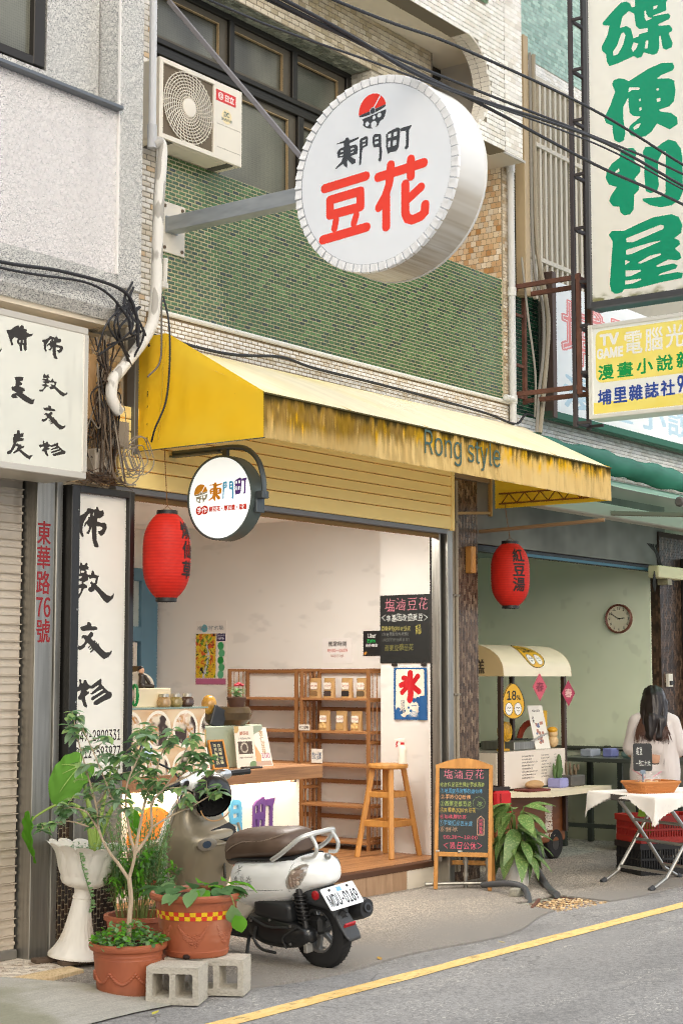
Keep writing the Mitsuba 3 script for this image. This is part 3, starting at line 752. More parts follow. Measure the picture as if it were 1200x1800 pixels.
# drain with gravel grate
dr_ = thing("drain_pit", "gravel filled drain pit with a rusty edge bar at the road side", "drain")
part(dr_, "pit_bed", put(prism(hole, 0.01), (0, 0, -0.03)), mat("#6d6250", 0.9), smooth=False)
gv = []
rg = np.random.default_rng(5)
for _ in range(900):
    p = (rg.uniform(10.36, 11.1), rg.uniform(5.7, 6.22))
    if hole.buffer(-0.02).contains(Point(p)) and p[1] < 6.12:
        s = rg.uniform(0.008, 0.017)
        m = trimesh.creation.icosahedron()
        m.vertices = m.vertices * s * rg.uniform(0.6, 1.2, 3) + np.array([p[0], p[1], -0.012 + rg.uniform(0, 0.01)])
        gv.append(m)
gm = cat(gv)
gc = np.repeat(np.array([lin(c) for c in ("#c9a878", "#a98a60", "#dcc49a", "#8a7353", "#b59a72")])[rg.integers(0, 5, len(gv))], 12, axis=0)
part(dr_, "gravel", gm, "vertex_tint_matte", smooth=False, kind="stuff", color=gc)
part(dr_, "edge_bar", beam((10.35, 6.0, 0.008), (10.75, 6.17, 0.012), 0.02, 0.02), "rust", smooth=False)
for q in range(7):
    x0 = 10.42 + q * 0.09
    part(dr_, "grate_bar", beam((x0, 5.76, -0.004), (x0 + 0.10, 6.17, -0.004), 0.012, 0.012), "rust", smooth=False)
for pts, r, lab in (([(10.98, 6.80, 0.05), (10.90, 6.52, 0.09), (10.86, 6.36, 0.07), (10.72, 6.24, 0.0), (10.62, 6.18, -0.05)], 0.024, "dark flexible hose bending down into the drain pit"),
                    ([(12.1, 6.95, 0.04), (11.6, 6.62, 0.04), (11.15, 6.30, 0.035), (10.95, 6.13, 0.03)], 0.026, "straight grey drain pipe lying along the ground towards the pit")):
    solo("drain_hose", tube(spline(pts), r, 12), mat("#4a4d50", 0.5), lab, "hose")
solo("loose_brick", rotz(box(10.78, 10.95, 6.38, 6.45, 0.012, 0.07, 0.006), 6, (10.86, 6.4, 0)), "concrete", "single broken brick beside the bent hose", "brick")

# ================================================================ left building
lb = thing("terrazzo_building", "pale terrazzo clad building with a jutting upper storey at the left", "building")
part(lb, "upper_wall", box(-2, 6.99, 6.9, 7.6, 4.08, 5.09), "terrazzo", smooth=False)
part(lb, "set_back_wall", box(6.55, 6.985, 7.06, 7.6, 5.09, 8.2), "terrazzo_dark", smooth=False)
part(lb, "set_back_wall", box(-2, 6.55, 7.06, 7.6, 5.09, 5.25), "terrazzo_dark", smooth=False)
part(lb, "corner_pier", box(7.0, 7.2, 6.88, 7.8, 4.0, 8.2, 0.004), "terrazzo_dark", smooth=False)
part(lb, "joint_strip", box(6.990, 6.999, 6.883, 6.899, 4.08, 8.2), mat("#e9e6e0", 0.6), smooth=False)
part(lb, "ledge", box(-2, 6.99, 6.84, 7.06, 5.09, 5.115, 0.004), mat("#6d7278", 0.45, 0.5), smooth=False)
part(lb, "lower_band", trimesh.convex.convex_hull(np.array([(x, y, z) for x in (-2, 7.2) for y, z in ((6.9, 4.079), (7.6, 4.079), (6.9, 3.86), (7.6, 3.86), (6.95, 3.80), (7.6, 3.80))])), "terrazzo_dark", smooth=False)
part(lb, "soffit", box(-2, 7.0, 6.97, 7.6, 3.77, 3.80), mat("#d9cdb8", 0.8), smooth=False)
wd = part(lb, "window", cat([box(6.44, 6.53, 7.05, 7.12, 5.26, 8.2, 0.004), box(3.0, 6.44, 7.05, 7.12, 5.255, 5.31, 0.004)]), mat("#2e2a26", 0.4, 0.3), smooth=False)
part(wd, "pane", box(3.0, 6.44, 7.09, 7.096, 5.31, 8.2), "ribbed_glass", smooth=False)
cu = [(x, 7.16 + 0.025 * math.sin(x * 38) + 0.01 * math.sin(x * 91)) for x in np.arange(4.4, 6.45, 0.012)]
part(wd, "curtain", grid_mesh(np.array([[(x, y, 5.3), (x, y, 8.2)] for x, y in cu])), mat("#b9b7a0", 0.85), smooth=True)
part(lb, "back_wall", box(-2, 7.3, 7.6, 7.7, 0, 8.2), mat("#9a9488", 0.9), smooth=False)
part(lb, "side_wall", box(-2.1, -2, 6.9, 7.7, 0, 8.2), mat("#9a9488", 0.9), smooth=False)

# sign box of the charcoal shop
sb = thing("shop_sign_box", "wide pale sign box with columns of black brush characters under the terrazzo storey", "sign")
part(sb, "frame", cat([box(3.2, 6.69, 6.81, 7.15, 2.79, 2.83, 0.004), box(3.2, 6.69, 6.81, 7.15, 3.64, 3.68, 0.004), box(6.655, 6.695, 6.81, 7.15, 2.83, 3.64, 0.004), box(3.2, 6.655, 7.1, 7.15, 2.83, 3.64)]), mat("#c9c3b6", 0.4, 0.4), smooth=False)
part(sb, "face_panel", box(3.22, 6.655, 6.815, 6.83, 2.83, 3.64), procmat("sign_face", lambda p, n, uv: MX(rgb("#d5d5c8"), rgb("#e6e4d6"), FB(p.x * 2, p.y * 2, p.z * 2, octaves=3)) * (1 - 0.1 * SS(0.6, 0.8, FB(p.x * 9, 2, p.z * 1.5, octaves=3))), 0.35), smooth=False)
INK = mat("#2b2620", 0.55)
for nm, sh in (("bei", brush("bei", 6.063, 3.461)), ("chang", brush("chang", 6.104, 3.173)), ("tan", brush("tan", 6.084, 2.861)),
               ("fo", fit(brush("fo"), 6.33, 6.492, 3.459, 3.594)), ("jiao", fit(brush("jiao"), 6.313, 6.532, 3.251, 3.361)), ("wen", fit(brush("wen"), 6.338, 6.521, 3.056, 3.185)), ("wuw", fit(brush("wuw"), 6.321, 6.525, 2.893, 2.979)),
               ("jiao", fit(brush("jiao"), 5.83, 6.03, 3.42, 3.55)), ("wen", fit(brush("wen"), 5.82, 6.02, 2.90, 3.05))):
    part(sb, "character", prism(sh, 0.002, (0, 6.815, 0), *FRONT), INK, smooth=False)

# shutter
rs = thing("roller_shutter", "closed beige roller shutter of horizontal slats at the left edge", "shutter")
sl = [(0.0, 0.0), (0.004, 0.003), (0.004, 0.046), (0.011, 0.050), (0.011, 0.064), (0.004, 0.068), (0.004, 0.090), (0.016, 0.096), (0.016, 0.1), (0.0, 0.1)]
slat = grid_mesh(np.array([[(x, 7.30 - a * 1.6, b) for a, b in sl] for x in (4.4, 6.64)]))
slatd = mikit.ply(slat, "shutter_paint", smooth=False)
for k in range(28):
    shared(rs, "slat", slatd, T().translate([0, 0, 0.06 + 0.1 * k]).matrix)
part(rs, "bottom_bar", box(4.4, 6.64, 7.26, 7.31, 0.03, 0.085, 0.006), mat("#8d8a84", 0.45, 0.5), smooth=False)
solo("shutter_wall", box(2, 6.64, 7.33, 7.4, 0, 3.8), mat("#6b655c", 0.9), "dark wall behind the roller shutter", "wall", smooth=False)

# steel jamb with the address
sj = thing("steel_jamb", "stainless steel door post with a red street address", "post")
part(sj, "face_plate", box(6.655, 6.80, 7.18, 7.33, 0.02, 2.92, 0.003), "brushed_steel", smooth=False)
part(sj, "edge_strip", box(6.801, 6.85, 7.165, 7.33, 0.02, 2.92, 0.003), "brushed_steel", smooth=False)
RED = mat("#8f1d20", 0.5)
for ch, z in zip("東華路", (2.50, 2.355, 2.205)):
    part(sj, "character", prism(center(words(ch, 0.145, 0.012, sx=0.78), 6.713, z), 0.0015, (0, 7.18, 0), *FRONT), RED, smooth=False)
part(sj, "character", prism(center(words("76", 0.150, 0.012, sx=0.72), 6.717, 2.06), 0.0015, (0, 7.18, 0), *FRONT), RED, smooth=False)
part(sj, "character", prism(center(words("號", 0.145, 0.012, sx=0.78), 6.72, 1.92), 0.0015, (0, 7.18, 0), *FRONT), RED, smooth=False)

# brown tile pier below the hanging board
tp = thing("tiled_pier", "dark brown tiled pier behind the white urn", "pillar")
part(tp, "core", box(6.852, 7.40, 7.215, 7.7, 0, 3.78), mat("#b5a68c", 0.9), smooth=False)
BROWN = [("#2f221b", 3), ("#3b2a20", 3), ("#241a16", 2), ("#4a3526", 1)]
tile_field(tp, (6.855, 7.213, 0.03), (1, 0, 0), (0, 0, 1), 0.53, 1.05, 0.027, 0.056, 0.006, 0.004, BROWN, 300, upright=True, seed=2)
tile_field(tp, (6.95, 7.213, 2.83), (1, 0, 0), (0, 0, 1), 0.43, 0.92, 0.085, 0.04, 0.005, 0.004, [("#cfae7c", 2), ("#c39f6c", 2), ("#d9bd92", 1)], 120, seed=4)
solo("meter_box", box(6.98, 7.39, 7.165, 7.212, 0.55, 1.02, 0.006), "brushed_steel", "grey steel meter cover under the long sign board", "panel", smooth=False)

vs = thing("long_sign_board", "tall white board with four black brush characters and phone numbers", "sign")
part(vs, "frame", cat([box(6.862, 6.93, 7.10, 7.21, 1.02, 2.80, 0.004), box(7.355, 7.40, 7.10, 7.21, 1.02, 2.80, 0.004), box(6.93, 7.355, 7.10, 7.21, 2.755, 2.80, 0.003), box(6.93, 7.355, 7.10, 7.21, 1.02, 1.06, 0.003)]), mat("#1c1b19", 0.3), smooth=False)
part(vs, "board", box(6.93, 7.355, 7.135, 7.20, 1.06, 2.755), procmat("board_face", lambda p, n, uv: MX(rgb("#ddd8cb"), rgb("#ebe7dc"), FB(p.x * 3, 1, p.z * 1.5, octaves=3)), 0.35), smooth=False)
for nm, x, z in (("fo", 6.924, 2.434), ("jiao", 6.904, 2.098), ("wen", 6.947, 1.757), ("wuw", 6.92, 1.465)):
    part(vs, "character", prism(affinity.translate(brush(nm), x + 0.012, z), 0.002, (0, 7.135, 0), *FRONT), INK, smooth=False)
for txt, z in (("049-2900331", 1.265), ("0912-593977", 1.165)):
    w = words(txt, 0.085, 0.008, kind="inter")
    part(vs, "phone_number", prism(fit(w, 6.955, 7.33, z, z + 0.066), 0.002, (0, 7.135, 0), *FRONT), INK, smooth=False)
for z in (2.65, 2.05, 1.5, 1.2):
    part(vs, "screw", put(lathe([(0.006, 0), (0.004, 0.003), (0, 0.004)], 8), (6.915, 7.10, z), *FRONT), mat("#b9b9b9", 0.3, 0.9))

# ================================================================ middle building
mbk = thing("tiled_shop_building", "tofu pudding shop building with green and white tiled upper front", "building")
grout = mat("#b3ab8a", 0.9)
part(mbk, "parapet", box(7.68, 12.04, 7.20, 7.42, 4.0, 5.085), grout, smooth=False)
tile_field(mbk, (7.69, 7.199, 4.03), (1, 0, 0), (0, 0, 1), 4.33, 1.05, 0.065, 0.0272, 0.0082, 0.0022,
           [("#3a5c33", 5), ("#34532f", 4), ("#426637", 3), ("#2d4532", 1.4), ("#4e7241", 1.0), ("#263a31", 0.8)], 300, seed=11, name="green_tile", rough=0.15)
part(mbk, "lower_front", box(7.60, 12.16, 7.20, 7.42, 3.28, 4.0), mat("#8f7c62", 0.9), smooth=False)
WHITE = [("#e9e4da", 4), ("#efebe3", 4), ("#e0d9cb", 2), ("#d6cab5", 1)]
tile_field(mbk, (7.66, 7.199, 3.74), (1, 0, 0), (0, 0, 1), 4.45, 0.25, 0.066, 0.0275, 0.007, 0.003, WHITE, 250, seed=12, name="white_tile")
part(mbk, "moulding", tube([(7.66, 7.185, 4.012), (9.5, 7.185, 4.008), (12.1, 7.185, 4.012)], 0.018, 8), mat("#e3dfd5", 0.6))
part(mbk, "left_pilaster", box(7.42, 7.675, 7.22, 7.8, 3.7, 8.2), mat("#8f8778", 0.9), smooth=False)
tile_field(mbk, (7.425, 7.219, 3.86), (1, 0, 0), (0, 0, 1), 0.245, 4.2, 0.083, 0.036, 0.007, 0.004, [("#dcd5c8", 3), ("#e4ded3", 3), ("#d0c5b2", 2), ("#d0b48c", 0.5)], 90, seed=13, name="white_tile")
part(mbk, "right_pilaster", box(12.04, 12.18, 7.20, 7.8, 3.3, 8.2), mat("#9c8f79", 0.9), smooth=False)
tile_field(mbk, (12.045, 7.199, 4.0), (1, 0, 0), (0, 0, 1), 0.13, 4.2, 0.066, 0.03, 0.005, 0.004, [("#d5cbb9", 3), ("#c5b79e", 3), ("#b59f7f", 1.5)], 0, seed=14, name="white_tile")
# recess behind the parapet: orange tiles, lintel, ceiling, windows
part(mbk, "recess_wall", box(10.44, 12.04, 7.70, 7.78, 5.0, 8.2), mat("#8a7b66", 0.9), smooth=False)
tile_field(mbk, (10.9, 7.699, 5.0), (1, 0, 0), (0, 0, 1), 1.13, 1.3, 0.052, 0.052, 0.005, 0.004, [("#c79a66", 3), ("#d3ae7d", 3), ("#dcc6a2", 2), ("#b58450", 1)], 0, seed=15, name="orange_tile")
tile_field(mbk, (11.42, 7.699, 6.3), (1, 0, 0), (0, 0, 1), 0.62, 0.66, 0.11, 0.11, 0.008, 0.004, [("#77756a", 3), ("#66655c", 3)], 0, seed=16, name="glass_block", shift=0.0)
ORT = [("#cfae84", 3), ("#dcc4a0", 3), ("#e0d0b4", 3), ("#e6dcc8", 3), ("#bd915f", 1)]
tile_field(mbk, (12.039, 7.70, 5.06), (0, -1, 0), (0, 0, 1), 0.49, 1.03, 0.052, 0.052, 0.006, 0.003, ORT, 0, seed=35, name="orange_tile")
# jutting white front with the rounded opening
opening = shapely.union_all([shapely.box(9.0, 6.16, 11.05, 6.94), Point(11.05, 6.55).buffer(0.39, quad_segs=12)])
jut = shapely.union_all([shapely.box(10.55, 6.09, 11.69, 7.4), shapely.box(8.9, 6.94, 11.69, 9.0)]).difference(opening)
part(mbk, "jutting_front", prism(jut, 0.16, (0, 7.11, 0), *FRONT), mat("#7d7566", 0.9), smooth=False)
jk = jut.buffer(-0.012)
WH2 = [("#efede6", 4), ("#f3f1ec", 3), ("#e2ddd2", 2)]
tile_field(mbk, (8.9, 6.949, 6.095), (1, 0, 0), (0, 0, 1), 2.78, 2.5, 0.083, 0.042, 0.0075, 0.003, WH2, 200, seed=17, keep=lambda a, b: jk.contains(Point(8.9 + a, 6.095 + b)) and not (9.7 < 8.9 + a < 11.42 and b > 1.19), name="white_tile")
tile_field(mbk, (9.7, 6.948, 7.29), (1, 0, 0), (0, 0, 1), 1.72, 1.2, 0.066, 0.03, 0.005, 0.004, [("#5b7a5a", 3), ("#6f8c69", 3), ("#4a6a50", 2)], 0, seed=18, name="green_tile")
for k in range(26):
    t0, t1 = -1.25 + k * 0.105, -1.25 + k * 0.105 + 0.097
    c0, s0, c1, s1 = math.cos(t0), math.sin(t0), math.cos(t1), math.sin(t1)
    for y0, y1 in ((6.945, 7.03), (7.035, 7.105)):
        v = np.array([[11.05 + 0.388 * c, y, 6.55 + 0.388 * s_] for y in (y0, y1) for c, s_ in ((c0, s0), (c1, s1))] + [[11.05 + 0.40 * c, y, 6.55 + 0.40 * s_] for y in (y0, y1) for c, s_ in ((c0, s0), (c1, s1))])
        part(mbk, "reveal_tile", trimesh.convex.convex_hull(v), mat("#e6e1d4", 0.3), smooth=False)
part(mbk, "opening_ceiling", box(7.70, 11.9, 7.11, 7.7, 6.96, 7.0), mat("#e6decb", 0.8), smooth=False)
part(mbk, "jut_underside", box(10.56, 11.69, 7.112, 7.44, 6.09, 6.14), mat("#d8d2c6", 0.8), smooth=False)
part(mbk, "dark_window_frame", cat([box(11.33, 11.40, 7.60, 7.69, 6.14, 6.95), box(11.40, 12.0, 7.60, 7.69, 6.86, 6.95)]), mat("#2a2826", 0.4), smooth=False)
part(mbk, "right_return", box(11.69, 12.04, 6.99, 7.69, 6.09, 8.2), mat("#cfc9bd", 0.8), smooth=False)
tile_field(mbk, (11.69, 6.989, 6.09), (1, 0, 0), (0, 0, 1), 0.35, 2.1, 0.083, 0.042, 0.0075, 0.003, WH2, 0, seed=27, name="white_tile")
part(mbk, "lintel", box(7.68, 11.33, 7.45, 7.69, 6.54, 6.955), mat("#8b8272", 0.9), smooth=False)
tile_field(mbk, (7.7, 7.449, 6.545), (1, 0, 0), (0, 0, 1), 3.6, 0.41, 0.083, 0.042, 0.0075, 0.003, [("#c4b79d", 3), ("#d1c6ae", 3), ("#b5a788", 2)], 200, seed=19, name="beige_tile")
tile_field(mbk, (7.7, 7.69, 6.539), (1, 0, 0), (0, -1, 0), 2.72, 0.23, 0.083, 0.042, 0.0075, 0.003, [("#93998c", 3), ("#a7ada0", 3), ("#7d8578", 2)], 0, seed=20, name="soffit_tile")
part(mbk, "window_pier", box(10.43, 10.62, 7.455, 7.9, 5.0, 6.54), mat("#9c9484", 0.9), smooth=False)
tile_field(mbk, (10.435, 7.454, 5.09), (1, 0, 0), (0, 0, 1), 0.18, 1.44, 0.066, 0.03, 0.005, 0.004, [("#cfc8b8", 3), ("#dad4c6", 3)], 0, seed=21, name="white_tile")
tile_field(mbk, (10.429, 7.69, 5.09), (0, -1, 0), (0, 0, 1), 0.23, 1.44, 0.052, 0.06, 0.005, 0.004, [("#cfc8b8", 3), ("#dad4c6", 3)], 0, seed=22, name="white_tile", upright=True)
# windows
FR = mat("#2c2a27", 0.4, 0.4)
FR2 = mat("#5b5447", 0.45, 0.3)
B_ = lambda x0, x1, y0, y1, z0, z1, e_=0.0: box(x0, x1, y0, y1, z0, z1, e_)
wn = part(mbk, "window_band", cat([B_(7.66, 10.425, 7.64, 7.72, 6.49, 6.536, 0.004), B_(7.66, 10.425, 7.63, 7.72, 5.99, 6.03, 0.004), B_(7.66, 10.425, 7.63, 7.72, 6.07, 6.11, 0.004), B_(7.66, 10.425, 7.65, 7.71, 6.03, 6.07), B_(10.36, 10.425, 7.64, 7.72, 5.0, 6.49, 0.004), B_(8.90, 8.955, 7.635, 7.72, 6.11, 6.49, 0.003), B_(9.65, 9.71, 7.635, 7.72, 6.11, 6.49, 0.003), B_(9.72, 9.79, 7.635, 7.72, 5.0, 5.99, 0.003), B_(8.75, 8.8, 7.635, 7.72, 5.0, 5.99, 0.003)]), FR, smooth=False)
for x0, x1, z0, z1 in ((7.66, 8.90, 6.11, 6.49), (8.955, 9.65, 6.11, 6.49), (9.71, 10.36, 6.11, 6.49), (7.66, 8.75, 5.0, 5.99), (8.8, 9.72, 5.0, 5.99), (9.79, 10.36, 5.0, 5.99)):
    part(wn, "sash", cat([box(x0, x1, 7.665, 7.695, z0, z0 + 0.035), box(x0, x1, 7.665, 7.695, z1 - 0.045, z1), box(x0, x0 + 0.03, 7.665, 7.695, z0 + 0.035, z1 - 0.045), box(x1 - 0.085, x1, 7.665, 7.695, z0 + 0.035, z1 - 0.045)]), FR2, smooth=False)
    part(wn, "sash_bead", cat([box(x0 + 0.03, x1 - 0.085, 7.668, 7.69, z1 - 0.053, z1 - 0.046), box(x1 - 0.092, x1 - 0.086, 7.668, 7.69, z0 + 0.035, z1 - 0.054)]), mat("#a08a66", 0.5), smooth=False)
    part(wn, "pane", box(x0, x1, 7.698, 7.704, z0, z1), "ribbed_glass", smooth=False)
part(mbk, "back_mass", box(7.5, 12.1, 7.92, 8.0, 3.3, 9.0), mat("#3c3933", 0.9), smooth=False)
# columns at the shop's right
cr = thing("tiled_column", "brown mosaic column between the shop and the stall bay", "pillar")
part(cr, "core", prism(Polygon([(11.135, 7.22), (11.62, 7.22), (11.62, 7.55), (11.56, 7.52), (11.135, 7.305)]), 3.28), mat("#6d5c4b", 0.9), smooth=False)
MOS = [("#5b4738", 3), ("#6f5a48", 3), ("#4a392d", 2), ("#84705c", 1.2)]
tile_field(cr, (11.14, 7.219, 0.0), (1, 0, 0), (0, 0, 1), 0.475, 3.27, 0.024, 0.05, 0.005, 0.003, MOS, 0, upright=True, seed=23, name="mosaic")
tile_field(cr, (11.134, 7.30, 0.0), (0, -1, 0), (0, 0, 1), 0.08, 3.27, 0.024, 0.05, 0.005, 0.003, MOS, 0, upright=True, seed=24, name="mosaic")
jb = thing("door_jamb", "stainless steel shutter channel at the right of the shop opening", "post")
part(jb, "channel", cat([box(11.0, 11.02, 7.19, 7.27, 0.2, 2.84, 0.003), box(11.055, 11.132, 7.15, 7.30, 0.0, 2.84, 0.003)]), "brushed_steel", smooth=False)
part(jb, "slot", box(11.021, 11.054, 7.24, 7.30, 0.2, 2.84), mat("#1f1a16", 0.7), smooth=False)
for x, r, z1, lab in ((11.255, 0.017, 3.25, "grey conduit pipe clipped up the brown mosaic column"), (11.205, 0.010, 3.2, "thin grey cable pipe beside the conduit on the column")):
    cp = thing("conduit_pipe", lab, "pipe")
    part(cp, "tube", cyl((x, 7.195, 0.1), (x, 7.195, z1), r, 10), mat("#9a8f7c", 0.5))
    for z in (0.6, 1.5, 2.3, 2.9):
        part(cp, "clip", box(x - r - 0.008, x + r + 0.008, 7.175, 7.217, z, z + 0.018, 0.002), mat("#7d7466", 0.5), smooth=False)
solo("wood_bracket", box(11.42, 11.49, 7.15, 7.215, 2.50, 2.72, 0.006), "stool_wood", "wooden block screwed to the mosaic column behind the red lantern", "bracket", smooth=False)
# ================================================================ hood, awning, shop room
hd = thing("shutter_hood", "yellow slatted shutter hood across the top of the shop opening", "hood")
YEL = mat("#ffe596", 0.5)
zz = [2.835, 2.945, 3.03, 3.105, 3.185, 3.265, 3.345]
for a, b in zip(zz[:-1], zz[1:]):
    part(hd, "board", box(7.28, 11.085, 7.13, 7.16, a, b - 0.007, 0.003), YEL, smooth=False)
part(hd, "backing", box(7.28, 11.085, 7.158, 7.2, 2.835, 3.34), mat("#7a5220", 0.8), smooth=False)
part(hd, "end_trim", box(11.088, 11.13, 7.125, 7.2, 2.825, 3.34, 0.003), YEL, smooth=False)
part(hd, "shutter_track", box(7.28, 11.06, 7.15, 7.25, 2.795, 2.833, 0.003), mat("#7d7f82", 0.4, 0.5), smooth=False)
part(hd, "wood_lath", box(7.36, 11.0, 7.2, 7.25, 2.765, 2.794), mat("#8a6a3c", 0.7), smooth=False)

aw = thing("yellow_awning", "weathered yellow canvas awning with brown mould streaks and a pale sloping top", "awning")
X0, X1, YB, YF, ZT, ZF, ZB = 7.425, 11.83, 7.17, 6.085, 3.80, 3.33, 3.058


def sheet(c00, c10, c11, c01, nu, nv, wob=0.0, seed=0):
    a, b = np.meshgrid(np.linspace(0, 1, nu), np.linspace(0, 1, nv), indexing="ij")
    c00, c10, c11, c01 = (np.asarray(c, float) for c in (c00, c10, c11, c01))
    P = (1 - a)[..., None] * (1 - b)[..., None] * c00 + a[..., None] * (1 - b)[..., None] * c10 + a[..., None] * b[..., None] * c11 + (1 - a)[..., None] * b[..., None] * c01
    n = np.cross(c10 - c00, c01 - c00)
    n = n / np.linalg.norm(n)
    w = wob * np.sin(np.pi * a) * np.sin(np.pi * b)
    f = meshkit.fbm(P * 2.3, 3, seed) - 0.5
    return P + (w + 0.25 * abs(wob) * f * 2 * np.minimum(1, 8 * a * (1 - a)) * np.minimum(1, 8 * b * (1 - b)))[..., None] * n


part(aw, "roof_canvas", grid_mesh(sheet((X0 + 0.07, YB, ZT), (X1 + 0.5, YB, ZT + 0.02), (X1, YF, ZF), (X0, YF, ZF), 60, 14, -0.02, 3)), "canvas", smooth=True)
hem = sheet((X0, YF, ZF), (X1, YF, ZF), (X1, YF - 0.005, ZB), (X0, YF - 0.005, ZB), 120, 10, 0.006, 5)
part(aw, "front_valance", grid_mesh(hem), "canvas", smooth=True)
a, b = np.meshgrid(np.linspace(0, 1, 24), np.linspace(0, 1, 14), indexing="ij")
yy = YB + (YF - YB) * a
top = np.where(a < 0.23, ZT, ZT - (ZT - ZF) * (a - 0.23) / 0.77)
zz2 = ZB + 0.004 + (top - ZB) * b
xx = X0 + 0.07 * b * (1 - a) + 0.012 * np.sin(a * 40) * (1 - a) ** 2 * np.sin(b * 3) + 0.022 * (meshkit.fbm(np.stack([yy * 3, zz2 * 2, yy * 0], -1), 3) - 0.5) + 0.014 * np.sin((a * 1.5 + b) * 11) * np.exp(-((a - 0.08) ** 2 + (b - 0.85) ** 2) / 0.03)
part(aw, "side_panel", grid_mesh(np.stack([xx, yy, zz2], -1)), "canvas", smooth=True)
zz3 = ZB + 0.006 + (np.where(a < 0.15, ZT - 0.12, ZT - 0.12 - (ZT - 0.12 - ZF) * (a - 0.15) / 0.85) - ZB) * b
part(aw, "side_panel", grid_mesh(np.stack([X1 + 0 * a, yy, zz3], -1)), "canvas", smooth=True)
seams = []
for k in range(1, 5):
    q = k / 5
    seams.append(tube([(X0 + 0.07 * (1 - j) + q * (X1 + 0.5 * (1 - j) - X0), YB + (YF - YB) * j, ZT + (ZF - ZT) * j - 0.018 * math.sin(math.pi * q) * math.sin(math.pi * j) + 0.004) for j in np.linspace(0.02, 0.99, 14)], 0.005, 5))
part(aw, "roof_seams", cat(seams), mat("#d9c48a", 0.7), kind="stuff")
sl_ = int(0.23 * 23)
part(aw, "side_seam", tube(np.stack([xx, yy, zz2], -1)[sl_, 1:-1] - np.array([0.003, 0, 0]), 0.003, 5), mat("#c9a62c", 0.7))
for z_, l_ in ((3.40, 0.035), (3.33, 0.015), (3.22, 0.012), (3.10, 0.045)):
    part(aw, "slit", beam((X0 - 0.001, 7.03, z_), (X0 - 0.001, 7.028, z_ + l_), 0.004, 0.003), mat("#4a3a20", 0.9), smooth=False)
part(aw, "hem_cord", tube([(X0 + (X1 - X0) * j, YF - 0.008, ZF - 0.004) for j in np.linspace(0, 1, 40)], 0.006, 6), mat("#5a5230", 0.8))
FRM = mat("#6d6f70", 0.45, 0.5)
part(aw, "frame_post", box(7.385, 7.42, 7.10, 7.17, 3.04, 3.78, 0.003), FRM, smooth=False)
part(aw, "frame_bar", box(7.43, 7.455, YF + 0.01, 7.15, ZB + 0.002, ZB + 0.03, 0.003), FRM, smooth=False)
part(aw, "frame_bar", box(7.46, X1 - 0.05, YF + 0.012, YF + 0.037, ZB + 0.01, ZB + 0.04, 0.003), FRM, smooth=False)
tr = [beam((X1 - 0.02, 7.12, 3.10), (X1 - 0.02, 6.12, 3.10), 0.012, 0.012), beam((X1 - 0.02, 7.12, 3.185), (X1 - 0.02, 6.3, 3.185), 0.012, 0.012)]
for k in range(6):
    y = 7.1 - k * 0.15
    tr += [beam((X1 - 0.02, y, 3.10), (X1 - 0.02, y - 0.075, 3.185), 0.007, 0.007), beam((X1 - 0.02, y - 0.075, 3.185), (X1 - 0.02, y - 0.15, 3.10), 0.007, 0.007)]
part(aw, "truss", cat(tr), mat("#7a4a10", 0.6), smooth=False)
part(aw, "frame_post", box(X1 - 0.03, X1 - 0.005, 7.19, 7.23, 3.0, 3.45, 0.003), mat("#b08a4a", 0.6), smooth=False)
part(aw, "frame_bar", beam((11.28, 7.21, 2.985), (X1, 7.21, 3.03), 0.022, 0.022), mat("#a88a5a", 0.6), smooth=False)
tx = words("Rong style", 0.2, -0.006, kind="inter")
part(aw, "lettering", prism(fit(tx, 9.12, 10.10, 3.105, 3.315), 0.0015, (0, YF - 0.0085, 0), *FRONT), mat("#3f5a52", 0.7), smooth=False)

# room of the shop
rm = thing("shop_room", "white walled interior of the dessert shop", "room")
part(rm, "right_wall", box(11.55, 11.63, 8.02, 10.85, 0.15, 3.05), "shop_wall", smooth=False)
part(rm, "right_pier", box(11.35, 11.63, 7.5, 8.02, 0.15, 3.05), "shop_wall", smooth=False)
part(rm, "jamb_return", prism(Polygon([(11.37, 7.499), (11.085, 7.315), (11.13, 7.315), (11.5, 7.499)]), 2.9, (0, 0, 0.15)), "shop_wall", smooth=False)
part(rm, "back_wall", cat([box(10.75, 11.55, 10.8, 10.9, 0.15, 3.05), box(7.2, 10.75, 10.8, 10.9, 2.62, 3.05), box(7.2, 9.6, 10.8, 10.9, 0.15, 2.62)]), "shop_wall", smooth=False)
part(rm, "left_wall", box(7.25, 7.38, 7.7, 10.9, 0.0, 3.05), "shop_wall", smooth=False)
part(rm, "ceiling", box(7.2, 11.63, 7.25, 10.95, 3.05, 3.1), "shop_wall", smooth=False)
dw = thing("blue_door_frame", "grey blue painted door frame with a transom at the back of the shop", "door frame")
BL = mat("#5b8298", 0.5)
part(dw, "post", box(11.28, 11.5, 10.72, 10.8, 0.2, 2.55, 0.004), BL, smooth=False)
part(dw, "post", box(9.7, 9.82, 10.72, 10.8, 0.2, 2.55, 0.004), BL, smooth=False)
part(dw, "transom", box(9.82, 11.28, 10.72, 10.8, 1.98, 2.12, 0.004), BL, smooth=False)
part(dw, "head", box(9.7, 11.5, 10.72, 10.8, 2.55, 2.67, 0.004), BL, smooth=False)
part(dw, "glass", box(9.82, 11.28, 10.76, 10.766, 2.12, 2.55), mat("#aebdbb", 0.3), smooth=False)
fd = thing("folding_door", "white folding door with brass hinges in the blue frame", "door")
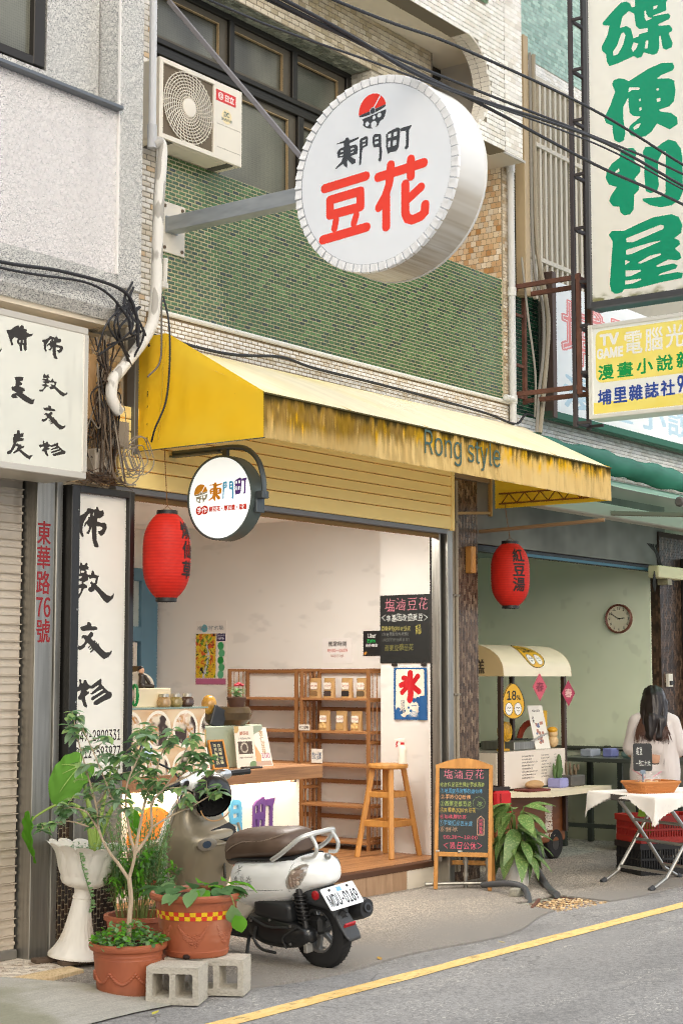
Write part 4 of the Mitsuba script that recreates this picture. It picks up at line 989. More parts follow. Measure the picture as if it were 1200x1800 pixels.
for k in range(5):
    x0 = 10.0 + k * 0.25
    lf = part(fd, "leaf", cat([box(x0, x0 + 0.045, 10.74, 10.77, 0.2, 1.97), box(x0 + 0.2, x0 + 0.245, 10.74, 10.77, 0.2, 1.97)] + [box(x0 + 0.045, x0 + 0.2, 10.742, 10.768, z, z + 0.05) for z in (0.2, 0.75, 1.24, 1.72, 1.92)]), mat("#dcd8cf", 0.5), smooth=False)
    part(lf, "pane", box(x0 + 0.045, x0 + 0.2, 10.753, 10.757, 0.25, 1.92), mat("#b3b3a8", 0.25), smooth=False)
for z in (1.2, 1.62):
    part(fd, "hinge", box(11.13, 11.25, 10.70, 10.74, z, z + 0.13, 0.003), mat("#6a5a3c", 0.4, 0.7), smooth=False)
# ceiling lamp of the shop
scene["lamp_glow"] = {"type": "diffuse", "reflectance": {"type": "rgb", "value": [0.8, 0.8, 0.8]}}
cl = thing("ceiling_lamp", "flat white ceiling lamp inside the dessert shop", "lamp")
part(cl, "housing", box(9.0, 10.4, 7.62, 7.9, 3.0, 3.05, 0.004), mat("#e8e6e0", 0.5), smooth=False)
k_ = free(cl + "__diffuser")
scene[k_] = mikit.ply(trimesh.Trimesh([(9.02, 7.64, 2.998), (10.38, 7.64, 2.998), (10.38, 7.88, 2.998), (9.02, 7.88, 2.998)], [(0, 2, 1), (0, 3, 2)], process=False), "lamp_glow", emitter={"type": "area", "radiance": {"type": "rgb", "value": [11.5, 10.9, 10.1]}})

# ================================================================ counter
ct = thing("shop_counter", "white fronted shop counter with a thick wooden top and lit logo lettering", "counter")
part(ct, "top", box(7.45, 9.80, 7.45, 8.05, 0.905, 1.0, 0.004), "wood", smooth=False)
part(ct, "front_panel", box(7.45, 9.64, 7.55, 7.58, 0.2, 0.905), mat("#ece3d2", 0.6), smooth=False)
part(ct, "end_panel", box(9.61, 9.64, 7.58, 8.0, 0.2, 0.905), mat("#e6dcc9", 0.6), smooth=False)
k_ = free(ct + "__light_strip")
scene[k_] = mikit.ply(trimesh.Trimesh([(7.47, 7.49, 0.903), (9.58, 7.49, 0.903), (9.58, 7.515, 0.903), (7.47, 7.515, 0.903)], [(0, 2, 1), (0, 3, 2)], process=False), "lamp_glow", emitter={"type": "area", "radiance": {"type": "rgb", "value": [9.0, 7.0, 4.6]}})
part(ct, "strip_hook", box(9.5, 9.515, 7.48, 7.52, 0.885, 0.903), mat("#3a3028", 0.6), smooth=False)
OR_, BLU, PUR, BRN, CREAM = mat("#e5862a", 0.5), mat("#5aa3c7", 0.5), mat("#5d3a78", 0.5), mat("#7d665a", 0.6), mat("#efe2cc", 0.6)


def raised(sh, m, name, d=0.018, y=7.55):
    base = prism(sh, d, (0, y, 0), *FRONT)
    return part(ct, name, base, m, smooth=False)


raised(fit(brush("dong"), 8.33, 8.62, 0.44, 0.80), OR_, "character")
raised(fit(brush("men"), 8.64, 8.98, 0.42, 0.80), BLU, "character")
raised(fit(brush("ting"), 9.10, 9.34, 0.47, 0.795), PUR, "character")
bowl = disc(0.235, 48)
dome = bowl.intersection(shapely.box(-1, 0.02, 1, 1))
lower = bowl.intersection(shapely.box(-1, -1, 1, -0.01)).difference(shapely.union_all([Point(x, y).buffer(rr) for x, y, rr in ((-0.12, -0.1, 0.032), (0.03, -0.07, 0.028), (0.1, -0.12, 0.034), (-0.04, -0.17, 0.03), (-0.18, -0.19, 0.06), (0.15, -0.2, 0.06))]))
mv = lambda s: affinity.translate(affinity.rotate(s, 8, origin=(0, 0)), 8.06, 0.56)
raised(mv(dome), OR_, "logo_dome")
raised(mv(lower), BRN, "logo_bowl")
RD = mat("#c02a26", 0.5)
w = words("手作 鮮豆花 厚豆漿", 0.13, 0.03)
raised(fit(w, 7.72, 9.0, 0.275, 0.385), RD, "small_lettering", 0.012)

# display on the counter
dc = thing("display_case", "glass topped display with printed bowls of dessert on its front", "display")
part(dc, "printed_front", box(7.48, 8.53, 7.5, 7.506, 1.0, 1.435), "bowl_print", smooth=False)
part(dc, "body", box(7.48, 8.53, 7.508, 7.86, 1.0, 1.43), mat("#c9c3b4", 0.6), smooth=False)
part(dc, "glass_top", box(7.46, 8.55, 7.49, 7.9, 1.437, 1.447), mat("#8fa39a", 0.1), smooth=False)
# things on the display
bx_ = solo("cream_box", rotz(box(7.88, 8.27, 7.58, 7.80, 1.448, 1.575, 0.004), 0), mat("#e6d6b3", 0.6), "plain cream cardboard box on the display case", "box", smooth=False)
solo("wooden_block", box(7.58, 7.70, 7.58, 7.7, 1.448, 1.585, 0.003), "stool_wood", "small wooden block at the left end of the display case", "block", smooth=False)
for k, (c_, lab) in enumerate((("#a98a5e", "jar of pale grains in front of the cream box"), ("#8a7a48", "jar of green beans in front of the cream box, between two others"), ("#4a3428", "jar of dark beans at the right of the cream box"))):
    x = 8.165 + k * 0.115
    j = thing("bean_jar", lab, "jar", "small jars on the display case")
    part(j, "glass", lathe([(0.0, 0), (0.035, 0), (0.046, 0.012), (0.048, 0.035), (0.04, 0.058), (0.031, 0.066)], 20, (x, 7.545, 1.448)), mat(c_, 0.15, coat=0.8))
    part(j, "lid", lathe([(0.031, 0.066), (0.033, 0.068), (0.033, 0.088), (0.0, 0.09)], 20, (x, 7.545, 1.448)), mat("#c9c3b6", 0.3, 0.8))
gl = thing("ribbon_jar", "clear jar of noodles tied with green ribbon on the display case", "jar")
part(gl, "glass", put(lathe([(0, -0.1), (0.06, -0.1), (0.065, -0.08), (0.065, 0.08), (0.05, 0.1), (0, 0.1)], 20), (7.79, 7.60, 1.53), (0, 1, 0), (0, 0, 1)), mat("#9a8470", 0.12, coat=1.0))
gr = []
for k in range(10):
    a_ = k * 0.63
    c0 = np.array([7.70 + 0.2 * (k % 2), 7.56, 1.53])
    gr.append(tube([c0 + 0.07 * np.array([0.0 + 0.1 * math.sin(t_ * 3), math.cos(t_ + a_) * 0.35, math.sin(t_ + a_)]) for t_ in np.linspace(0, 4, 12)], 0.006, 6))
part(gl, "ribbon", cat(gr), mat("#17803a", 0.4))
bj = thing("bell_jar", "clear domed jar lying behind the cream box", "jar")
part(bj, "glass", ell((8.08, 7.72, 1.60), (0.14, 0.09, 0.085), 3), mat("#b0a898", 0.1, coat=1.0))
P_ = lambda *q: q
fg = thing("figurine", "small seated figurine with dark hair on top of the cream box", "figurine")
part(fg, "body", hull_chain([((P_(8.06, 7.66, 1.605), 0.034), (P_(8.06, 7.66, 1.655), 0.024)), ((P_(8.04, 7.64, 1.65), 0.014), (P_(8.015, 7.62, 1.61), 0.011)), ((P_(8.08, 7.64, 1.65), 0.014), (P_(8.10, 7.62, 1.61), 0.011)), ((P_(8.05, 7.65, 1.59), 0.02), (P_(8.01, 7.60, 1.588), 0.015)), ((P_(8.07, 7.65, 1.59), 0.02), (P_(8.12, 7.61, 1.588), 0.015))]), mat("#3a3128", 0.5))
part(fg, "head", ell((8.06, 7.655, 1.692), (0.019, 0.019, 0.024), 2), mat("#d9a98a", 0.5))
part(fg, "hair", ell((8.06, 7.662, 1.704), (0.021, 0.021, 0.02), 2), mat("#1c1814", 0.5))
# second unit on the counter: greenish box and price cards
cb = thing("till_cabinet", "pale green cabinet on the counter behind the price cards", "cabinet")
part(cb, "body", box(8.60, 9.42, 7.72, 8.0, 1.0, 1.30, 0.006), mat("#a9b39c", 0.5), smooth=False)
part(cb, "printed_side", box(8.60, 8.78, 7.712, 7.718, 1.0, 1.28), mat("#c9a23c", 0.5), smooth=False)


def leaning_card(name, label, x, y, z, w, h, cols, lines, frame=None, tilt=14, yaw=-12, category="card", group="cards standing on counters"):
    t = thing(name, label, category, group)
    Rm = trimesh.transformations.rotation_matrix(math.radians(yaw), [0, 0, 1]) @ trimesh.transformations.rotation_matrix(math.radians(-tilt), [1, 0, 0])

    def at(m):
        m = m.copy()
        m.apply_transform(Rm)
        m.apply_translation((x, y, z))
        return m
    part(t, "board", at(box(0, w, 0, 0.006, 0, h, 0.001)), mat(cols[0], 0.5), smooth=False)
    if frame:
        f = 0.012
        part(t, "frame", at(cat([box(-f, 0, -0.006, 0.008, -f, h + f), box(w, w + f, -0.006, 0.008, -f, h + f), box(0, w, -0.006, 0.008, -f, 0), box(0, w, -0.006, 0.008, h, h + f)])), mat(frame, 0.5), smooth=False)
    for nm, sh, c_ in lines:
        if not sh.is_empty:
            part(t, nm, at(prism(sh, 0.001, (0, 0, 0), *FRONT)), mat(c_, 0.5), smooth=False)
    return t


def vwords(txt, em, x, ztop, bold=0.02, **kw):
    return shapely.union_all([center(words(ch, em, bold, **kw), x, ztop - em * (0.5 + k)) for k, ch in enumerate(txt)])


leaning_card("price_card", "narrow white upright card with blue writing at the left of the cards", 8.60, 7.60, 1.0, 0.10, 0.165, ("#e9e2d2",), [("lettering", vwords("黑糖粉粿", 0.032, 0.035, 0.155), "#2f5a8a"), ("price", center(words("60", 0.028, 0.02), 0.075, 0.03), "#c43a2a"), ("lettering", vwords("門市", 0.024, 0.075, 0.15), "#7a5a3a")], yaw=-4)
leaning_card("price_card", "small dark chalk card in an orange wood frame on the counter", 8.77, 7.62, 1.014, 0.115, 0.19, ("#2a2722",), [("chalk_writing", center(affinity.rotate(scribble("豆花凍 冰品", 0.03, 3), -90), 0.04, 0.1), "#d8d2a8"), ("chalk_writing", center(affinity.rotate(scribble("紅豆湯 芋頭", 0.028, 4), -90), 0.08, 0.1), "#d8d2a8")], frame="#c4883c", yaw=-10, tilt=18)
leaning_card("menu_card", "tall white card with a photo of a dessert bowl on the counter", 9.02, 7.62, 1.0, 0.19, 0.30, ("#ece2cf",), [("photo", shapely.box(0.025, 0.10, 0.165, 0.19), "#5b4a3c"), ("photo_bowl", center(disc(0.038).difference(disc(0.026)), 0.085, 0.145), "#d9cdb8"), ("lettering", fit(words("鮮豆花", 0.05, 0.03), 0.05, 0.14, 0.235, 0.262), "#b06a4a"), ("lettering", fit(words("手作甜品的美味", 0.03), 0.035, 0.155, 0.205, 0.218), "#6a5a4a"), ("lettering", fit(words("傳統好味道每日現做", 0.03), 0.03, 0.16, 0.07, 0.08), "#8a6a5a"), ("leaf_print", center(affinity.scale(disc(0.04), 1, 0.7), 0.165, 0.02).intersection(shapely.box(0, 0, 0.19, 0.3)), "#7a9468"), ("leaf_print", center(affinity.scale(disc(0.04), 0.8, 0.9), 0.012, 0.285).intersection(shapely.box(0, 0, 0.19, 0.3)), "#c9a66a")], yaw=-6, tilt=8)
leaning_card("menu_card", "leaning peach coloured card marked 100 at the right of the counter", 9.26, 7.66, 1.0, 0.19, 0.29, ("#e3d9cb",), [("swirl", Polygon([(0.0, 0.22), (0.05, 0.15), (0.09, 0.08), (0.07, 0.03), (0.0, 0.05)]), "#e0a070"), ("lettering", vwords("杏仁豆花", 0.045, 0.125, 0.27), "#a8865a"), ("price", fit(words("100", 0.05, 0.02), 0.09, 0.175, 0.06, 0.10), "#b0708a"), ("shadow_print", shapely.box(0.01, 0.005, 0.18, 0.04), "#b59a86")], yaw=-6, tilt=16)
solo("phone_tray", box(9.0, 9.16, 7.50, 7.58, 1.0, 1.014, 0.005), mat("#2b2622", 0.4), "dark flat tray lying on the counter before the cards", "tray", smooth=False)
bw = thing("clay_bowl_planter", "dark glazed bowl with a red flowering plant on the till cabinet", "planter")
part(bw, "bowl", lathe([(0.0, 0.0), (0.13, 0.0), (0.17, 0.04), (0.18, 0.09), (0.16, 0.13), (0.14, 0.132), (0.13, 0.1), (0, 0.1)], 32, (9.16, 7.84, 1.30)), mat("#4a3a22", 0.25, coat=0.5))
part(bw, "small_pot", lathe([(0.0, 0.0), (0.05, 0.0), (0.065, 0.05), (0.075, 0.08), (0.06, 0.085), (0, 0.08)], 24, (9.24, 7.82, 1.42)), mat("#5a4034", 0.6))
part(bw, "dome_ornament", ell((8.98, 7.86, 1.45), (0.055, 0.055, 0.07), 3), mat("#b98a3a", 0.15, coat=1.0))
solo("card_reader", rot(box(8.86, 9.0, 7.74, 7.76, 1.30, 1.45, 0.006), 22, [0, 1, 0], (8.9, 7.75, 1.3)), mat("#26282a", 0.4), "tilted dark tablet stand on the till cabinet", "tablet", smooth=False)


def leaf_mesh(L, W, curl=0.3, fold=0.25, n=5, tip=1.4, droop=0.0):
    """a leaf along +x, lying in xy, folded along its rib and curling down"""
    t = np.linspace(0, 1, n + 1)
    w = W / 2 * np.sin(np.pi * np.clip(t, 0.0, 1) ** (1 / tip)) ** 0.85
    w[0] = W * 0.03
    w[-1] = W * 0.01
    x = L * t
    z = -curl * L * t ** 2
    rows = np.stack([np.stack([x, -w, z + fold * w], 1), np.stack([x, -w * 0.5, z + fold * w * 0.35], 1), np.stack([x, 0 * x, z], 1), np.stack([x, w * 0.5, z + fold * w * 0.35], 1), np.stack([x, w, z + fold * w], 1)], 1)
    return grid_mesh(rows)


def leaf_at(base, d, up, roll=0.0):
    """matrix that puts a leaf's x axis along d with its face towards up"""
    d = np.asarray(d, float)
    d = d / np.linalg.norm(d)
    s = np.cross(up, d)
    if np.linalg.norm(s) < 1e-3:
        s = np.cross([0.3, 1, 0.1], d)
    s /= np.linalg.norm(s)
    t = np.cross(d, s)
    c, q = math.cos(roll), math.sin(roll)
    s2, t2 = c * s + q * t, -q * s + c * t
    return M4(base, d, s2, t2)


leafmat("leaf_mid", "#83a772", 0.42)
leafmat("leaf_dark", "#64895a", 0.4)
leafmat("leaf_light", "#a6c47e", 0.45)
leafmat("leaf_grey", "#98b492", 0.42)
leafmat("leaf_fresh", "#6fae3c", 0.45)
leafmat("leaf_yellow", "#a8b548", 0.45)
lm = []
rl = np.random.default_rng(21)
one = leaf_mesh(0.075, 0.03)
for k in range(26):
    a_ = rl.uniform(0, 6.28)
    m = one.copy()
    m.apply_transform(leaf_at((9.24, 7.82, 1.50 + rl.uniform(0, 0.07)), (math.cos(a_), math.sin(a_), rl.uniform(0.0, 0.7)), (0, 0, 1)))
    lm.append(m)
part(bw, "leaves", cat(lm), "leaf_mid", kind="stuff", smooth=True)
part(bw, "flower", cat([ell((9.20 + 0.03 * k, 7.79, 1.59 + 0.01 * (k % 2)), (0.02, 0.02, 0.01), 1) for k in range(3)]), mat("#b8223a", 0.5))

# ================================================================ shelves
SW = mat("#906238", 0.45)
SW2 = mat("#a8764a", 0.45)


def shelf_rack(label, y_far, y_near, levels, x0=11.27, x1=11.52, z_top=1.72):
    t = thing("wooden_rack", label, "shelf", "wooden racks along the shop wall")
    for y in (y_far, y_near):
        for x in (x0, x1):
            part(t, "post", box(x - 0.014, x + 0.014, y - 0.014, y + 0.014, 0.2, z_top, 0.002), SW, smooth=False)
        for k in range(3):
            xx_ = x0 + (x1 - x0) * (k + 1) / 4
            part(t, "side_rod", cyl((xx_, y, 0.22), (xx_, y, z_top - 0.02), 0.005, 6), SW2)
        for z in (z_top - 0.012, 1.45, 1.1, 0.7, 0.3):
            part(t, "side_rail", box(x0, x1, y - 0.01, y + 0.01, z - 0.012, z + 0.012), SW, smooth=False)
    for z in levels:
        part(t, "shelf_board", box(x0 - 0.015, x1 + 0.01, y_near, y_far, z - 0.01, z + 0.01, 0.002), SW2, smooth=False)
    for z in [z_ + 0.19 for z_ in levels[:-1]] + [z_top - 0.02]:
        part(t, "back_rail", box(x1 - 0.008, x1 + 0.012, y_near, y_far, z - 0.018, z + 0.018, 0.002), SW, smooth=False)
    return t


shelf_rack("wooden rack with bags of sweets beside the right pier", 8.80, 8.09, (0.26, 0.56, 0.90, 1.18, 1.46))
shelf_rack("empty wooden rack with a wavy top behind the counter", 9.62, 8.86, (0.26, 0.56, 0.90, 1.18, 1.46))
BAG = mat("#b58f5c", 0.6)


def snack_bag(y, z, fill, label, h=0.17, w=0.118, x=11.34):
    t = thing("snack_bag", label, "bag", "paper snack bags on the wooden rack")
    g = []
    for k in range(9):
        f = k / 8
        d = 0.032 * (1 - f) ** 0.6 + 0.002
        ww = w / 2 * (1 - 0.06 * math.sin(f * math.pi))
        g.append([(x - d * math.cos(a_), y - ww * math.sin(a_), z + f * h) if False else (x - d * abs(math.cos(a_)) ** 0.7 * np.sign(math.cos(a_)), y + ww * abs(math.sin(a_)) ** 0.7 * np.sign(math.sin(a_)), z + f * h) for a_ in np.linspace(0, 2 * math.pi, 20, endpoint=False)])
    part(t, "pouch", grid_mesh(np.array(g), wrap=True, caps=True), BAG, smooth=50)
    part(t, "label", prism(center(rrect(w * 0.62, h * 0.34, 0.01), 0, h * 0.60), 0.001, (x - 0.030, y, z), *SIDE), mat("#efe6d6", 0.5), smooth=False)
    part(t, "label_mark", prism(center(scribble("大豆氏", w * 0.2, int(y * 100)), 0, h * 0.60), 0.001, (x - 0.031, y, z), *SIDE), mat("#a83a2a", 0.5), smooth=False)
    part(t, "window", prism(center(rrect(w * 0.66, h * 0.27, 0.012), 0, h * 0.22), 0.001, (x - 0.0335, y, z), *SIDE), mat(fill, 0.25), smooth=False)
    if fill == "#d8b074":
        part(t, "biscuit", cat([ell((x - 0.034, y + dx, z + dz), (0.008, 0.017, 0.017), 2) for dx, dz in ((-0.02, 0.03), (0.018, 0.032), (0, 0.055))]), mat("#dcb87a", 0.6))
    return t


for y, z, fl, lb_ in ((8.70, 1.47, "#8a6a44", "leftmost paper bag on the upper shelf of the rack"), (8.55, 1.47, "#4a3a34", "second paper bag from the left on the upper shelf"), (8.36, 1.47, "#2f2a28", "paper bag with a black window on the upper shelf"), (8.20, 1.47, "#6a5a44", "rightmost paper bag on the upper shelf, behind the end rods"), (8.60, 1.19, "#d8b074", "left bag of round biscuits on the lower shelf"), (8.42, 1.19, "#c09a60", "middle bag of round biscuits on the lower shelf"), (8.26, 1.19, "#d8b074", "right bag of round biscuits on the lower shelf")):
    snack_bag(y, z, fl, lb_)
for y, z, txt, lb_ in ((8.76, 1.19, "手工蛋捲", "small white price tag on the lower bag shelf"), (8.62, 0.915, "杏仁豆漿", "white folded menu slip with blue writing below the bags")):
    pt = thing("price_tag", lb_, "tag", "small price slips on the wooden rack")
    hh = 0.05 if z > 1 else 0.12
    part(pt, "card", box(11.25, 11.256, y - 0.06, y + 0.06, z, z + hh, 0.001), mat("#e8e2d6", 0.5), smooth=False)
    part(pt, "lettering", prism(fit(scribble(txt, 0.03, 5), -0.05, 0.05, hh * 0.25, hh * 0.8), 0.001, (11.249, y, z), *SIDE), mat("#33507a" if hh > 0.1 else "#4a3a34", 0.5), smooth=False)
# ================================================================ signs and things on the facade
# round projecting sign
ds = thing("round_projecting_sign", "big round white sign with red tofu pudding lettering on a steel arm", "sign")
DX, DY, DZ, DR = 7.65, 5.44, 4.595, 0.588
AX = ((0, -1, 0), (0, 0, 1))
part(ds, "drum", put(lathe([(DR, -0.30), (DR, -0.004), (DR - 0.012, 0.004), (DR - 0.035, 0.004)], 96), (DX, DY, DZ), *AX), "disc_rim", smooth=40)
part(ds, "rear_face", put(prism(disc(DR, 96), 0.01), (DX + 0.30, DY, DZ), *AX), mat("#e4e3de", 0.5), smooth=False)
part(ds, "rear_rim", put(lathe([(DR + 0.004, -0.30), (DR + 0.004, -0.285), (DR - 0.01, -0.28)], 96), (DX, DY, DZ), *AX), mat("#d8d7d2", 0.4))
part(ds, "face", put(prism(disc(DR - 0.03, 96), 0.004), (DX + 0.001, DY, DZ), *AX), mat("#e9edf1", 0.35), smooth=False)
# pleated edge of the stretched face
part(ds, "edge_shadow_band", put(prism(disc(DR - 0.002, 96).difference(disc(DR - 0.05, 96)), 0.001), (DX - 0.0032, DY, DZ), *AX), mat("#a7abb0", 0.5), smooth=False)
nb = 58
for k in range(nb):
    a0, a1 = 2 * math.pi * k / nb + 0.004, 2 * math.pi * (k + 1) / nb - 0.012
    q = []
    for a_, lift in ((a0, 0.005), ((a0 + a1) / 2, 0.008), (a1, 0.016)):
        q.append([((DR - 0.047) * math.cos(a_), (DR - 0.047) * math.sin(a_), 0.0045 + 0.3 * lift), (DR * 0.997 * math.cos(a_), DR * 0.997 * math.sin(a_), lift), (DR * 1.006 * math.cos(a_), DR * 1.006 * math.sin(a_), -0.012)])
    q.append([((DR - 0.047) * math.cos(a1), (DR - 0.047) * math.sin(a1), 0.003), (DR * 0.997 * math.cos(a1), DR * 0.997 * math.sin(a1), 0.003), (DR * 1.0 * math.cos(a1), DR * 1.0 * math.sin(a1), -0.012)])
    part(ds, "pleat", put(grid_mesh(np.array(q)), (DX, DY, DZ), *AX), mat("#eceded", 0.35), smooth=False)
SO = (DX - 0.0035, 0, 0)
FACE = lambda sh, m, name: part(ds, name, prism(sh, 0.0015, SO, *AX), m, smooth=False)
INK2, REDD = mat("#3d4248", 0.5), mat("#f0402e", 0.5)
FACE(shapely.union_all([brush("dong", -5.73, 4.668), brush("men", -5.549, 4.66), brush("ting", -5.354, 4.696)]), INK2, "name_lettering")
bean = shapely.union_all([stroke([(-5.805, 4.571), (-5.50, 4.592)], 0.056), stroke([(-5.765, 4.493), (-5.54, 4.508), (-5.54, 4.413), (-5.765, 4.401), (-5.765, 4.493)], 0.056), stroke([(-5.72, 4.363), (-5.732, 4.314)], 0.044), stroke([(-5.57, 4.368), (-5.589, 4.321)], 0.044), stroke([(-5.819, 4.258), (-5.496, 4.283)], 0.056)])
FACE(bean, REDD, "character")
hua = shapely.union_all([stroke([(-5.411, 4.568), (-5.091, 4.594)], 0.056), stroke([(-5.321, 4.625), (-5.331, 4.525)], 0.055), stroke([(-5.18, 4.632), (-5.181, 4.532)], 0.055), stroke([(-5.336, 4.505), (-5.36, 4.45), (-5.408, 4.385)], 0.052), stroke([(-5.355, 4.44), (-5.355, 4.262)], 0.056), stroke([(-5.219, 4.49), (-5.22, 4.32), (-5.205, 4.285), (-5.17, 4.272), (-5.11, 4.284), (-5.085, 4.305), (-5.082, 4.345)], 0.056), stroke([(-5.11, 4.455), (-5.20, 4.40)], 0.052)])
FACE(hua, REDD, "character")


def bowl_logo(cx, cz, r, spoon=True):
    d_ = affinity.translate(disc(r, 48), cx, cz)
    d_ = affinity.scale(d_, 1.0, 1.06, origin=(cx, cz))
    tilt = lambda s: affinity.rotate(s, 9, origin=(cx, cz))
    top = d_.intersection(tilt(shapely.box(cx - 2 * r, cz + 0.06 * r, cx + 2 * r, cz + 3 * r)))
    sp = stroke([(cx + 0.05 * r, cz + 0.1 * r), (cx + 0.6 * r, cz + 0.85 * r)], 0.10 * r)
    head = affinity.translate(disc(0.18 * r, 16), cx + 0.02 * r, cz + 0.0 * r)
    top = top.difference(sp).difference(head.buffer(0.05 * r))
    mid = tilt(affinity.scale(affinity.translate(disc(r * 0.98, 40), cx, cz), 1, 0.16, origin=(cx, cz))).difference(head.buffer(0.04 * r)).intersection(tilt(shapely.box(cx - r, cz - 0.2 * r, cx + r, cz + 0.04 * r)))
    low = d_.intersection(tilt(shapely.box(cx - 2 * r, cz - 3 * r, cx + 2 * r, cz - 0.25 * r)))
    for x, y, q in ((-0.38, -0.72, 0.15), (0.12, -0.42, 0.12), (0.5, -0.36, 0.15), (0.1, -0.85, 0.22), (-0.95, -0.62, 0.3), (0.75, -0.95, 0.28)):
        low = low.difference(Point(cx + x * r, cz + y * r).buffer(q * r))
    return top, shapely.union_all([mid, low, head.difference(disc(0.1 * r, 12).buffer(0))])


t_, l_ = bowl_logo(-5.452, 4.978, 0.099)
FACE(t_, mat("#ee3a2c", 0.5), "logo_dome")
FACE(l_, INK2, "logo_bowl")
arm = thing("cantilever_tube", "galvanized steel box arm carrying the big round sign", "bracket")
GALV = procmat("galvanized", lambda p, n, uv: MX(rgb("#8d9499"), rgb("#b4babd"), FB(p.x * 9, p.y * 9, p.z * 30, octaves=3)), 0.45, metal=0.5)
part(arm, "box_tube", box(7.74, 7.84, 6.0, 7.19, 4.555, 4.655, 0.004), GALV, smooth=False)
part(arm, "end_cap", box(7.735, 7.845, 7.17, 7.195, 4.55, 4.66), mat("#9aa0a4", 0.4, 0.5), smooth=False)
part(arm, "wall_plate", box(7.70, 7.93, 7.185, 7.196, 4.42, 4.76, 0.003), mat("#d5cfc2", 0.6), smooth=False)
for x, z in ((7.73, 4.45), (7.90, 4.45), (7.73, 4.73), (7.90, 4.73)):
    part(arm, "bolt", put(lathe([(0.012, 0), (0.012, 0.008), (0, 0.010)], 8), (x, 7.185, z), *FRONT), mat("#6a5a4a", 0.5, 0.5))
solo("steel_strut", beam((7.70, 7.14, 6.10), (7.80, 5.98, 4.72), 0.03, 0.03, 0.003), mat("#7d7a7c", 0.6, 0.2), "dull grey steel strut slanting down to the top of the round sign arm", "strut", smooth=False)

# air conditioner
ac = thing("air_conditioner", "cream outdoor air conditioner unit with a round fan grille on the green parapet", "air conditioner")
CRM = mat("#dfd8c8", 0.45)
ax0, ax1, ay0, ay1, az0, az1 = 7.47, 8.29, 7.0, 7.3, 5.09, 5.62
part(ac, "casing", cat([box(ax0, ax1, ay0 + 0.02, ay1, az0, az1, 0.012), box(ax0, ax0 + 0.035, ay0, ay0 + 0.02, az0, az1), box(ax0 + 0.53, ax1, ay0, ay0 + 0.02, az0, az1, 0.004), box(ax0 + 0.035, ax0 + 0.53, ay0, ay0 + 0.02, az0, az0 + 0.03), box(ax0 + 0.035, ax0 + 0.53, ay0, ay0 + 0.02, az1 - 0.03, az1)]), CRM, smooth=False)
fcx, fcz = ax0 + 0.282, (az0 + az1) / 2
part(ac, "fan_well", box(ax0 + 0.035, ax0 + 0.53, ay0 + 0.016, ay0 + 0.019, az0 + 0.03, az1 - 0.03), mat("#6b5f4e", 0.8), smooth=False)
rings = [tube([(fcx + r_ * math.cos(a_), ay0 + 0.004, fcz + r_ * math.sin(a_)) for a_ in np.linspace(0, 2 * math.pi, 40)], 0.0035, 5) for r_ in np.arange(0.075, 0.24, 0.02)]
part(ac, "grille_rings", cat(rings), CRM)
spk = []
for k in range(36):
    a_ = k * math.pi / 18
    spk.append(tube([(fcx + r_ * math.cos(a_ + (r_ - 0.06) * 2.2), ay0 + 0.001, fcz + r_ * math.sin(a_ + (r_ - 0.06) * 2.2)) for r_ in np.linspace(0.06, 0.245, 7)], 0.0028, 4))
part(ac, "grille_spokes", cat(spk), CRM)
part(ac, "grille_hub", put(lathe([(0.062, -0.005), (0.062, 0.006), (0.05, 0.010), (0, 0.011)], 32), (fcx, ay0, fcz), *FRONT), CRM)
part(ac, "red_badge", box(8.02, 8.22, ay0 - 0.003, ay0, 5.49, 5.565), mat("#c9302c", 0.4), smooth=False)
part(ac, "badge_mark", prism(shapely.union_all([affinity.translate(disc(0.026, 24), 8.065, 5.527).difference(Point(8.065, 5.527).buffer(0.019)), affinity.translate(disc(0.013, 16), 8.065, 5.527).difference(Point(8.065, 5.527).buffer(0.007)), center(words("日立", 0.05, 0.03), 8.155, 5.527)]), 0.001, (0, ay0 - 0.003, 0), *FRONT), mat("#f0e4dc", 0.4), smooth=False)
part(ac, "sticker", prism(affinity.translate(disc(0.05, 28), 8.13, 5.40), 0.001, (0, ay0, 0), *FRONT), mat("#e6d4a4", 0.4), smooth=False)
part(ac, "sticker_lettering", prism(shapely.union_all([center(words("DC", 0.042, 0.03, kind="inter"), 8.13, 5.415), center(words("INVERTER", 0.022, 0.02, kind="inter"), 8.13, 5.378)]), 0.001, (0, ay0 - 0.001, 0), *FRONT), mat("#2a4a52", 0.4), smooth=False)
for z in (5.17, 5.33):
    part(ac, "panel_groove", box(8.03, 8.27, ay0 - 0.0015, ay0, z, z + 0.006), mat("#b9b2a2", 0.5), smooth=False)
for x in (7.56, 8.16):
    part(ac, "foot", box(x, x + 0.06, 7.02, 7.28, 5.083, 5.092), mat("#5a5852", 0.6), smooth=False)

# small lit round sign
ss = thing("small_round_sign", "small lit round sign with coloured logo under the awning", "sign")
SX, SY, SZ, SR = 7.72, 6.68, 2.765, 0.268
part(ss, "drum", put(lathe([(SR, -0.10), (SR, 0.006), (SR - 0.012, 0.008), (SR - 0.014, 0.0)], 64), (SX, SY, SZ), *AX), mat("#56605c", 0.4, 0.3), smooth=40)
part(ss, "rear_plate", put(prism(disc(SR, 64), 0.004), (SX + 0.104, SY, SZ), *AX), mat("#56605c", 0.4, 0.3), smooth=False)
kf = free(ss + "__face")
scene["sign_glow"] = {"type": "diffuse", "reflectance": {"type": "rgb", "value": [0.8, 0.82, 0.8]}}
scene[kf] = mikit.ply(put(prism(disc(SR - 0.014, 64), 0.004), (SX + 0.002, SY, SZ), *AX), "sign_glow", emitter={"type": "area", "radiance": {"type": "rgb", "value": [0.10, 0.105, 0.10]}})
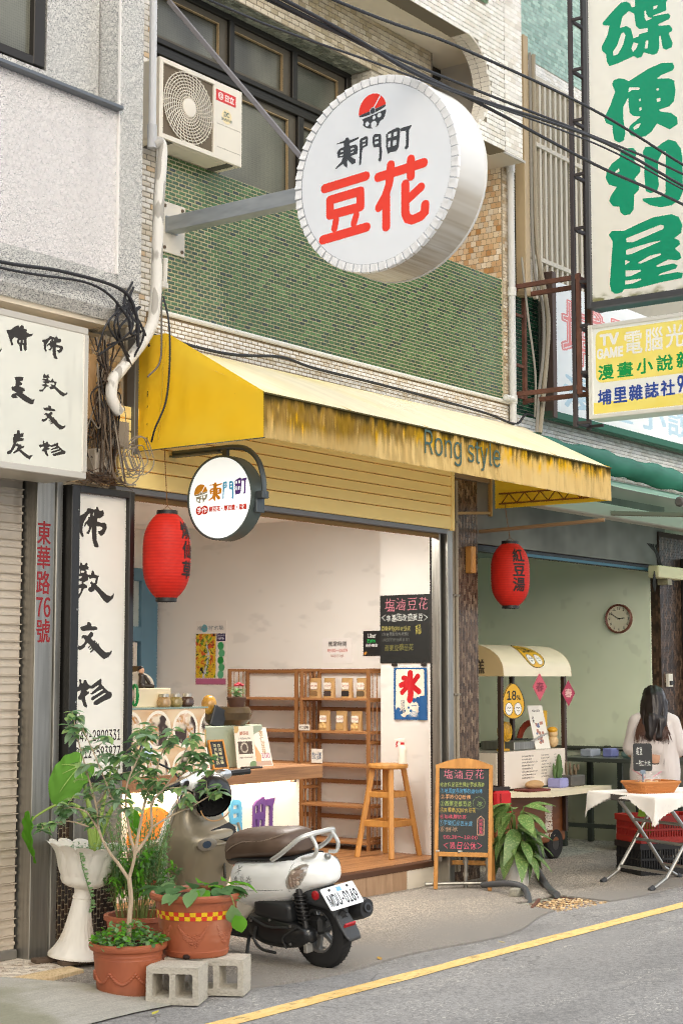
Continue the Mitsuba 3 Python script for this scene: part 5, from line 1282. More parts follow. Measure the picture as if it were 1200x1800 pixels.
SF = lambda sh, m, name: part(ss, name, prism(sh, 0.001, (SX - 0.0035, 0, 0), *AX), m, smooth=False)
c_u = -SY
t_, l_ = bowl_logo(c_u - 0.155, SZ + 0.035, 0.056)
SF(t_, mat("#e0982a", 0.5), "logo_dome")
SF(l_, mat("#a39f88", 0.5), "logo_bowl")
SF(fit(brush("dong"), c_u - 0.09, c_u + 0.02, SZ - 0.02, SZ + 0.10), mat("#df8f1f", 0.5), "character")
SF(fit(brush("men"), c_u + 0.025, c_u + 0.115, SZ - 0.015, SZ + 0.10), mat("#4aa6cf", 0.5), "character")
SF(fit(brush("ting"), c_u + 0.125, c_u + 0.222, SZ + 0.01, SZ + 0.115), mat("#5b3a86", 0.5), "character")
SF(fit(words("鮮豆花·厚豆漿·甜湯", 0.04, 0.03), c_u - 0.085, c_u + 0.22, SZ - 0.085, SZ - 0.05), mat("#cf3a2a", 0.5), "small_lettering")
cc_ = shapely.union_all([affinity.translate(disc(0.028, 20), c_u - 0.168, SZ - 0.072), affinity.translate(disc(0.028, 20), c_u - 0.122, SZ - 0.070)])
SF(cc_.difference(fit(words("手作", 0.04, 0.02), c_u - 0.186, c_u - 0.104, SZ - 0.09, SZ - 0.052)), mat("#cf3a2a", 0.5), "round_stamp")
bk = thing("hook_bracket", "curved grey steel bracket holding the small round sign", "bracket")
part(bk, "bent_tube", tube(spline([(7.77, 7.12, 3.085), (7.77, 6.80, 3.085), (7.77, 6.62, 3.085), (7.77, 6.50, 3.06), (7.77, 6.41, 2.98), (7.77, 6.37, 2.86), (7.77, 6.365, 2.77)], 6), 0.017, 8), mat("#5f6668", 0.4, 0.5))
part(bk, "short_post", box(7.755, 7.785, 6.66, 6.695, 3.03, 3.075), mat("#5f6668", 0.4, 0.5), smooth=False)
part(bk, "clamp", cat([box(7.735, 7.80, 6.35, 6.405, 2.745, 2.79, 0.003), box(7.74, 7.82, 6.40, 6.425, 2.66, 2.77, 0.003)]), mat("#4d5355", 0.4, 0.5), smooth=False)
part(bk, "flat_bar", box(7.74, 7.80, 6.72, 7.15, 3.058, 3.068), mat("#5f6668", 0.4, 0.5), smooth=False)


# lanterns
def lantern(label, c, R, H, chars, ang, cord_top, cw):
    t = thing("paper_lantern", label, "lantern", "red paper lanterns")
    n = 28
    prof = []
    for k in range(n * 4 + 1):
        f = k / (n * 4)
        z = -H / 2 + H * f
        a_ = min(1.0, 0.33 + 0.67 * math.sin(math.pi * min(max(f * 1.0, 0), 1)) ** 0.38) if 0 < f < 1 else 0.45
        a_ = max(0.42, 1 - abs(2 * f - 1) ** 3.4 * 0.58)
        rib = 1 - 0.010 * (0.5 - 0.5 * math.cos(2 * math.pi * k / 4))
        prof.append((R * a_ * rib, z))
    part(t, "paper_shade", lathe(prof, 48, c), "lantern_paper", smooth=True)
    for z0, z1 in ((H / 2 - 0.004, H / 2 + 0.022), (-H / 2 - 0.022, -H / 2 + 0.004)):
        part(t, "rim", lathe([(R * 0.44, z0), (R * 0.44, z1), (R * 0.38, z1), (R * 0.38, z0)], 32, c), mat("#1f1b18", 0.4))
    top = np.array(c) + (0, 0, H / 2)
    part(t, "hanger", cat([tube([top + (0, -R * 0.42, 0.01), top + (0, 0, 0.05)], 0.002, 5), tube([top + (0, R * 0.42, 0.01), top + (0, 0, 0.05)], 0.002, 5), tube([top + (0, 0, 0.05), (np.array(cord_top) + top + (0, 0, 0.05)) / 2 + (0.004, 0.004, 0), cord_top], 0.003, 5)]), mat("#8a5a34", 0.8))
    for sgn, az in ((1, ang), (1, ang + 180)):
        for k, ch in enumerate(chars):
            g = center(words(ch, cw, 0.022), 0, H * 0.30 - k * H * 0.235)
            for gg in getattr(g, "geoms", [g]):
                pass
            m = prism(g, 0.0008, (0, 0, 0), (1, 0, 0), (0, 1, 0))
            m = m.subdivide_to_size(0.018)
            v = m.vertices
            aa = math.radians(az) + v[:, 0] / R
            f = (v[:, 1] + H / 2) / H
            rr = R * np.maximum(0.42, 1 - np.abs(2 * f - 1) ** 3.4 * 0.58) + 0.0012 + v[:, 2]
            m.vertices = np.stack([c[0] + rr * np.cos(aa), c[1] + rr * np.sin(aa), c[2] + v[:, 1]], 1)
            part(t, "character", m, mat("#1d1512", 0.6), smooth=False)
    return t


procmat("lantern_paper", lambda p, n, uv: MX(rgb("#b81c14"), rgb("#d93020"), 0.5 + 0.5 * dr.sin(p.z * 320) * 0.5 + 0.3 * (FB(p.x * 20, p.y * 20, p.z * 60, octaves=2) - 0.5)), 0.55, spec=0.3)
lantern("red paper lantern hanging in front of the shop opening", (7.585, 7.0, 2.405), 0.151, 0.53, "燒仙草", -77, (7.50, 6.95, 3.06), 0.115)
lantern("red paper lantern with red bean soup writing by the mosaic column", (11.83, 7.03, 2.50), 0.162, 0.52, "紅豆湯", 239, (11.80, 7.06, 3.11), 0.12)
solo("lantern_pole", cyl((11.62, 7.42, 2.85), (11.86, 6.16, 2.915), 0.016, 10), mat("#8a6f52", 0.6), "thin wooden pole reaching out over the lantern at the stall bay", "pole")

# thick white drain pipe and wires
pw = thing("drain_pipe", "thick peeling white pipe running down the corner and bending left", "pipe")
procmat("peeling_white", lambda p, n, uv: MX(rgb("#e2dfd7"), rgb("#8f8a80"), SS(0.62, 0.68, N(p.x * 30, p.y * 30, p.z * 7)) * 0.7), 0.55)
part(pw, "tube", tube(spline([(7.36, 6.95, 4.99), (7.41, 6.94, 5.02), (7.435, 6.94, 4.95), (7.42, 6.95, 4.6), (7.40, 6.95, 3.98), (7.33, 6.95, 3.77), (7.13, 6.95, 3.54), (7.04, 6.95, 3.44), (7.025, 6.95, 3.34), (7.06, 6.95, 3.28), (7.095, 6.95, 3.25)], 6), 0.036, 14), "peeling_white")
part(pw, "upper_tube", tube([(7.345, 6.95, 8.2), (7.355, 6.95, 5.0)], 0.024, 10), mat("#c9cacc", 0.5))
part(pw, "coupling", cyl((7.355, 6.95, 4.97), (7.353, 6.95, 5.12), 0.031, 12), mat("#b9babc", 0.5))
p2 = thing("drain_pipe", "slim white pipe running down the right edge of the green tiled front", "pipe")
part(p2, "tube", tube([(12.11, 7.15, 9.0), (12.11, 7.15, 3.70)], 0.03, 12), mat("#cfcfcc", 0.5))
for z in (6.05, 4.95, 4.0):
    part(p2, "coupling", cyl((12.11, 7.15, z), (12.11, 7.15, z + 0.07), 0.038, 12), mat("#dcdcd8", 0.5))
part(p2, "ledge_branch", tube([(12.11, 7.13, 4.03), (11.95, 7.13, 4.035)], 0.024, 10), mat("#dcdcd8", 0.5))
part(p2, "ledge_branch", box(11.69, 12.07, 6.975, 6.99, 6.09, 6.11), mat("#b5b3ac", 0.5), smooth=False)

BLK, GRYW, BRNW = mat("#26262a", 0.5), mat("#6f6a64", 0.6), mat("#5a4636", 0.7)


def wire(name, label, pts, r, m, n=8, group=None):
    return solo(name, tube(spline(pts, 10), r, n), m, label, "cable", group or ("black power cables across the street front" if name == "power_cable" else None))


for k, (pts, lab) in enumerate((
        ([(3.0, 5.1, 5.0), (6.81, 5.1, 5.28), (8.01, 5.1, 5.41), (9.73, 5.1, 5.51), (11.18, 5.1, 5.49), (14, 5.1, 5.45)], "topmost of the black power cables crossing the street front"),
        ([(2.5, 5.12, 5.05), (6.28, 5.12, 5.10), (7.64, 5.12, 5.17), (9.69, 5.12, 5.33), (11.17, 5.12, 5.43), (14, 5.12, 5.5)], "second black power cable from the top, passing over the round sign"),
        ([(2.5, 5.08, 5.08), (6.47, 5.08, 5.12), (7.76, 5.08, 5.10), (9.73, 5.08, 5.30), (11.17, 5.08, 5.31), (14, 5.08, 5.3)], "third black power cable from the top, sagging just above the round sign"),
        ([(2.5, 5.1, 5.06), (6.87, 5.1, 5.11), (8.39, 5.1, 5.13), (9.8, 5.1, 5.13), (11.16, 5.1, 5.18), (14, 5.1, 5.2)], "lowest black power cable, running straight across the green lettered sign"),
        ([(3.5, 5.05, 4.80), (5.76, 5.05, 4.90), (6.28, 5.05, 4.93), (7.08, 5.05, 5.01), (7.88, 5.05, 5.08), (9.7, 5.06, 5.25), (11.2, 5.06, 5.27), (14, 5.06, 5.3)], "thin pair of black wires below the power cables"))):
    wire("power_cable", lab, pts, (0.0095, 0.009, 0.0105, 0.0105, 0.0065)[k], BLK)
wire("bundle_cable", "bundle of black cables sagging along the terrazzo ledge", [(4.6, 6.86, 3.98), (5.9, 6.86, 3.95), (6.5, 6.85, 3.99), (6.98, 6.85, 3.98), (7.12, 6.85, 3.86), (7.18, 6.88, 3.66)], 0.011, BLK)
wire("bundle_cable", "thin black cable under the bundle on the terrazzo ledge", [(4.6, 6.86, 3.96), (6.0, 6.86, 3.92), (6.75, 6.85, 3.96), (7.05, 6.85, 3.82), (7.1, 6.86, 3.72), (7.22, 6.9, 3.8), (7.35, 6.95, 3.7)], 0.008, BLK)
wire("wall_cable", "black cable lying along the back of the awning roof", [(7.45, 7.12, 3.83), (8.3, 7.15, 3.83), (8.9, 7.15, 3.90), (9.3, 7.15, 3.88), (10.2, 7.15, 3.88), (11.6, 7.15, 3.86), (12.1, 7.13, 3.82), (12.25, 7.1, 3.92), (12.5, 7.1, 3.9)], 0.011, BLK)
# the tangle beside the sign box
tg = thing("cable_tangle", "tangle of old brown and grey cables hanging beside the sign box", "cables")
rt = np.random.default_rng(8)
loops = []
for k in range(46):
    a_ = np.array([rt.uniform(6.95, 7.12), rt.uniform(6.93, 7.12), rt.uniform(3.40, 3.75)])
    b_ = np.array([rt.uniform(6.95, 7.18), rt.uniform(6.95, 7.12), rt.uniform(2.83, 3.2)])
    mid = (a_ + b_) / 2 + rt.normal(0, 0.05, 3) * (1, 0.5, 1)
    knot = np.array([7.04, 7.02, 3.45]) + rt.normal(0, 0.02, 3)
    loops.append((tube(spline([a_, knot, mid, b_, b_ + rt.normal(0, 0.06, 3) * (1, 0.4, 0.6)], 6), rt.uniform(0.003, 0.006), 5), k % 4))
for k, c_ in enumerate(("#4a3a2c", "#6a5a4a", "#2a2624", "#8a7f70")):
    part(tg, "cable_strands", cat([m for m, q in loops if q == k]), mat(c_, 0.7), kind="stuff")
lo = []
for k in range(9):
    c0 = np.array([7.27 + 0.05 * rt.normal(), 6.98 + 0.02 * rt.normal(), 2.98 + 0.04 * rt.normal()])
    R_ = rt.uniform(0.06, 0.12)
    lo.append(tube([c0 + (R_ * math.cos(a_), 0.01 * math.sin(3 * a_), R_ * 1.1 * math.sin(a_)) for a_ in np.linspace(0, 6.3 * rt.uniform(0.8, 1.3), 26)], 0.0035, 5))
part(tg, "cable_loops", cat(lo), mat("#8d8276", 0.6), kind="stuff")
up = []
for k in range(9):
    x = 7.10 + 0.05 * rt.normal()
    up.append(tube(spline([(x, 6.87, 4.05 - 0.03 * k), (x + 0.05 * rt.normal(), 6.86, 3.9), (x + 0.08 * rt.normal(), 6.86, 3.75), (7.15 + 0.1 * rt.normal(), 6.92, 3.6 + 0.05 * rt.normal())], 6), rt.uniform(0.004, 0.008), 5))
part(tg, "cable_strands", cat(up), BLK, kind="stuff")
db = []
for k in range(70):
    c0 = np.array([7.06 + rt.normal() * 0.10, 7.06 + rt.uniform(-0.06, 0.06), 2.83 + abs(rt.normal()) * 0.03])
    d0 = rt.normal(0, 0.06, 3) * (1, 0.5, 0.35)
    db.append(tube([c0 - d0, c0 + rt.normal(0, 0.01, 3), c0 + d0], 0.0025, 4))
part(tg, "dry_twigs", cat(db), BRNW, kind="stuff")
for (x0, x1, z0, z1), c_, lab in (((7.0, 7.14, 2.86, 3.03), "#a49a8c", "small grey junction box at the bottom of the cable tangle"), ((7.14, 7.29, 3.06, 3.22), "#8d8478", "grey junction box in the middle of the cable tangle"), ((6.93, 7.0, 3.2, 3.6), "#b08a5c", "tan strip box beside the sign box")):
    solo("junction_box", box(x0, x1, 7.05, 7.15, z0, z1, 0.006), mat(c_, 0.6), lab, "box", smooth=False)
wire("black_lead", "thin black lead hanging over the yellow side of the awning", [(7.42, 6.90, 4.02), (7.43, 6.86, 3.85), (7.42, 6.84, 3.6), (7.40, 6.85, 3.35), (7.36, 6.9, 3.18), (7.38, 6.95, 3.1)], 0.006, BLK)
wire("grey_lead", "grey lead beside the thick white pipe at the awning", [(7.44, 6.94, 4.1), (7.46, 6.95, 3.85), (7.45, 6.95, 3.62), (7.32, 6.93, 3.5)], 0.006, GRYW)
wn_ = thing("router_antenna", "small white antenna stick on the wall by the thick white pipe", "antenna")
part(wn_, "stick", beam((7.70, 7.15, 4.2), (7.685, 7.13, 4.36), 0.03, 0.02, 0.006), mat("#e6e4de", 0.5), smooth=False)
part(wn_, "base", box(7.66, 7.72, 7.13, 7.19, 4.16, 4.2, 0.005), mat("#cfccc4", 0.5), smooth=False)

# ================================================================ right side: big signs, ladder frames, next building
GX = 12.15
gs = thing("green_letter_sign", "tall cream sign with huge green brush characters at the right edge", "sign")
part(gs, "face_panel", box(GX, GX + 0.02, 5.25, 6.39, 4.79, 8.2), procmat("cream_face", lambda p, n, uv: MX(MX(rgb("#eceade"), rgb("#f1efe6"), FB(p.y * 2, 1, p.z * 2, octaves=2)), rgb("#7d7a3c"), SS(4.86, 4.79, p.z + 0.05 * (N(p.y * 14, 2) - 0.5)) * SS(0.35, 0.6, FB(p.y * 12, 2, p.z * 20, octaves=3)) * 0.9), 0.4), smooth=False)
part(gs, "frame", cat([box(GX - 0.03, GX + 0.2, 6.39, 6.43, 4.74, 8.2, 0.003), box(GX - 0.03, GX + 0.2, 5.21, 5.25, 4.74, 8.2, 0.003), box(GX - 0.03, GX + 0.03, 5.25, 6.39, 4.74, 4.79, 0.003)]), mat("#55565a", 0.45, 0.4), smooth=False)
part(gs, "underside", box(GX + 0.031, GX + 0.2, 5.25, 6.39, 4.745, 4.785), mat("#3a5f58", 0.6), smooth=False)
part(gs, "rear_panel", box(GX + 0.18, GX + 0.199, 5.25, 6.39, 4.79, 8.2), mat("#dcd9cd", 0.5), smooth=False)
GRN = mat("#00966e", 0.45)
for nm, u_, z in (("die", -6.263, 6.808), ("pian", -6.25, 6.125), ("li", -6.246, 5.492), ("wu", -6.227, 4.835)):
    part(gs, "character", prism(brush(nm, u_, z), 0.003, (GX, 0, 0), *SIDE), GRN, smooth=False)
ts = thing("game_shop_sign", "yellow and white light box sign with game and comic lettering below the cream sign", "sign")
part(ts, "case", cat([box(GX - 0.005, GX + 0.22, 6.40, 6.44, 3.80, 4.60, 0.004), box(GX - 0.005, GX + 0.22, 5.2, 6.40, 4.565, 4.60, 0.004), box(GX - 0.005, GX + 0.22, 5.2, 6.40, 3.80, 3.835, 0.004), box(GX + 0.2, GX + 0.22, 5.2, 6.40, 3.835, 4.565)]), mat("#d9d8d2", 0.4), smooth=False)
part(ts, "face_panel", box(GX + 0.005, GX + 0.015, 5.2, 6.40, 3.835, 4.565), mat("#eef0ec", 0.35), smooth=False)
YP = lambda sh, m, nm: part(ts, nm, prism(sh, 0.001, (GX + 0.004, 0, 0), *SIDE), m, smooth=False)
YELS = procmat("sun_yellow", lambda p, n, uv: MX(rgb("#f2de62"), rgb("#f6e88a"), FB(p.y * 5, 1, p.z * 5, octaves=3)), 0.4)
YP(shapely.box(-6.37, 4.10, -5.2, 4.54).buffer(-0.06).buffer(0.06).union(shapely.box(-5.5, 4.10, -5.2, 4.54)), YELS, "yellow_field")
YP(shapely.box(-6.395, 3.84, -5.2, 3.935), YELS, "yellow_field")
PL = lambda sh, m, nm: part(ts, nm, prism(sh, 0.001, (GX + 0.0025, 0, 0), *SIDE), m, smooth=False)
WHT = mat("#f2f2ec", 0.4)
PL(fit(words("TV", 0.14, 0.06, kind="inter"), -6.33, -6.15, 4.41, 4.51), WHT, "lettering")
PL(fit(words("GAME", 0.14, 0.06, kind="inter"), -6.36, -6.115, 4.30, 4.39), WHT, "lettering")
for k, ch in enumerate("電腦光碟片"):
    PL(fit(words(ch, 0.2, 0.012), -6.10 + k * 0.185, -6.10 + k * 0.185 + 0.16, 4.31 + 0.006 * k, 4.50 + 0.006 * k), WHT, "character")
GR2, BL2 = mat("#00974a", 0.45), mat("#2a479c", 0.45)
for k, ch in enumerate("漫畫小說雜誌"):
    PL(fit(words(ch, 0.2, 0.022), -6.35 + k * 0.178, -6.35 + k * 0.178 + 0.145, 4.12 + 0.006 * k, 4.245 + 0.008 * k), GR2, "character")
for k, ch in enumerate("埔里雜誌社"):
    PL(fit(words(ch, 0.2, 0.022), -6.355 + k * 0.143, -6.355 + k * 0.143 + 0.125, 3.91 + 0.004 * k, 4.04 + 0.005 * k), BL2, "character")
PL(fit(words("989", 0.15, 0.03, kind="inter"), -5.635, -5.44, 3.945, 4.085), BL2, "phone_number")
# rusty frames
RUST = "rust"
rf = thing("rusty_sign_frame", "empty rusty steel sign frame projecting beside the slim white pipe", "frame")
for (y0, y1, z0, z1, x) in ((7.19, 6.52, 5.02, 5.06, 12.16), (7.19, 6.52, 4.07, 4.11, 12.16), (7.19, 6.52, 4.99, 5.03, 12.36), (7.19, 6.52, 4.04, 4.08, 12.36)):
    part(rf, "rail", box(x, x + 0.03, y1, y0, z0, z1, 0.002), RUST, smooth=False)
for y, x in ((7.17, 12.161), (6.52, 12.161), (7.17, 12.361), (6.52, 12.361)):
    part(rf, "upright", box(x, x + 0.035, y, y + 0.035, 4.03, 5.07, 0.002), RUST, smooth=False)
for y, z in ((7.18, 5.025), (6.53, 5.025), (7.18, 4.075), (6.53, 4.075), (7.18, 4.35), (7.18, 4.8)):
    part(rf, "cross_bar", box(12.19, 12.36, y, y + 0.02, z, z + 0.025), RUST, smooth=False)
ld = thing("ladder_frame", "dark steel ladder frame running up behind the two big signs", "frame")
IRON = mat("#4a4446", 0.6, 0.3)
for x in (12.155, 12.39):
    part(ld, "upright", box(x, x + 0.035, 6.56, 6.595, 3.75, 8.2, 0.002), IRON, smooth=False)
for z in (3.77, 4.2, 4.6, 4.98, 5.45, 5.92, 6.4, 6.85, 7.3):
    part(ld, "rung", box(12.19, 12.39, 6.565, 6.59, z, z + 0.03, 0.002), IRON, smooth=False)
    part(ld, "rung", box(12.165, 12.19, 6.44, 6.56, z, z + 0.025, 0.002), IRON, smooth=False)
    part(ld, "rung", box(12.395, 12.42, 6.44, 6.56, z, z + 0.025, 0.002), IRON, smooth=False)

nb2 = thing("neighbour_building", "next shop building with beige window bars and pale green tiles behind the big signs", "building")
part(nb2, "front_wall", box(12.18, 20, 7.3, 7.5, 2.75, 9.5), mat("#a9a596", 0.9), smooth=False)
PG = [("#9dbcb0", 3), ("#aecabd", 3), ("#8caea0", 2)]
tile_field(nb2, (12.2, 7.299, 7.3), (1, 0, 0), (0, 0, 1), 2.2, 1.6, 0.066, 0.04, 0.006, 0.004, PG, 0, seed=31, name="pale_green_tile")
tile_field(nb2, (12.2, 7.299, 7.02), (1, 0, 0), (0, 0, 1), 2.2, 0.27, 0.066, 0.03, 0.005, 0.004, WH2, 0, seed=32, name="white_tile")
tile_field(nb2, (12.2, 7.299, 3.95), (1, 0, 0), (0, 0, 1), 0.62, 1.15, 0.066, 0.034, 0.006, 0.004, [("#1f4a36", 3), ("#2a5a40", 3), ("#173a2c", 2)], 0, seed=33, name="green_tile")
tile_field(nb2, (12.2, 7.29, 3.52), (1, 0, 0), (0, 0, 1), 5.2, 0.44, 0.066, 0.034, 0.006, 0.004, WH2, 0, seed=34, name="white_tile")
part(nb2, "lower_wall", box(15.66, 20, 7.45, 7.6, 0, 2.75), mat("#8a8577", 0.85), smooth=False)
part(nb2, "window_dark", box(12.34, 14.6, 7.292, 7.3, 5.1, 7.0), mat("#4a4d48", 0.25), smooth=False)
wb = thing("window_bars", "beige steel window grille of upright bars on the next building", "grille")
BEI = mat("#d6ccb8", 0.5)
for k in range(20):
    x = 12.42 + k * 0.095
    part(wb, "bar", box(x, x + 0.035, 7.14, 7.175, 5.0, 7.02, 0.002), BEI, smooth=False)
for z in (7.02, 6.4, 5.35):
    part(wb, "rail", box(12.36, 14.4, 7.13, 7.185, z, z + 0.04, 0.002), BEI, smooth=False)
part(wb, "corner_post", box(12.27, 12.35, 7.10, 7.2, 4.98, 7.35, 0.003), mat("#b39f7c", 0.5), smooth=False)
ms = thing("faded_shop_sign", "white shop front sign with faded red and pale blue characters behind the ladder frame", "sign")
part(ms, "face_panel", box(12.78, 18.5, 7.12, 7.14, 4.02, 5.22), mat("#eef0ee", 0.4), smooth=False)
part(ms, "edge_post", box(12.70, 12.77, 7.08, 7.2, 3.95, 5.28, 0.003), mat("#5a4840", 0.6), smooth=False)
part(ms, "bottom_trim", box(12.7, 18.5, 7.09, 7.2, 3.95, 4.015, 0.003), mat("#23624c", 0.6), smooth=False)
PNK = mat("#e58a86", 0.5)
sh = words("埔里", 0.85, 0.012)
part(ms, "red_characters", prism(fit(sh.buffer(0.012).difference(sh.buffer(-0.010)).union(affinity.translate(sh.buffer(-0.022), 0.0, 0)), 12.92, 14.65, 4.50, 5.1), 0.002, (0, 7.12, 0), *FRONT), PNK, smooth=False)
part(ms, "blue_characters", prism(fit(words("漫畫小說雜誌", 0.4, 0.015), 12.95, 17.2, 4.08, 4.40), 0.002, (0, 7.12, 0), *FRONT), mat("#bcd5e2", 0.5), smooth=False)
for k, (pts, r, c_, lab) in enumerate((([(12.42, 7.09, 7.2), (12.44, 7.09, 5.6), (12.52, 7.05, 5.0), (12.56, 7.05, 4.7), (12.46, 7.05, 4.1), (12.3, 7.0, 3.75)], 0.022, "#a89d86", "thick tan cable bending down behind the rusty frame"), ([(12.36, 7.09, 7.2), (12.38, 7.09, 5.4), (12.47, 7.05, 4.9), (12.47, 7.05, 4.5), (12.38, 7.05, 4.1), (12.25, 7.0, 3.75)], 0.014, "#8f8a80", "grey cable beside the thick tan cable at the rusty frame"), ([(12.2, 7.1, 5.3), (12.26, 7.08, 4.8), (12.34, 7.06, 4.3), (12.33, 7.06, 3.9)], 0.010, "#9c978c", "thin grey cable inside the left of the rusty frame"))):
    solo("hanging_cable", tube(spline(pts, 8), r, 8), mat(c_, 0.6), lab, "cable")
# green canvas roll and mint awning
gr_ = thing("rolled_awning", "dark green rolled canvas along the front of the next building", "awning")
pts = []
for k in range(60):
    x = 12.2 + k * 0.13
    rows_ = []
    for a_ in np.linspace(0, 2 * math.pi, 18, endpoint=False):
        R_ = 0.10 + 0.012 * math.sin(x * 5 + a_ * 2) + 0.01 * math.sin(x * 13 + a_)
        rows_.append((x, 7.02 + R_ * 1.1 * math.cos(a_), 3.62 - 0.02 * math.sin(x * 0.9) + R_ * math.sin(a_)))
    pts.append(rows_)
part(gr_, "canvas_roll", grid_mesh(np.array(pts), wrap=True, caps=True), "green_canvas", smooth=True)
ma = thing("mint_awning", "pale mint awning with a white front tube above the stall bay", "awning")
leafmat("mint_canvas", "#c4efde", 0.65, 0.6)
part(ma, "canvas", grid_mesh(sheet((11.9, 7.2, 3.52), (18, 7.2, 3.52), (18, 6.0, 3.16), (11.9, 6.0, 3.16), 30, 8, 0.01)), "mint_canvas", smooth=True)
part(ma, "front_tube", cyl((12.9, 5.98, 3.14), (18, 5.98, 3.14), 0.035, 16), mat("#e4e4e0", 0.35))
part(ma, "tube_cap", put(lathe([(0.04, 0), (0.045, 0.01), (0.03, 0.03), (0, 0.03)], 16), (12.9, 5.98, 3.14), (0, -1, 0), (0, 0, 1)), mat("#55524e", 0.5))
part(ma, "cassette", box(12.2, 18, 6.9, 7.05, 3.10, 3.22, 0.01), mat("#b9b3a4", 0.4), smooth=False)
part(ma, "folding_arm", beam((13.4, 6.95, 3.14), (13.9, 6.1, 3.11), 0.05, 0.04, 0.004), mat("#8d8474", 0.4, 0.4), smooth=False)
# stall bay
by = thing("stall_bay", "open bay with a pale green side wall and a grey concrete beam", "building")
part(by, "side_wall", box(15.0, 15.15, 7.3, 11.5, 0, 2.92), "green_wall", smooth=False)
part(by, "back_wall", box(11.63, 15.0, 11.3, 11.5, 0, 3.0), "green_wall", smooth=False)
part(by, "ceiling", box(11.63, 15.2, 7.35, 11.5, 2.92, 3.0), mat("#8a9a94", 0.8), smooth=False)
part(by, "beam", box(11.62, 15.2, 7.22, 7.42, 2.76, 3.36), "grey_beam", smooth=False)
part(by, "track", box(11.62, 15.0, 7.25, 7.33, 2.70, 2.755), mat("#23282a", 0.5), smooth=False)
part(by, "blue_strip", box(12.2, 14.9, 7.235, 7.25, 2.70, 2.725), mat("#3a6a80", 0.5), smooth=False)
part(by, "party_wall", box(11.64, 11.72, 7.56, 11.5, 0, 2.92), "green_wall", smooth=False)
fp = thing("far_column", "dark brown mosaic column at the right end of the stall bay", "pillar")
part(fp, "core", box(15.02, 15.62, 7.2, 7.31, 0, 3.1), mat("#3a2d24", 0.8), smooth=False)
part(fp, "core", box(15.151, 15.62, 7.31, 7.7, 0, 3.1), mat("#3a2d24", 0.8), smooth=False)
tile_field(fp, (15.02, 7.199, 0), (1, 0, 0), (0, 0, 1), 0.6, 3.05, 0.03, 0.055, 0.006, 0.003, [("#4a3729", 3), ("#5c4636", 2), ("#33261d", 3)], 0, upright=True, seed=41, name="mosaic")
tile_field(fp, (15.019, 7.31, 0), (0, -1, 0), (0, 0, 1), 0.11, 3.05, 0.03, 0.055, 0.006, 0.003, [("#4a3729", 3), ("#5c4636", 2), ("#33261d", 3)], 0, upright=True, seed=42, name="mosaic")
part(fp, "dark_track", box(15.5, 15.64, 7.1, 7.19, 0, 2.85), mat("#26211d", 0.5), smooth=False)
el = thing("emergency_lamp", "cream wall box with trailing cables above the clock", "wall box")
part(el, "box", box(14.72, 15.3, 7.06, 7.18, 2.62, 2.74, 0.008), mat("#d8cfa4", 0.5), smooth=False)
part(el, "stub", box(14.95, 15.05, 7.08, 7.19, 2.56, 2.62), mat("#8a8268", 0.5), smooth=False)
part(el, "cables", cat([tube(spline([(14.78 + 0.02 * k, 7.1, 2.74), (14.72 + 0.03 * math.sin(k * 2), 7.08, 2.85), (14.80 - 0.04 * k, 7.12, 2.95)], 5), 0.006, 5) for k in range(6)] + [tube(spline([(14.7, 7.1, 2.68), (14.66 + 0.02 * k, 7.1, 2.55), (14.7, 7.1, 2.48)], 5), 0.006, 5) for k in range(4)]), mat("#1f1d1a", 0.6), kind="stuff")
wc = thing("wall_clock", "round brown rimmed wall clock on the pale green wall", "clock")
CX, CY, CZ, CR = 15.0, 7.642, 2.235, 0.148
part(wc, "rim", put(lathe([(CR, 0), (CR, 0.03), (CR - 0.01, 0.04), (CR - 0.018, 0.03), (CR - 0.018, 0.01)], 48), (CX, CY, CZ), *AX), mat("#6a3524", 0.35))
part(wc, "dial", put(prism(disc(CR - 0.016, 48), 0.012), (CX - 0.0, CY, CZ), *AX), mat("#e6dfc6", 0.4), smooth=False)
nums = shapely.union_all([center(words(str(h_), 0.032, 0.02, kind="inter"), (CR - 0.042) * math.sin(h_ * math.pi / 6), (CR - 0.042) * math.cos(h_ * math.pi / 6)) for h_ in range(1, 13)])
part(wc, "numerals", put(prism(nums, 0.001), (CX - 0.0125, CY, CZ), *AX), mat("#3a342c", 0.5), smooth=False)
part(wc, "hour_hand", put(prism(LineString([(-0.01, 0), (0.062, 0.006)]).buffer(0.005), 0.002), (CX - 0.015, CY, CZ), *AX), mat("#1f1c1a", 0.4), smooth=False)
part(wc, "minute_hand", put(prism(LineString([(0.012, -0.008), (-0.085, 0.052)]).buffer(0.0035), 0.002), (CX - 0.018, CY, CZ), *AX), mat("#1f1c1a", 0.4), smooth=False)
for z, lab in ((1.55, "pale switch box with a black lower half on the dark far column"), (1.15, "lower pair of white sockets on the dark far column")):
    sw = thing("switch_box", lab, "switch")
    part(sw, "plate", box(15.1, 15.2, 7.16, 7.195, z, z + 0.13, 0.004), mat("#cfcabb", 0.5), smooth=False)
    part(sw, "toggle", box(15.12, 15.18, 7.145, 7.165, z + 0.02, z + 0.06, 0.003), mat("#2a2826" if z > 1.4 else "#e8e4d8", 0.5), smooth=False)
wp = thing("water_pipe", "dark horizontal pipe running along the pale green wall", "pipe")
part(wp, "tube", cyl((14.96, 7.32, 0.93), (14.96, 11.2, 0.93), 0.022, 8), mat("#43483f", 0.6))
for y in (7.75, 8.4, 9.2):
    part(wp, "joint", cyl((14.96, y, 0.93), (14.96, y + 0.06, 0.93), 0.03, 8), mat("#3a3e37", 0.6))
hs = thing("red_hose", "coil of red rubber hose hanging on the pale green wall", "hose")
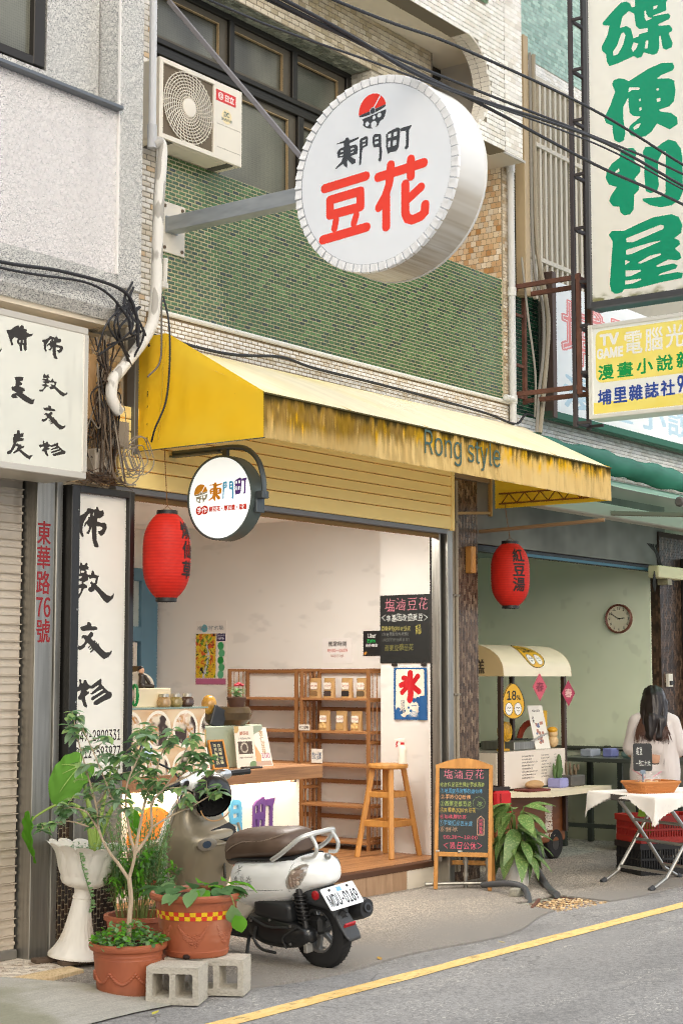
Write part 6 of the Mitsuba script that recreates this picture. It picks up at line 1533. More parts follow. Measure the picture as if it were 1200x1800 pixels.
part(hs, "coil", cat([tube([(14.9 - 0.01 * k, 8.62 + (0.14 + 0.01 * k) * math.cos(a_), 0.92 + (0.24 + 0.015 * k) * math.sin(a_)) for a_ in np.linspace(0.3, 5.6, 30)], 0.016, 8) for k in range(3)]), mat("#a2452f", 0.5))
# ================================================================ things on the shop walls
def side_panel(name, label, category, X, ya, yb, za, zb, face, th=0.006, group=None):
    """a flat sheet on a wall facing -X; returns (key, fn) with fn(shape, material, part name) in sheet coordinates (metres from lower left)"""
    t = thing(name, label, category, group)
    part(t, "sheet", box(X - th, X - 0.001, ya, yb, za, zb), face if isinstance(face, str) and not face.startswith("#") else mat(face, 0.55), smooth=False)

    def add(sh, m, nm="lettering", lift=0):
        if not sh.is_empty:
            part(t, nm, prism(sh, 0.001, (X - th - 0.0008 * (lift + 1), yb, za), *SIDE), m if isinstance(m, str) and not m.startswith("#") else mat(m, 0.6), smooth=False)
    return t, add


W_ = 11.55
t, add = side_panel("festival_poster", "colourful festival poster with green circles on the white shop wall", "poster", W_, 9.90, 10.27, 1.58, 2.17, "#e6e1da")
part(t, "picture", prism(shapely.box(0.0, 0.06, 0.245, 0.47), 0.001, (W_ - 0.0072, 10.27, 1.58), *SIDE), "poster_print", smooth=False)
add(shapely.box(0.0, 0.0, 0.37, 0.055), "#b9668a", "band", 0)
add(shapely.box(0.255, 0.40, 0.36, 0.47), "#2f2350", "date_block", 0)
add(shapely.union_all([fit(words("2024.6.20", 0.02, 0.01), 0.265, 0.35, 0.445, 0.458), fit(words("埔里鎮", 0.02, 0.01), 0.27, 0.345, 0.415, 0.435)]), "#d8d4e0", "lettering", 1)
for k in range(5):
    add(affinity.translate(disc(0.037, 24), 0.305 + (0.012 if k % 2 else 0), 0.355 - k * 0.066), ("#3a9a5c", "#5aa878", "#1f8a3a", "#4fa06c", "#5fae84")[k], "green_circle", k % 2)
add(affinity.translate(disc(0.036, 24), 0.105, 0.52), "#5aa6b4", "blue_circle")
add(fit(words("埔里 好市集", 0.05, 0.0), 0.015, 0.34, 0.50, 0.545), "#8a8f94", "lettering", 1)
t, add = side_panel("opening_hours_sheet", "white paper with the opening hours on the shop wall", "notice", W_, 8.46, 8.78, 1.77, 1.99, "#ece8e4")
add(fit(words("營業時間", 0.05, 0.012), 0.06, 0.26, 0.145, 0.19), "#4a4440")
add(fit(words("09:30～19:00", 0.04, 0.01), 0.055, 0.27, 0.095, 0.125), "#c96a5a")
add(fit(words("每週日公休", 0.04, 0.004), 0.09, 0.23, 0.05, 0.075), "#b58a7a")
t, add = side_panel("delivery_sticker", "black delivery partner sticker with white and green words above the rack", "sticker", W_, 8.15, 8.34, 1.83, 2.045, "#1a1a1a")
add(fit(words("Uber", 0.05, 0.01, kind="inter"), 0.05, 0.135, 0.155, 0.19), "#f0f0f0")
add(fit(words("Eats", 0.05, 0.02, kind="inter"), 0.045, 0.13, 0.115, 0.145), "#20b455")
add(fit(words("合作商家", 0.05, 0.012), 0.025, 0.155, 0.075, 0.105), "#e8e8e8")
add(affinity.translate(disc(0.012, 12), 0.02, 0.02).union(affinity.translate(disc(0.01, 12), 0.03, 0.028)), "#c98a3a", "food_print")
PX_ = 11.35
t, add = side_panel("wall_chalkboard", "big black chalkboard on the cream pier with pink and white chalk writing", "chalkboard", PX_, 7.515, 8.015, 1.765, 2.335, "#1b1d1c", 0.012)
add(fit(scribble("塩滷豆花", 0.1, 12).buffer(-0.0012), 0.05, 0.485, 0.435, 0.545), "#cf7f90", "chalk_heading")
add(fit(scribble("＜非基因改造黃豆＞", 0.06, 13), 0.015, 0.485, 0.345, 0.415), "#c9cdc8", "chalk_writing")
add(fit(scribble("百香果QQ綜合豆花", 0.05, 14), 0.015, 0.31, 0.265, 0.31), "#a8a05a", "chalk_writing")
add(fit(scribble("新品", 0.05, 15), 0.36, 0.42, 0.235, 0.32), "#b5ab55", "chalk_writing")
add(fit(scribble("（百香果粒珍珠粉圓）", 0.04, 16), 0.02, 0.29, 0.225, 0.258), "#6d706c", "chalk_writing")
add(fit(scribble("（地瓜芋圓仙草豆花）", 0.04, 17), 0.025, 0.30, 0.178, 0.212), "#5f625e", "chalk_writing")
add(fit(scribble("燕麥豆漿豆花", 0.05, 18), 0.045, 0.34, 0.10, 0.16), "#7a7840", "chalk_writing")
for y in (7.87, 7.575):
    cp = thing("black_clip", "black clip holding the ice flag, %s one" % ("left" if y > 7.7 else "right"), "clip", "black clips of the ice flag")
    part(cp, "jaw", box(PX_ - 0.02, PX_ - 0.001, y - 0.025, y + 0.025, 1.74, 1.762, 0.003), mat("#2a2420", 0.5), smooth=False)
ifl = thing("ice_flag", "white and blue cloth flag with a big red ice character on the cream pier", "flag")
a, b = np.meshgrid(np.linspace(0, 1, 20), np.linspace(0, 1, 16), indexing="ij")


def flag_x(u_, v_):
    return PX_ - 0.012 - 0.007 * np.sin(u_ * 17 + v_ * 2) * (1 - v_) - 0.004 * np.sin(u_ * 9)


def on_flag(sh, m, nm, lift):
    msh = prism(sh, 0.0006).subdivide_to_size(0.03)
    v = msh.vertices
    u_, w__ = v[:, 0] / 0.33, v[:, 1] / 0.43
    msh.vertices = np.stack([flag_x(u_, w__) - 0.0012 * lift - v[:, 2], 7.875 - v[:, 0] + 0.0 * u_, 1.295 + v[:, 1]], 1)
    part(ifl, nm, msh, m, smooth=False)


on_flag(shapely.box(0, 0, 0.33, 0.43), mat("#1f5a94", 0.7), "blue_cloth", 0)
waves = shapely.union_all([shapely.box(0.028, 0.12, 0.302, 0.418)] + [Point(x, y).buffer(r_) for x, y, r_ in ((0.06, 0.11, 0.04), (0.13, 0.09, 0.05), (0.2, 0.07, 0.045), (0.1, 0.05, 0.03), (0.25, 0.10, 0.03))])
for x, y, r_ in ((0.29, 0.15, 0.05), (0.24, 0.165, 0.025), (0.2, 0.16, 0.02), (0.16, 0.15, 0.016), (0.27, 0.09, 0.022), (0.05, 0.085, 0.017), (0.075, 0.06, 0.015), (0.11, 0.075, 0.010), (0.15, 0.1, 0.010), (0.17, 0.075, 0.012)):
    waves = waves.difference(Point(x, y).buffer(r_))
on_flag(waves, mat("#eee4d2", 0.7), "white_field", 1)
on_flag(shapely.box(0.022, 0.13, 0.026, 0.41).union(shapely.box(0.304, 0.2, 0.308, 0.41)), mat("#eee4d2", 0.7), "white_stripe", 1)
ice = shapely.union_all([stroke([(0.165, 0.385), (0.168, 0.20), (0.16, 0.165)], 0.052), stroke([(0.10, 0.345), (0.12, 0.345)], 0.042), stroke([(0.075, 0.285), (0.115, 0.30), (0.15, 0.31)], 0.046), stroke([(0.15, 0.285), (0.085, 0.225)], 0.042), stroke([(0.185, 0.30), (0.245, 0.36)], 0.046), stroke([(0.19, 0.275), (0.255, 0.235)], 0.05)])
on_flag(ice, mat("#c4161f", 0.7), "character", 2)
on_flag(shapely.box(0.075, 0.055, 0.108, 0.16).difference(shapely.box(0.079, 0.059, 0.104, 0.156)).union(vwords("冷たい味", 0.022, 0.0915, 0.152, 0.02)), mat("#3a5878", 0.7), "small_lettering", 2)
for k in range(4):
    on_flag(Point(0.20, 0.02).buffer(0.05 - k * 0.011).difference(Point(0.20, 0.02).buffer(0.045 - k * 0.011)).intersection(shapely.box(0.1, 0.02, 0.3, 0.1)), mat("#7fa3c4", 0.7), "wave_line", 2)

# stool with spray bottle
st = thing("wooden_stool", "tall orange wood stool standing on the shop floor by the cream pier", "stool")
SWd = "stool_wood"
scx, scy = 11.07, 7.75
part(st, "seat", lathe([(0, 0.905), (0.15, 0.905), (0.165, 0.915), (0.165, 0.935), (0.155, 0.945), (0, 0.945)], 40, (scx, scy, 0)), SWd)
top_ = [(-0.09, 0.09), (-0.09, -0.09), (0.09, -0.09), (0.09, 0.09)]
bot_ = [(-0.20, 0.17), (-0.20, -0.17), (0.20, -0.17), (0.20, 0.17)]
for (tx_, ty_), (bx__, by__) in zip(top_, bot_):
    part(st, "leg", beam((scx + tx_, scy + ty_, 0.906), (scx + bx__, scy + by__, 0.2), 0.04, 0.034, 0.004, up=(0.6, 0.8, 0)), SWd, smooth=False)
for z, hh in ((0.70, 0.045), (0.47, 0.05)):
    f = (0.906 - z) / 0.706
    q = [np.array([scx + tx_ + (bx__ - tx_) * f, scy + ty_ + (by__ - ty_) * f, z]) for (tx_, ty_), (bx__, by__) in zip(top_, bot_)]
    for k in range(4):
        part(st, "rung", beam(q[k], q[(k + 1) % 4], 0.018, hh, 0.003), SWd, smooth=False)
sp = thing("spray_bottle", "white spray bottle with a red trigger on the stool", "bottle")
part(sp, "bottle", lathe([(0, 0.0), (0.032, 0), (0.035, 0.01), (0.035, 0.11), (0.028, 0.135), (0.014, 0.15), (0.013, 0.165), (0, 0.165)], 24, (11.09, 7.62, 0.946)), mat("#e6e0d2", 0.35))
part(sp, "collar", lathe([(0.016, 0.155), (0.016, 0.172), (0, 0.172)], 16, (11.09, 7.62, 0.946)), mat("#c9242a", 0.4))
part(sp, "head", cat([box(11.08, 11.10, 7.60, 7.66, 1.118, 1.15, 0.005), box(11.083, 11.097, 7.655, 7.69, 1.128, 1.145, 0.004)]), mat("#ece8de", 0.4), smooth=False)
part(sp, "trigger", tube([(11.09, 7.665, 1.13), (11.09, 7.68, 1.105), (11.09, 7.676, 1.08)], 0.006, 8), mat("#c9242a", 0.4))

# A-frame chalkboard
af = thing("a_frame_chalkboard", "wood framed A board with coloured chalk menu on the pavement", "chalkboard")
u0 = np.array([0.41, -0.912, 0.0])
w0 = np.cross(u0, (0, 0, 1.0))
O_ = np.array([10.78, 7.12, 0.014])
tl = math.radians(9)
v0 = np.array([0, 0, 1.0]) * math.cos(tl) - w0 * math.sin(tl)
n0 = np.cross(u0, v0)
AP = lambda m: put(m, O_, u0, v0)
WDT, HGT = 0.45, 1.01
part(af, "front_leg", AP(box(0, 0.03, 0, 0.96, -0.012, 0.012, 0.003)), SWd, smooth=False)
part(af, "front_leg", AP(box(WDT - 0.03, WDT, 0, 0.96, -0.012, 0.012, 0.003)), SWd, smooth=False)
arch = Polygon([(0.0, 0.93)] + [(x, 0.955 + 0.055 * math.sin(math.pi * x / WDT)) for x in np.linspace(0, WDT, 24)] + [(WDT, 0.93)])
part(af, "top_rail", AP(put(prism(arch, 0.026), (0, 0, -0.013))), SWd, smooth=False)
part(af, "bottom_rail", AP(box(0.031, WDT - 0.031, 0.25, 0.285, -0.011, 0.011, 0.003)), SWd, smooth=False)
part(af, "board", AP(box(0.03, WDT - 0.03, 0.28, 0.935, -0.006, 0.004)), mat("#2b302f", 0.6), smooth=False)
CH = lambda sh, c_, nm="chalk_writing": part(af, nm, AP(put(prism(sh, 0.0008), (0, 0, 0.0042))), mat(c_, 0.8), smooth=False)
CH(fit(scribble("塩滷豆花", 0.1, 31).buffer(-0.0012), 0.065, 0.38, 0.845, 0.925), "#d8788c", "chalk_heading")
rows_ = (("綜合紅豆花生綠豆芋頭燕麥", "#9aa85a", 0.035, 0.385, 0.785, 0.828), ("①地瓜圓芋圓鮮奶嫩仙草", "#4f93b8", 0.04, 0.37, 0.733, 0.778), ("②手炒QQ粉粿", "#d09a6a", 0.04, 0.28, 0.685, 0.73), ("③燕麥豆漿豆花", "#9aae5c", 0.04, 0.285, 0.635, 0.68), ("⑤百香果QQ綜合豆花", "#b8a048", 0.04, 0.32, 0.583, 0.628), ("⑥珍珠鮮奶茶", "#c8546c", 0.04, 0.245, 0.538, 0.575), ("⑦芋頭紅豆西米露", "#5a93b4", 0.035, 0.295, 0.485, 0.53), ("⑧剉冰", "#a88a70", 0.035, 0.18, 0.44, 0.48), ("09:30～19:00", "#c8546c", 0.07, 0.335, 0.385, 0.415), ("＜週日公休＞", "#c8546c", 0.07, 0.375, 0.305, 0.365))
for k, (tx_, c_, a_, b__, z0, z1) in enumerate(rows_):
    CH(fit(scribble(tx_, 0.05, 40 + k), a_, b__, z0, z1), c_)
CH(affinity.translate(disc(0.048, 32).difference(disc(0.046, 32)), 0.345, 0.665).union(center(scribble("冰", 0.05, 3), 0.35, 0.66)), "#7f9a5c", "chalk_drawing")
tag_ = LineString([(0.335, 0.42), (0.335, 0.54), (0.36, 0.565), (0.385, 0.54), (0.385, 0.42), (0.335, 0.42)]).buffer(0.0025)
CH(tag_, "#c89a80", "chalk_drawing")
CH(vwords("招牌推薦", 0.03, 0.36, 0.545, 0.0), "#c8546c")
rear = []
for x in (0.01, WDT - 0.04):
    part(af, "rear_leg", beam(O_ + u0 * (x + 0.015) + v0 * 0.92 - n0 * 0.02, O_ + u0 * (x + 0.015) - n0 * 0.36, 0.026, 0.024, 0.003, up=u0), SWd, smooth=False)
part(af, "rear_bar", beam(O_ + u0 * 0.03 + v0 * 0.22 - n0 * 0.275, O_ + u0 * (WDT - 0.03) + v0 * 0.22 - n0 * 0.275, 0.02, 0.035, 0.003), SWd, smooth=False)

# gas pipes behind the board
for (x, y), lab in (((11.09, 6.82), "bent galvanized pipe standing beside the A board"), ((11.02, 6.98), "short valve pipe behind the A board")):
    gp = thing("gas_pipe", lab, "pipe", "steel pipes by the A board")
    part(gp, "riser", tube(spline([(x, y, 0.012), (x, y, 0.24), (x - 0.02, y + 0.02, 0.285), (x - 0.08, y + 0.06, 0.30), (x - 0.2, y + 0.15, 0.30)], 6), 0.016, 10), "brushed_steel")
    for z in (0.10, 0.20):
        part(gp, "coupling", cyl((x, y, z), (x, y, z + 0.03), 0.022, 10), mat("#9a958a", 0.4, 0.6))
solo("ground_pipe", tube([(11.09, 6.85, 0.05), (10.9, 7.05, 0.05), (10.75, 7.18, 0.05)], 0.014, 8), "brushed_steel", "thin steel pipe lying low behind the A board", "pipe")

# spotted leaf plant
dp = thing("spotted_leaf_plant", "big leafy plant with spotted drooping leaves in a white pot beside the A board", "plant")
dx, dy = 11.38, 6.73
part(dp, "pot", lathe([(0, 0.012), (0.09, 0.012), (0.115, 0.24), (0.12, 0.25), (0.105, 0.252), (0.1, 0.22), (0, 0.22)], 32, (dx, dy, 0)), mat("#d9d6ce", 0.5))
rl = np.random.default_rng(77)
variants = [mikit.ply(leaf_mesh(0.28, 0.125, c_, 0.18, 8, 1.15), "spotted_leaf", smooth=True) for c_ in (0.35, 0.55, 0.8)]
for k in range(64):
    a_ = rl.uniform(0, 6.28)
    hgt = rl.uniform(0.24, 0.66)
    rad = rl.uniform(0.02, 0.10)
    base = np.array([dx + rad * math.cos(a_), dy + rad * math.sin(a_), hgt])
    el_ = rl.uniform(-0.9, 0.1) if hgt < 0.5 else rl.uniform(-0.3, 0.4)
    d_ = (math.cos(a_) * math.cos(el_), math.sin(a_) * math.cos(el_), math.sin(el_))
    s_ = rl.uniform(0.7, 0.95)
    m = leaf_at(base, d_, (0, 0, 1), rl.uniform(-0.4, 0.4)) @ np.diag([s_, s_, s_, 1])
    shared(dp, "leaf", variants[k % 3], m)
    if k % 2 == 0:
        part(dp, "stem", tube(spline([(dx + 0.02 * math.cos(a_), dy + 0.02 * math.sin(a_), 0.2), (dx + rad * 0.6 * math.cos(a_), dy + rad * 0.6 * math.sin(a_), hgt * 0.75 + 0.05), base], 4), 0.006, 6), mat("#5f7a3a", 0.5))

# ================================================================ food cart
fc = thing("food_cart", "small food cart with a rounded cream roof and a white menu board", "cart")
BRN2 = mat("#3b281e", 0.4)
for x, y in ((12.30, 7.42), (13.42, 7.42), (12.30, 7.97), (13.42, 7.97)):
    part(fc, "post", box(x - 0.02, x + 0.02, y - 0.02, y + 0.02, 0.25, 1.68, 0.003), BRN2, smooth=False)
prof = [(7.36, 1.655), (7.365, 1.70)] + [(7.70 - 0.335 * math.cos(t__), 1.70 + 0.235 * math.sin(t__)) for t__ in np.linspace(0.05, math.pi - 0.05, 22)] + [(8.035, 1.70), (8.04, 1.655)]
part(fc, "roof", grid_mesh(np.array([[(x, y, z) for y, z in prof] for x in (12.26, 13.47)])), mat("#e3d6b8", 0.35), smooth=35)
part(fc, "roof_end", put(prism(Polygon(prof), 0.006), (12.262, 0, 0), (0, 1, 0), (0, 0, 1)), mat("#c8ac7e", 0.45), smooth=False)
part(fc, "roof_end", put(prism(Polygon(prof), 0.006), (13.462, 0, 0), (0, 1, 0), (0, 0, 1)), mat("#c8ac7e", 0.45), smooth=False)
part(fc, "roof_character", prism(center(words("糕", 0.13, 0.02), -7.62, 1.74), 0.002, (12.261, 0, 0), *SIDE), mat("#4a3a2c", 0.5), smooth=False)
part(fc, "body", box(12.26, 13.46, 7.44, 8.0, 0.16, 0.63, 0.012), procmat("cart_brown", lambda p, n, uv: MX(rgb("#6b3d1e"), rgb("#8a5228"), FB(p.x * 3, p.y * 30, p.z * 30, octaves=3)), 0.4), smooth=False)
part(fc, "body_lettering", prism(fit(vwords("雞蛋糕", 0.1, 0.0, 0.0, 0.03), 13.08, 13.22, 0.27, 0.50).union(fit(words("DA-YAY 18%", 0.05, 0.03), 13.0, 13.26, 0.215, 0.25)), 0.002, (0, 7.44, 0), *FRONT), mat("#e6dac6", 0.5), smooth=False)
part(fc, "shelf", prism(Polygon([(12.18, 7.43), (12.58, 7.08), (13.68, 7.08), (13.46, 7.43)]), 0.045, (0, 0, 0.615)), mat("#dfd4b6", 0.4), smooth=False)
part(fc, "menu_board", box(12.32, 13.40, 7.40, 7.42, 0.68, 1.0, 0.003), mat("#ded2c4", 0.45), smooth=False)
part(fc, "menu_board", box(12.26, 12.275, 7.44, 7.96, 0.68, 0.99, 0.003), mat("#d6c8b6", 0.45), smooth=False)
part(fc, "side_lettering", prism(center(words("DAY", 0.10, 0.03, kind="inter"), -7.6, 0.8), 0.001, (12.259, 0, 0), *SIDE), mat("#5a4a3c", 0.5), smooth=False)
ML = lambda sh, c_, nm="menu_lettering": part(fc, nm, prism(sh, 0.0012, (0, 7.40, 0), *FRONT), mat(c_, 0.5), smooth=False)
mr = random.Random(4)
for k in range(8):
    z = 0.945 - k * 0.027
    ML(fit(words("原味雞蛋糕紅豆卡士達"[: mr.randint(5, 9)], 0.02), 12.62, 12.62 + mr.uniform(0.16, 0.3), z, z + 0.013), "#5a4c44")
    ML(fit(words("起司芋泥巧克力花生"[: mr.randint(3, 7)], 0.02), 12.96, 12.96 + mr.uniform(0.08, 0.2), z, z + 0.013), "#5a4c44")
    ML(fit(words("35元", 0.02), 13.20, 13.235, z, z + 0.013), "#5a4c44")
egg = Polygon([(0.5 * math.cos(t__) * (1 - 0.28 * math.sin(t__)) * 0.78, 0.5 * math.sin(t__)) for t__ in np.linspace(0, 2 * math.pi, 48, endpoint=False)])


def egg_mark(cx, cz, h):
    e_ = affinity.translate(affinity.scale(egg, h, h, origin=(0, 0)), cx, cz)
    ov = [affinity.translate(affinity.scale(disc(0.5, 28), h * 0.27, h * 0.36, origin=(0, 0)), cx + s_ * h * 0.16, cz - h * 0.22) for s_ in (-1, 1)]
    tx_ = center(words("18", 0.1, 0.02, kind="inter"), cx - 0.05 * h, cz + 0.14 * h)
    tx_ = fit(words("18", 0.1, 0.02, kind="inter"), cx - 0.22 * h, cx + 0.10 * h, cz + 0.03 * h, cz + 0.29 * h).union(fit(words("%", 0.1, 0.02, kind="inter"), cx + 0.12 * h, cx + 0.25 * h, cz + 0.03 * h, cz + 0.16 * h))
    fc_ = []
    for s_, o_ in zip((-1, 1), ov):
        ex, ez = cx + s_ * h * 0.16, cz - h * 0.2
        fc_ += [LineString([(ex - 0.06 * h, ez), (ex - 0.03 * h, ez + 0.025 * h), (ex, ez)]).buffer(0.008 * h), LineString([(ex + 0.02 * h, ez), (ex + 0.05 * h, ez + 0.025 * h), (ex + 0.075 * h, ez)]).buffer(0.008 * h), LineString([(ex - 0.03 * h, ez - 0.06 * h), (ex + 0.01 * h, ez - 0.085 * h), (ex + 0.05 * h, ez - 0.06 * h)]).buffer(0.007 * h)]
    return e_, shapely.union_all(ov), tx_.union(shapely.union_all(fc_)).union(e_.difference(e_.buffer(-0.018 * h))).union(shapely.union_all([o_.difference(o_.buffer(-0.012 * h)) for o_ in ov]))


YEG, WEG, KEG = mat("#dba92c", 0.45), mat("#e8e4da", 0.45), mat("#2a2620", 0.5)
# on the curved roof
e_, o_, k_ = egg_mark(12.86, 0.0, 0.42)
for sh, m, lift, nm in ((e_, YEG, 0.001, "egg_mark"), (o_, WEG, 0.0022, "egg_white"), (k_, KEG, 0.0034, "egg_lettering")):
    msh = prism(sh, 0.0006).subdivide_to_size(0.05)
    v = msh.vertices
    s_ = np.clip((v[:, 1] + 0.21) / 0.42, 0, 1)
    th_ = 0.12 + s_ * 1.25
    msh.vertices = np.stack([v[:, 0] - 0.0 * s_, 7.70 - (0.335 + lift + v[:, 2]) * np.cos(th_), 1.70 + (0.235 + lift + v[:, 2]) * np.sin(th_)], 1)
    part(fc, nm, msh, m, smooth=False)
for x in (12.42, 13.28):
    for y in (7.47, 7.95):
        wk = part(fc, "wheel", put(lathe([(0.06, -0.03), (0.12, -0.035), (0.14, -0.02), (0.14, 0.02), (0.12, 0.035), (0.06, 0.03)], 28), (x, y, 0.145), (1, 0, 0), (0, 0, 1)), mat("#1d1b1a", 0.7))
        part(wk, "rim", put(lathe([(0.0, -0.025), (0.06, -0.028), (0.06, 0.028), (0.0, 0.025)], 20), (x, y, 0.145), (1, 0, 0), (0, 0, 1)), mat("#4a4744", 0.4, 0.5))
eg = thing("egg_sign", "yellow egg shaped sign marked 18% hanging on the cart's left post", "sign")
e_, o_, k_ = egg_mark(0, 0, 0.31)
for sh, m, lift, nm in ((e_, YEG, 0.0, "plate"), (o_, WEG, 0.007, "egg_white"), (k_, KEG, 0.008, "lettering")):
    part(eg, nm, prism(sh, 0.006 if nm == "plate" else 0.001, (12.42, 7.37 - lift, 1.44), (0.93, -0.36, 0), (0, 0, 1)), m, smooth=False)
for (x, y, z, s_, c_, lab) in ((12.86, 7.35, 1.56, 0.125, "#c85a6a", "pink diamond paper hanging under the middle of the cart roof"), (13.44, 7.38, 1.50, 0.12, "#a83a52", "dark red diamond paper on the right post of the cart")):
    dm = thing("diamond_paper", lab, "decoration", "diamond papers on the food cart")
    sq = Polygon([(0, s_), (-s_ * 0.62, 0), (0, -s_), (s_ * 0.62, 0)])
    part(dm, "paper", prism(sq, 0.002, (x, y, z), (0.9, -0.43, 0), (0, 0, 1)), mat(c_, 0.55), smooth=False)
    part(dm, "character", prism(center(words("春", s_ * 0.7, 0.02), 0, 0), 0.001, np.array((x, y, z)) + np.array((-0.43, -0.9, 0)) * 0.002, (0.9, -0.43, 0), (0, 0, 1)), mat("#7a2a3a" if c_ == "#c85a6a" else "#d8b0a8", 0.5), smooth=False)
fn = thing("desk_fan", "small yellow desk fan on the cart", "fan")
part(fn, "cage", ell((12.52, 7.52, 1.17), (0.085, 0.05, 0.09), 3), mat("#b98a1c", 0.4))
part(fn, "grille", cat([tube([(12.52 + r_ * math.cos(a_), 7.468 + 0.02 * (r_ / 0.08) ** 2, 1.17 + r_ * 1.05 * math.sin(a_)) for a_ in np.linspace(0, 6.283, 24)], 0.003, 5) for r_ in (0.03, 0.055, 0.08)]), mat("#d8a828", 0.4))
part(fn, "stand", cat([cyl((12.52, 7.53, 1.0), (12.52, 7.53, 1.1), 0.015, 8), box(12.47, 12.57, 7.49, 7.57, 1.0, 1.02, 0.005)]), mat("#b98a1c", 0.4))
part(fc, "counter_top", box(12.30, 13.42, 7.43, 7.97, 0.985, 1.0, 0.003), mat("#a8a296", 0.35, 0.4), smooth=False)
gd = thing("waffle_iron", "steel baking tray with a long handle on the cart top", "tray")
part(gd, "tray", box(12.66, 13.02, 7.50, 7.85, 1.001, 1.075, 0.006), "brushed_steel", smooth=False)
part(gd, "handle", beam((12.98, 7.52, 1.07), (13.14, 7.44, 1.14), 0.02, 0.012), mat("#b8b4ac", 0.3, 0.7), smooth=False)
leaning_card("stall_menu", "white leaning menu with a printed drawing on the cart top", 13.04, 7.50, 1.001, 0.21, 0.40, ("#e2dcd0",), [("lettering", fit(words("雞蛋糕菜單", 0.05), 0.05, 0.16, 0.34, 0.36), "#6a5f58"), ("picture", shapely.union_all([Point(0.05 + 0.11 * random.Random(k).random(), 0.05 + 0.19 * random.Random(k + 50).random()).buffer(0.016) for k in range(12)]), "#b07a68"), ("picture", shapely.union_all([Point(0.05 + 0.11 * random.Random(k + 9).random(), 0.06 + 0.18 * random.Random(k + 70).random()).buffer(0.012) for k in range(9)]), "#5f6a88"), ("lettering", vwords("好食", 0.03, 0.045, 0.30), "#4a4440")], yaw=-10, tilt=14, category="menu")
yb = thing("yellow_box", "yellow paper box behind the stall menu", "box")
part(yb, "box", box(13.28, 13.36, 7.56, 7.66, 1.001, 1.34, 0.004), mat("#d6a41f", 0.5), smooth=False)
dl = thing("doll_figure", "round yellow and cream doll at the right end of the cart top", "doll")
part(dl, "body", cat([ell((13.36, 7.50, 1.06), (0.05, 0.045, 0.055), 2), ell((13.36, 7.50, 1.13), (0.045, 0.042, 0.042), 2)]), mat("#d8b888", 0.7))
part(dl, "hat", ell((13.35, 7.50, 1.165), (0.05, 0.045, 0.028), 2), mat("#d8a02a", 0.6))
rb = thing("red_box_bag", "red bag hooked on the mosaic column above the spotted leaf plant", "bag")
part(rb, "bag", rotz(box(11.50, 11.66, 6.94, 7.04, 0.50, 0.73, 0.02), -30, (11.58, 7.0, 0)), mat("#c01c22", 0.6), smooth=30)
part(rb, "seam", rotz(box(11.55, 11.556, 6.934, 6.94, 0.53, 0.71), -30, (11.58, 7.0, 0)), mat("#6a1014", 0.7), smooth=False)
part(rb, "strap", rotz(cat([box(11.50, 11.66, 6.97, 7.01, 0.73, 0.76), box(11.57, 11.59, 6.98, 7.215, 0.755, 0.765)]), -30, (11.58, 7.0, 0)), mat("#2a2220", 0.6), smooth=False)
tr_ = thing("serving_tray", "dark red tray with a paper bag of cakes on the cart shelf", "tray")
part(tr_, "tray", rotz(box(12.42, 12.72, 7.18, 7.36, 0.661, 0.68, 0.006), -8, (12.57, 7.27, 0)), mat("#6a2420", 0.5), smooth=False)
part(tr_, "paper_bag", ell((12.66, 7.30, 0.71), (0.13, 0.06, 0.04), 2), mat("#c09a6c", 0.8))
for x, c_, hgt, lab in ((13.10, "#8f8fc0", 0.085, "lilac pot with a small cactus on the cart shelf"), (13.36, "#55524e", 0.10, "dark grey trough with succulents on the cart shelf")):
    sp_ = thing("succulent_pot", lab, "plant", "small pots on the cart shelf")
    w__ = 0.075 if c_ == "#8f8fc0" else 0.13
    part(sp_, "pot", box(x - w__, x + w__, 7.24, 7.38, 0.661, 0.661 + hgt, 0.012), mat(c_, 0.5), smooth=False)
    sc_ = []
    for k in range(9):
        xx_ = x + (k - 4) * w__ / 5
        sc_.append(ell((xx_, 7.31 + 0.02 * math.sin(k * 2), 0.661 + hgt + 0.04 + 0.03 * math.sin(k * 1.7)), (0.012, 0.012, 0.05 + 0.02 * math.sin(k * 2.1)), 1))
    part(sp_, "plants", cat(sc_ + ([ell((x + 0.02, 7.31, 0.85), (0.028, 0.028, 0.11), 2)] if w__ < 0.1 else [])), mat("#4f6a3a" if w__ < 0.1 else "#6a5a44", 0.6), kind="stuff")

# ================================================================ folding table in front
ft = thing("folding_table", "white cloth covered folding table with crossed steel legs at the right edge", "table")
ta, tb = np.array([0.42, 0.9075, 0.0]), np.array([0.9075, -0.42, 0.0])
TO = np.array([11.66, 5.66, 0.0])          # front left corner
TZ = 0.725
tabp = lambda m: put(m, TO, tb, ta)
part(ft, "table_top", tabp(box(0, 1.0, 0, 0.85, TZ - 0.03, TZ, 0.004)), mat("#c9c2b6", 0.5), smooth=False)
us, vs_ = np.meshgrid(np.linspace(-0.22, 1.02, 90), np.linspace(-0.2, 1.05, 80), indexing="ij")
ox_, oy_ = np.maximum(0, -us), np.maximum(0, np.maximum(-vs_, vs_ - 0.85))
dn = np.hypot(ox_, oy_)
cz_ = TZ + 0.004 - dn * 0.95 + 0.004 * (meshkit.fbm(np.stack([us * 4, vs_ * 4, us * 0], -1), 3) - 0.5) * (dn == 0)
ux_ = np.clip(us, -0.004, 9) - 0.16 * ox_ + np.where(ox_ > 0, 0.02 * np.sin(vs_ * 15) * np.minimum(1, ox_ * 8), 0)
vy_ = np.clip(vs_, -0.004, 0.854) - 0.16 * np.maximum(0, -vs_) + 0.16 * np.maximum(0, vs_ - 0.85) + np.where(oy_ > 0, 0.02 * np.sin(us * 14) * np.minimum(1, oy_ * 8), 0)
cloth_m = grid_mesh(np.stack([ux_, vy_, cz_], -1))
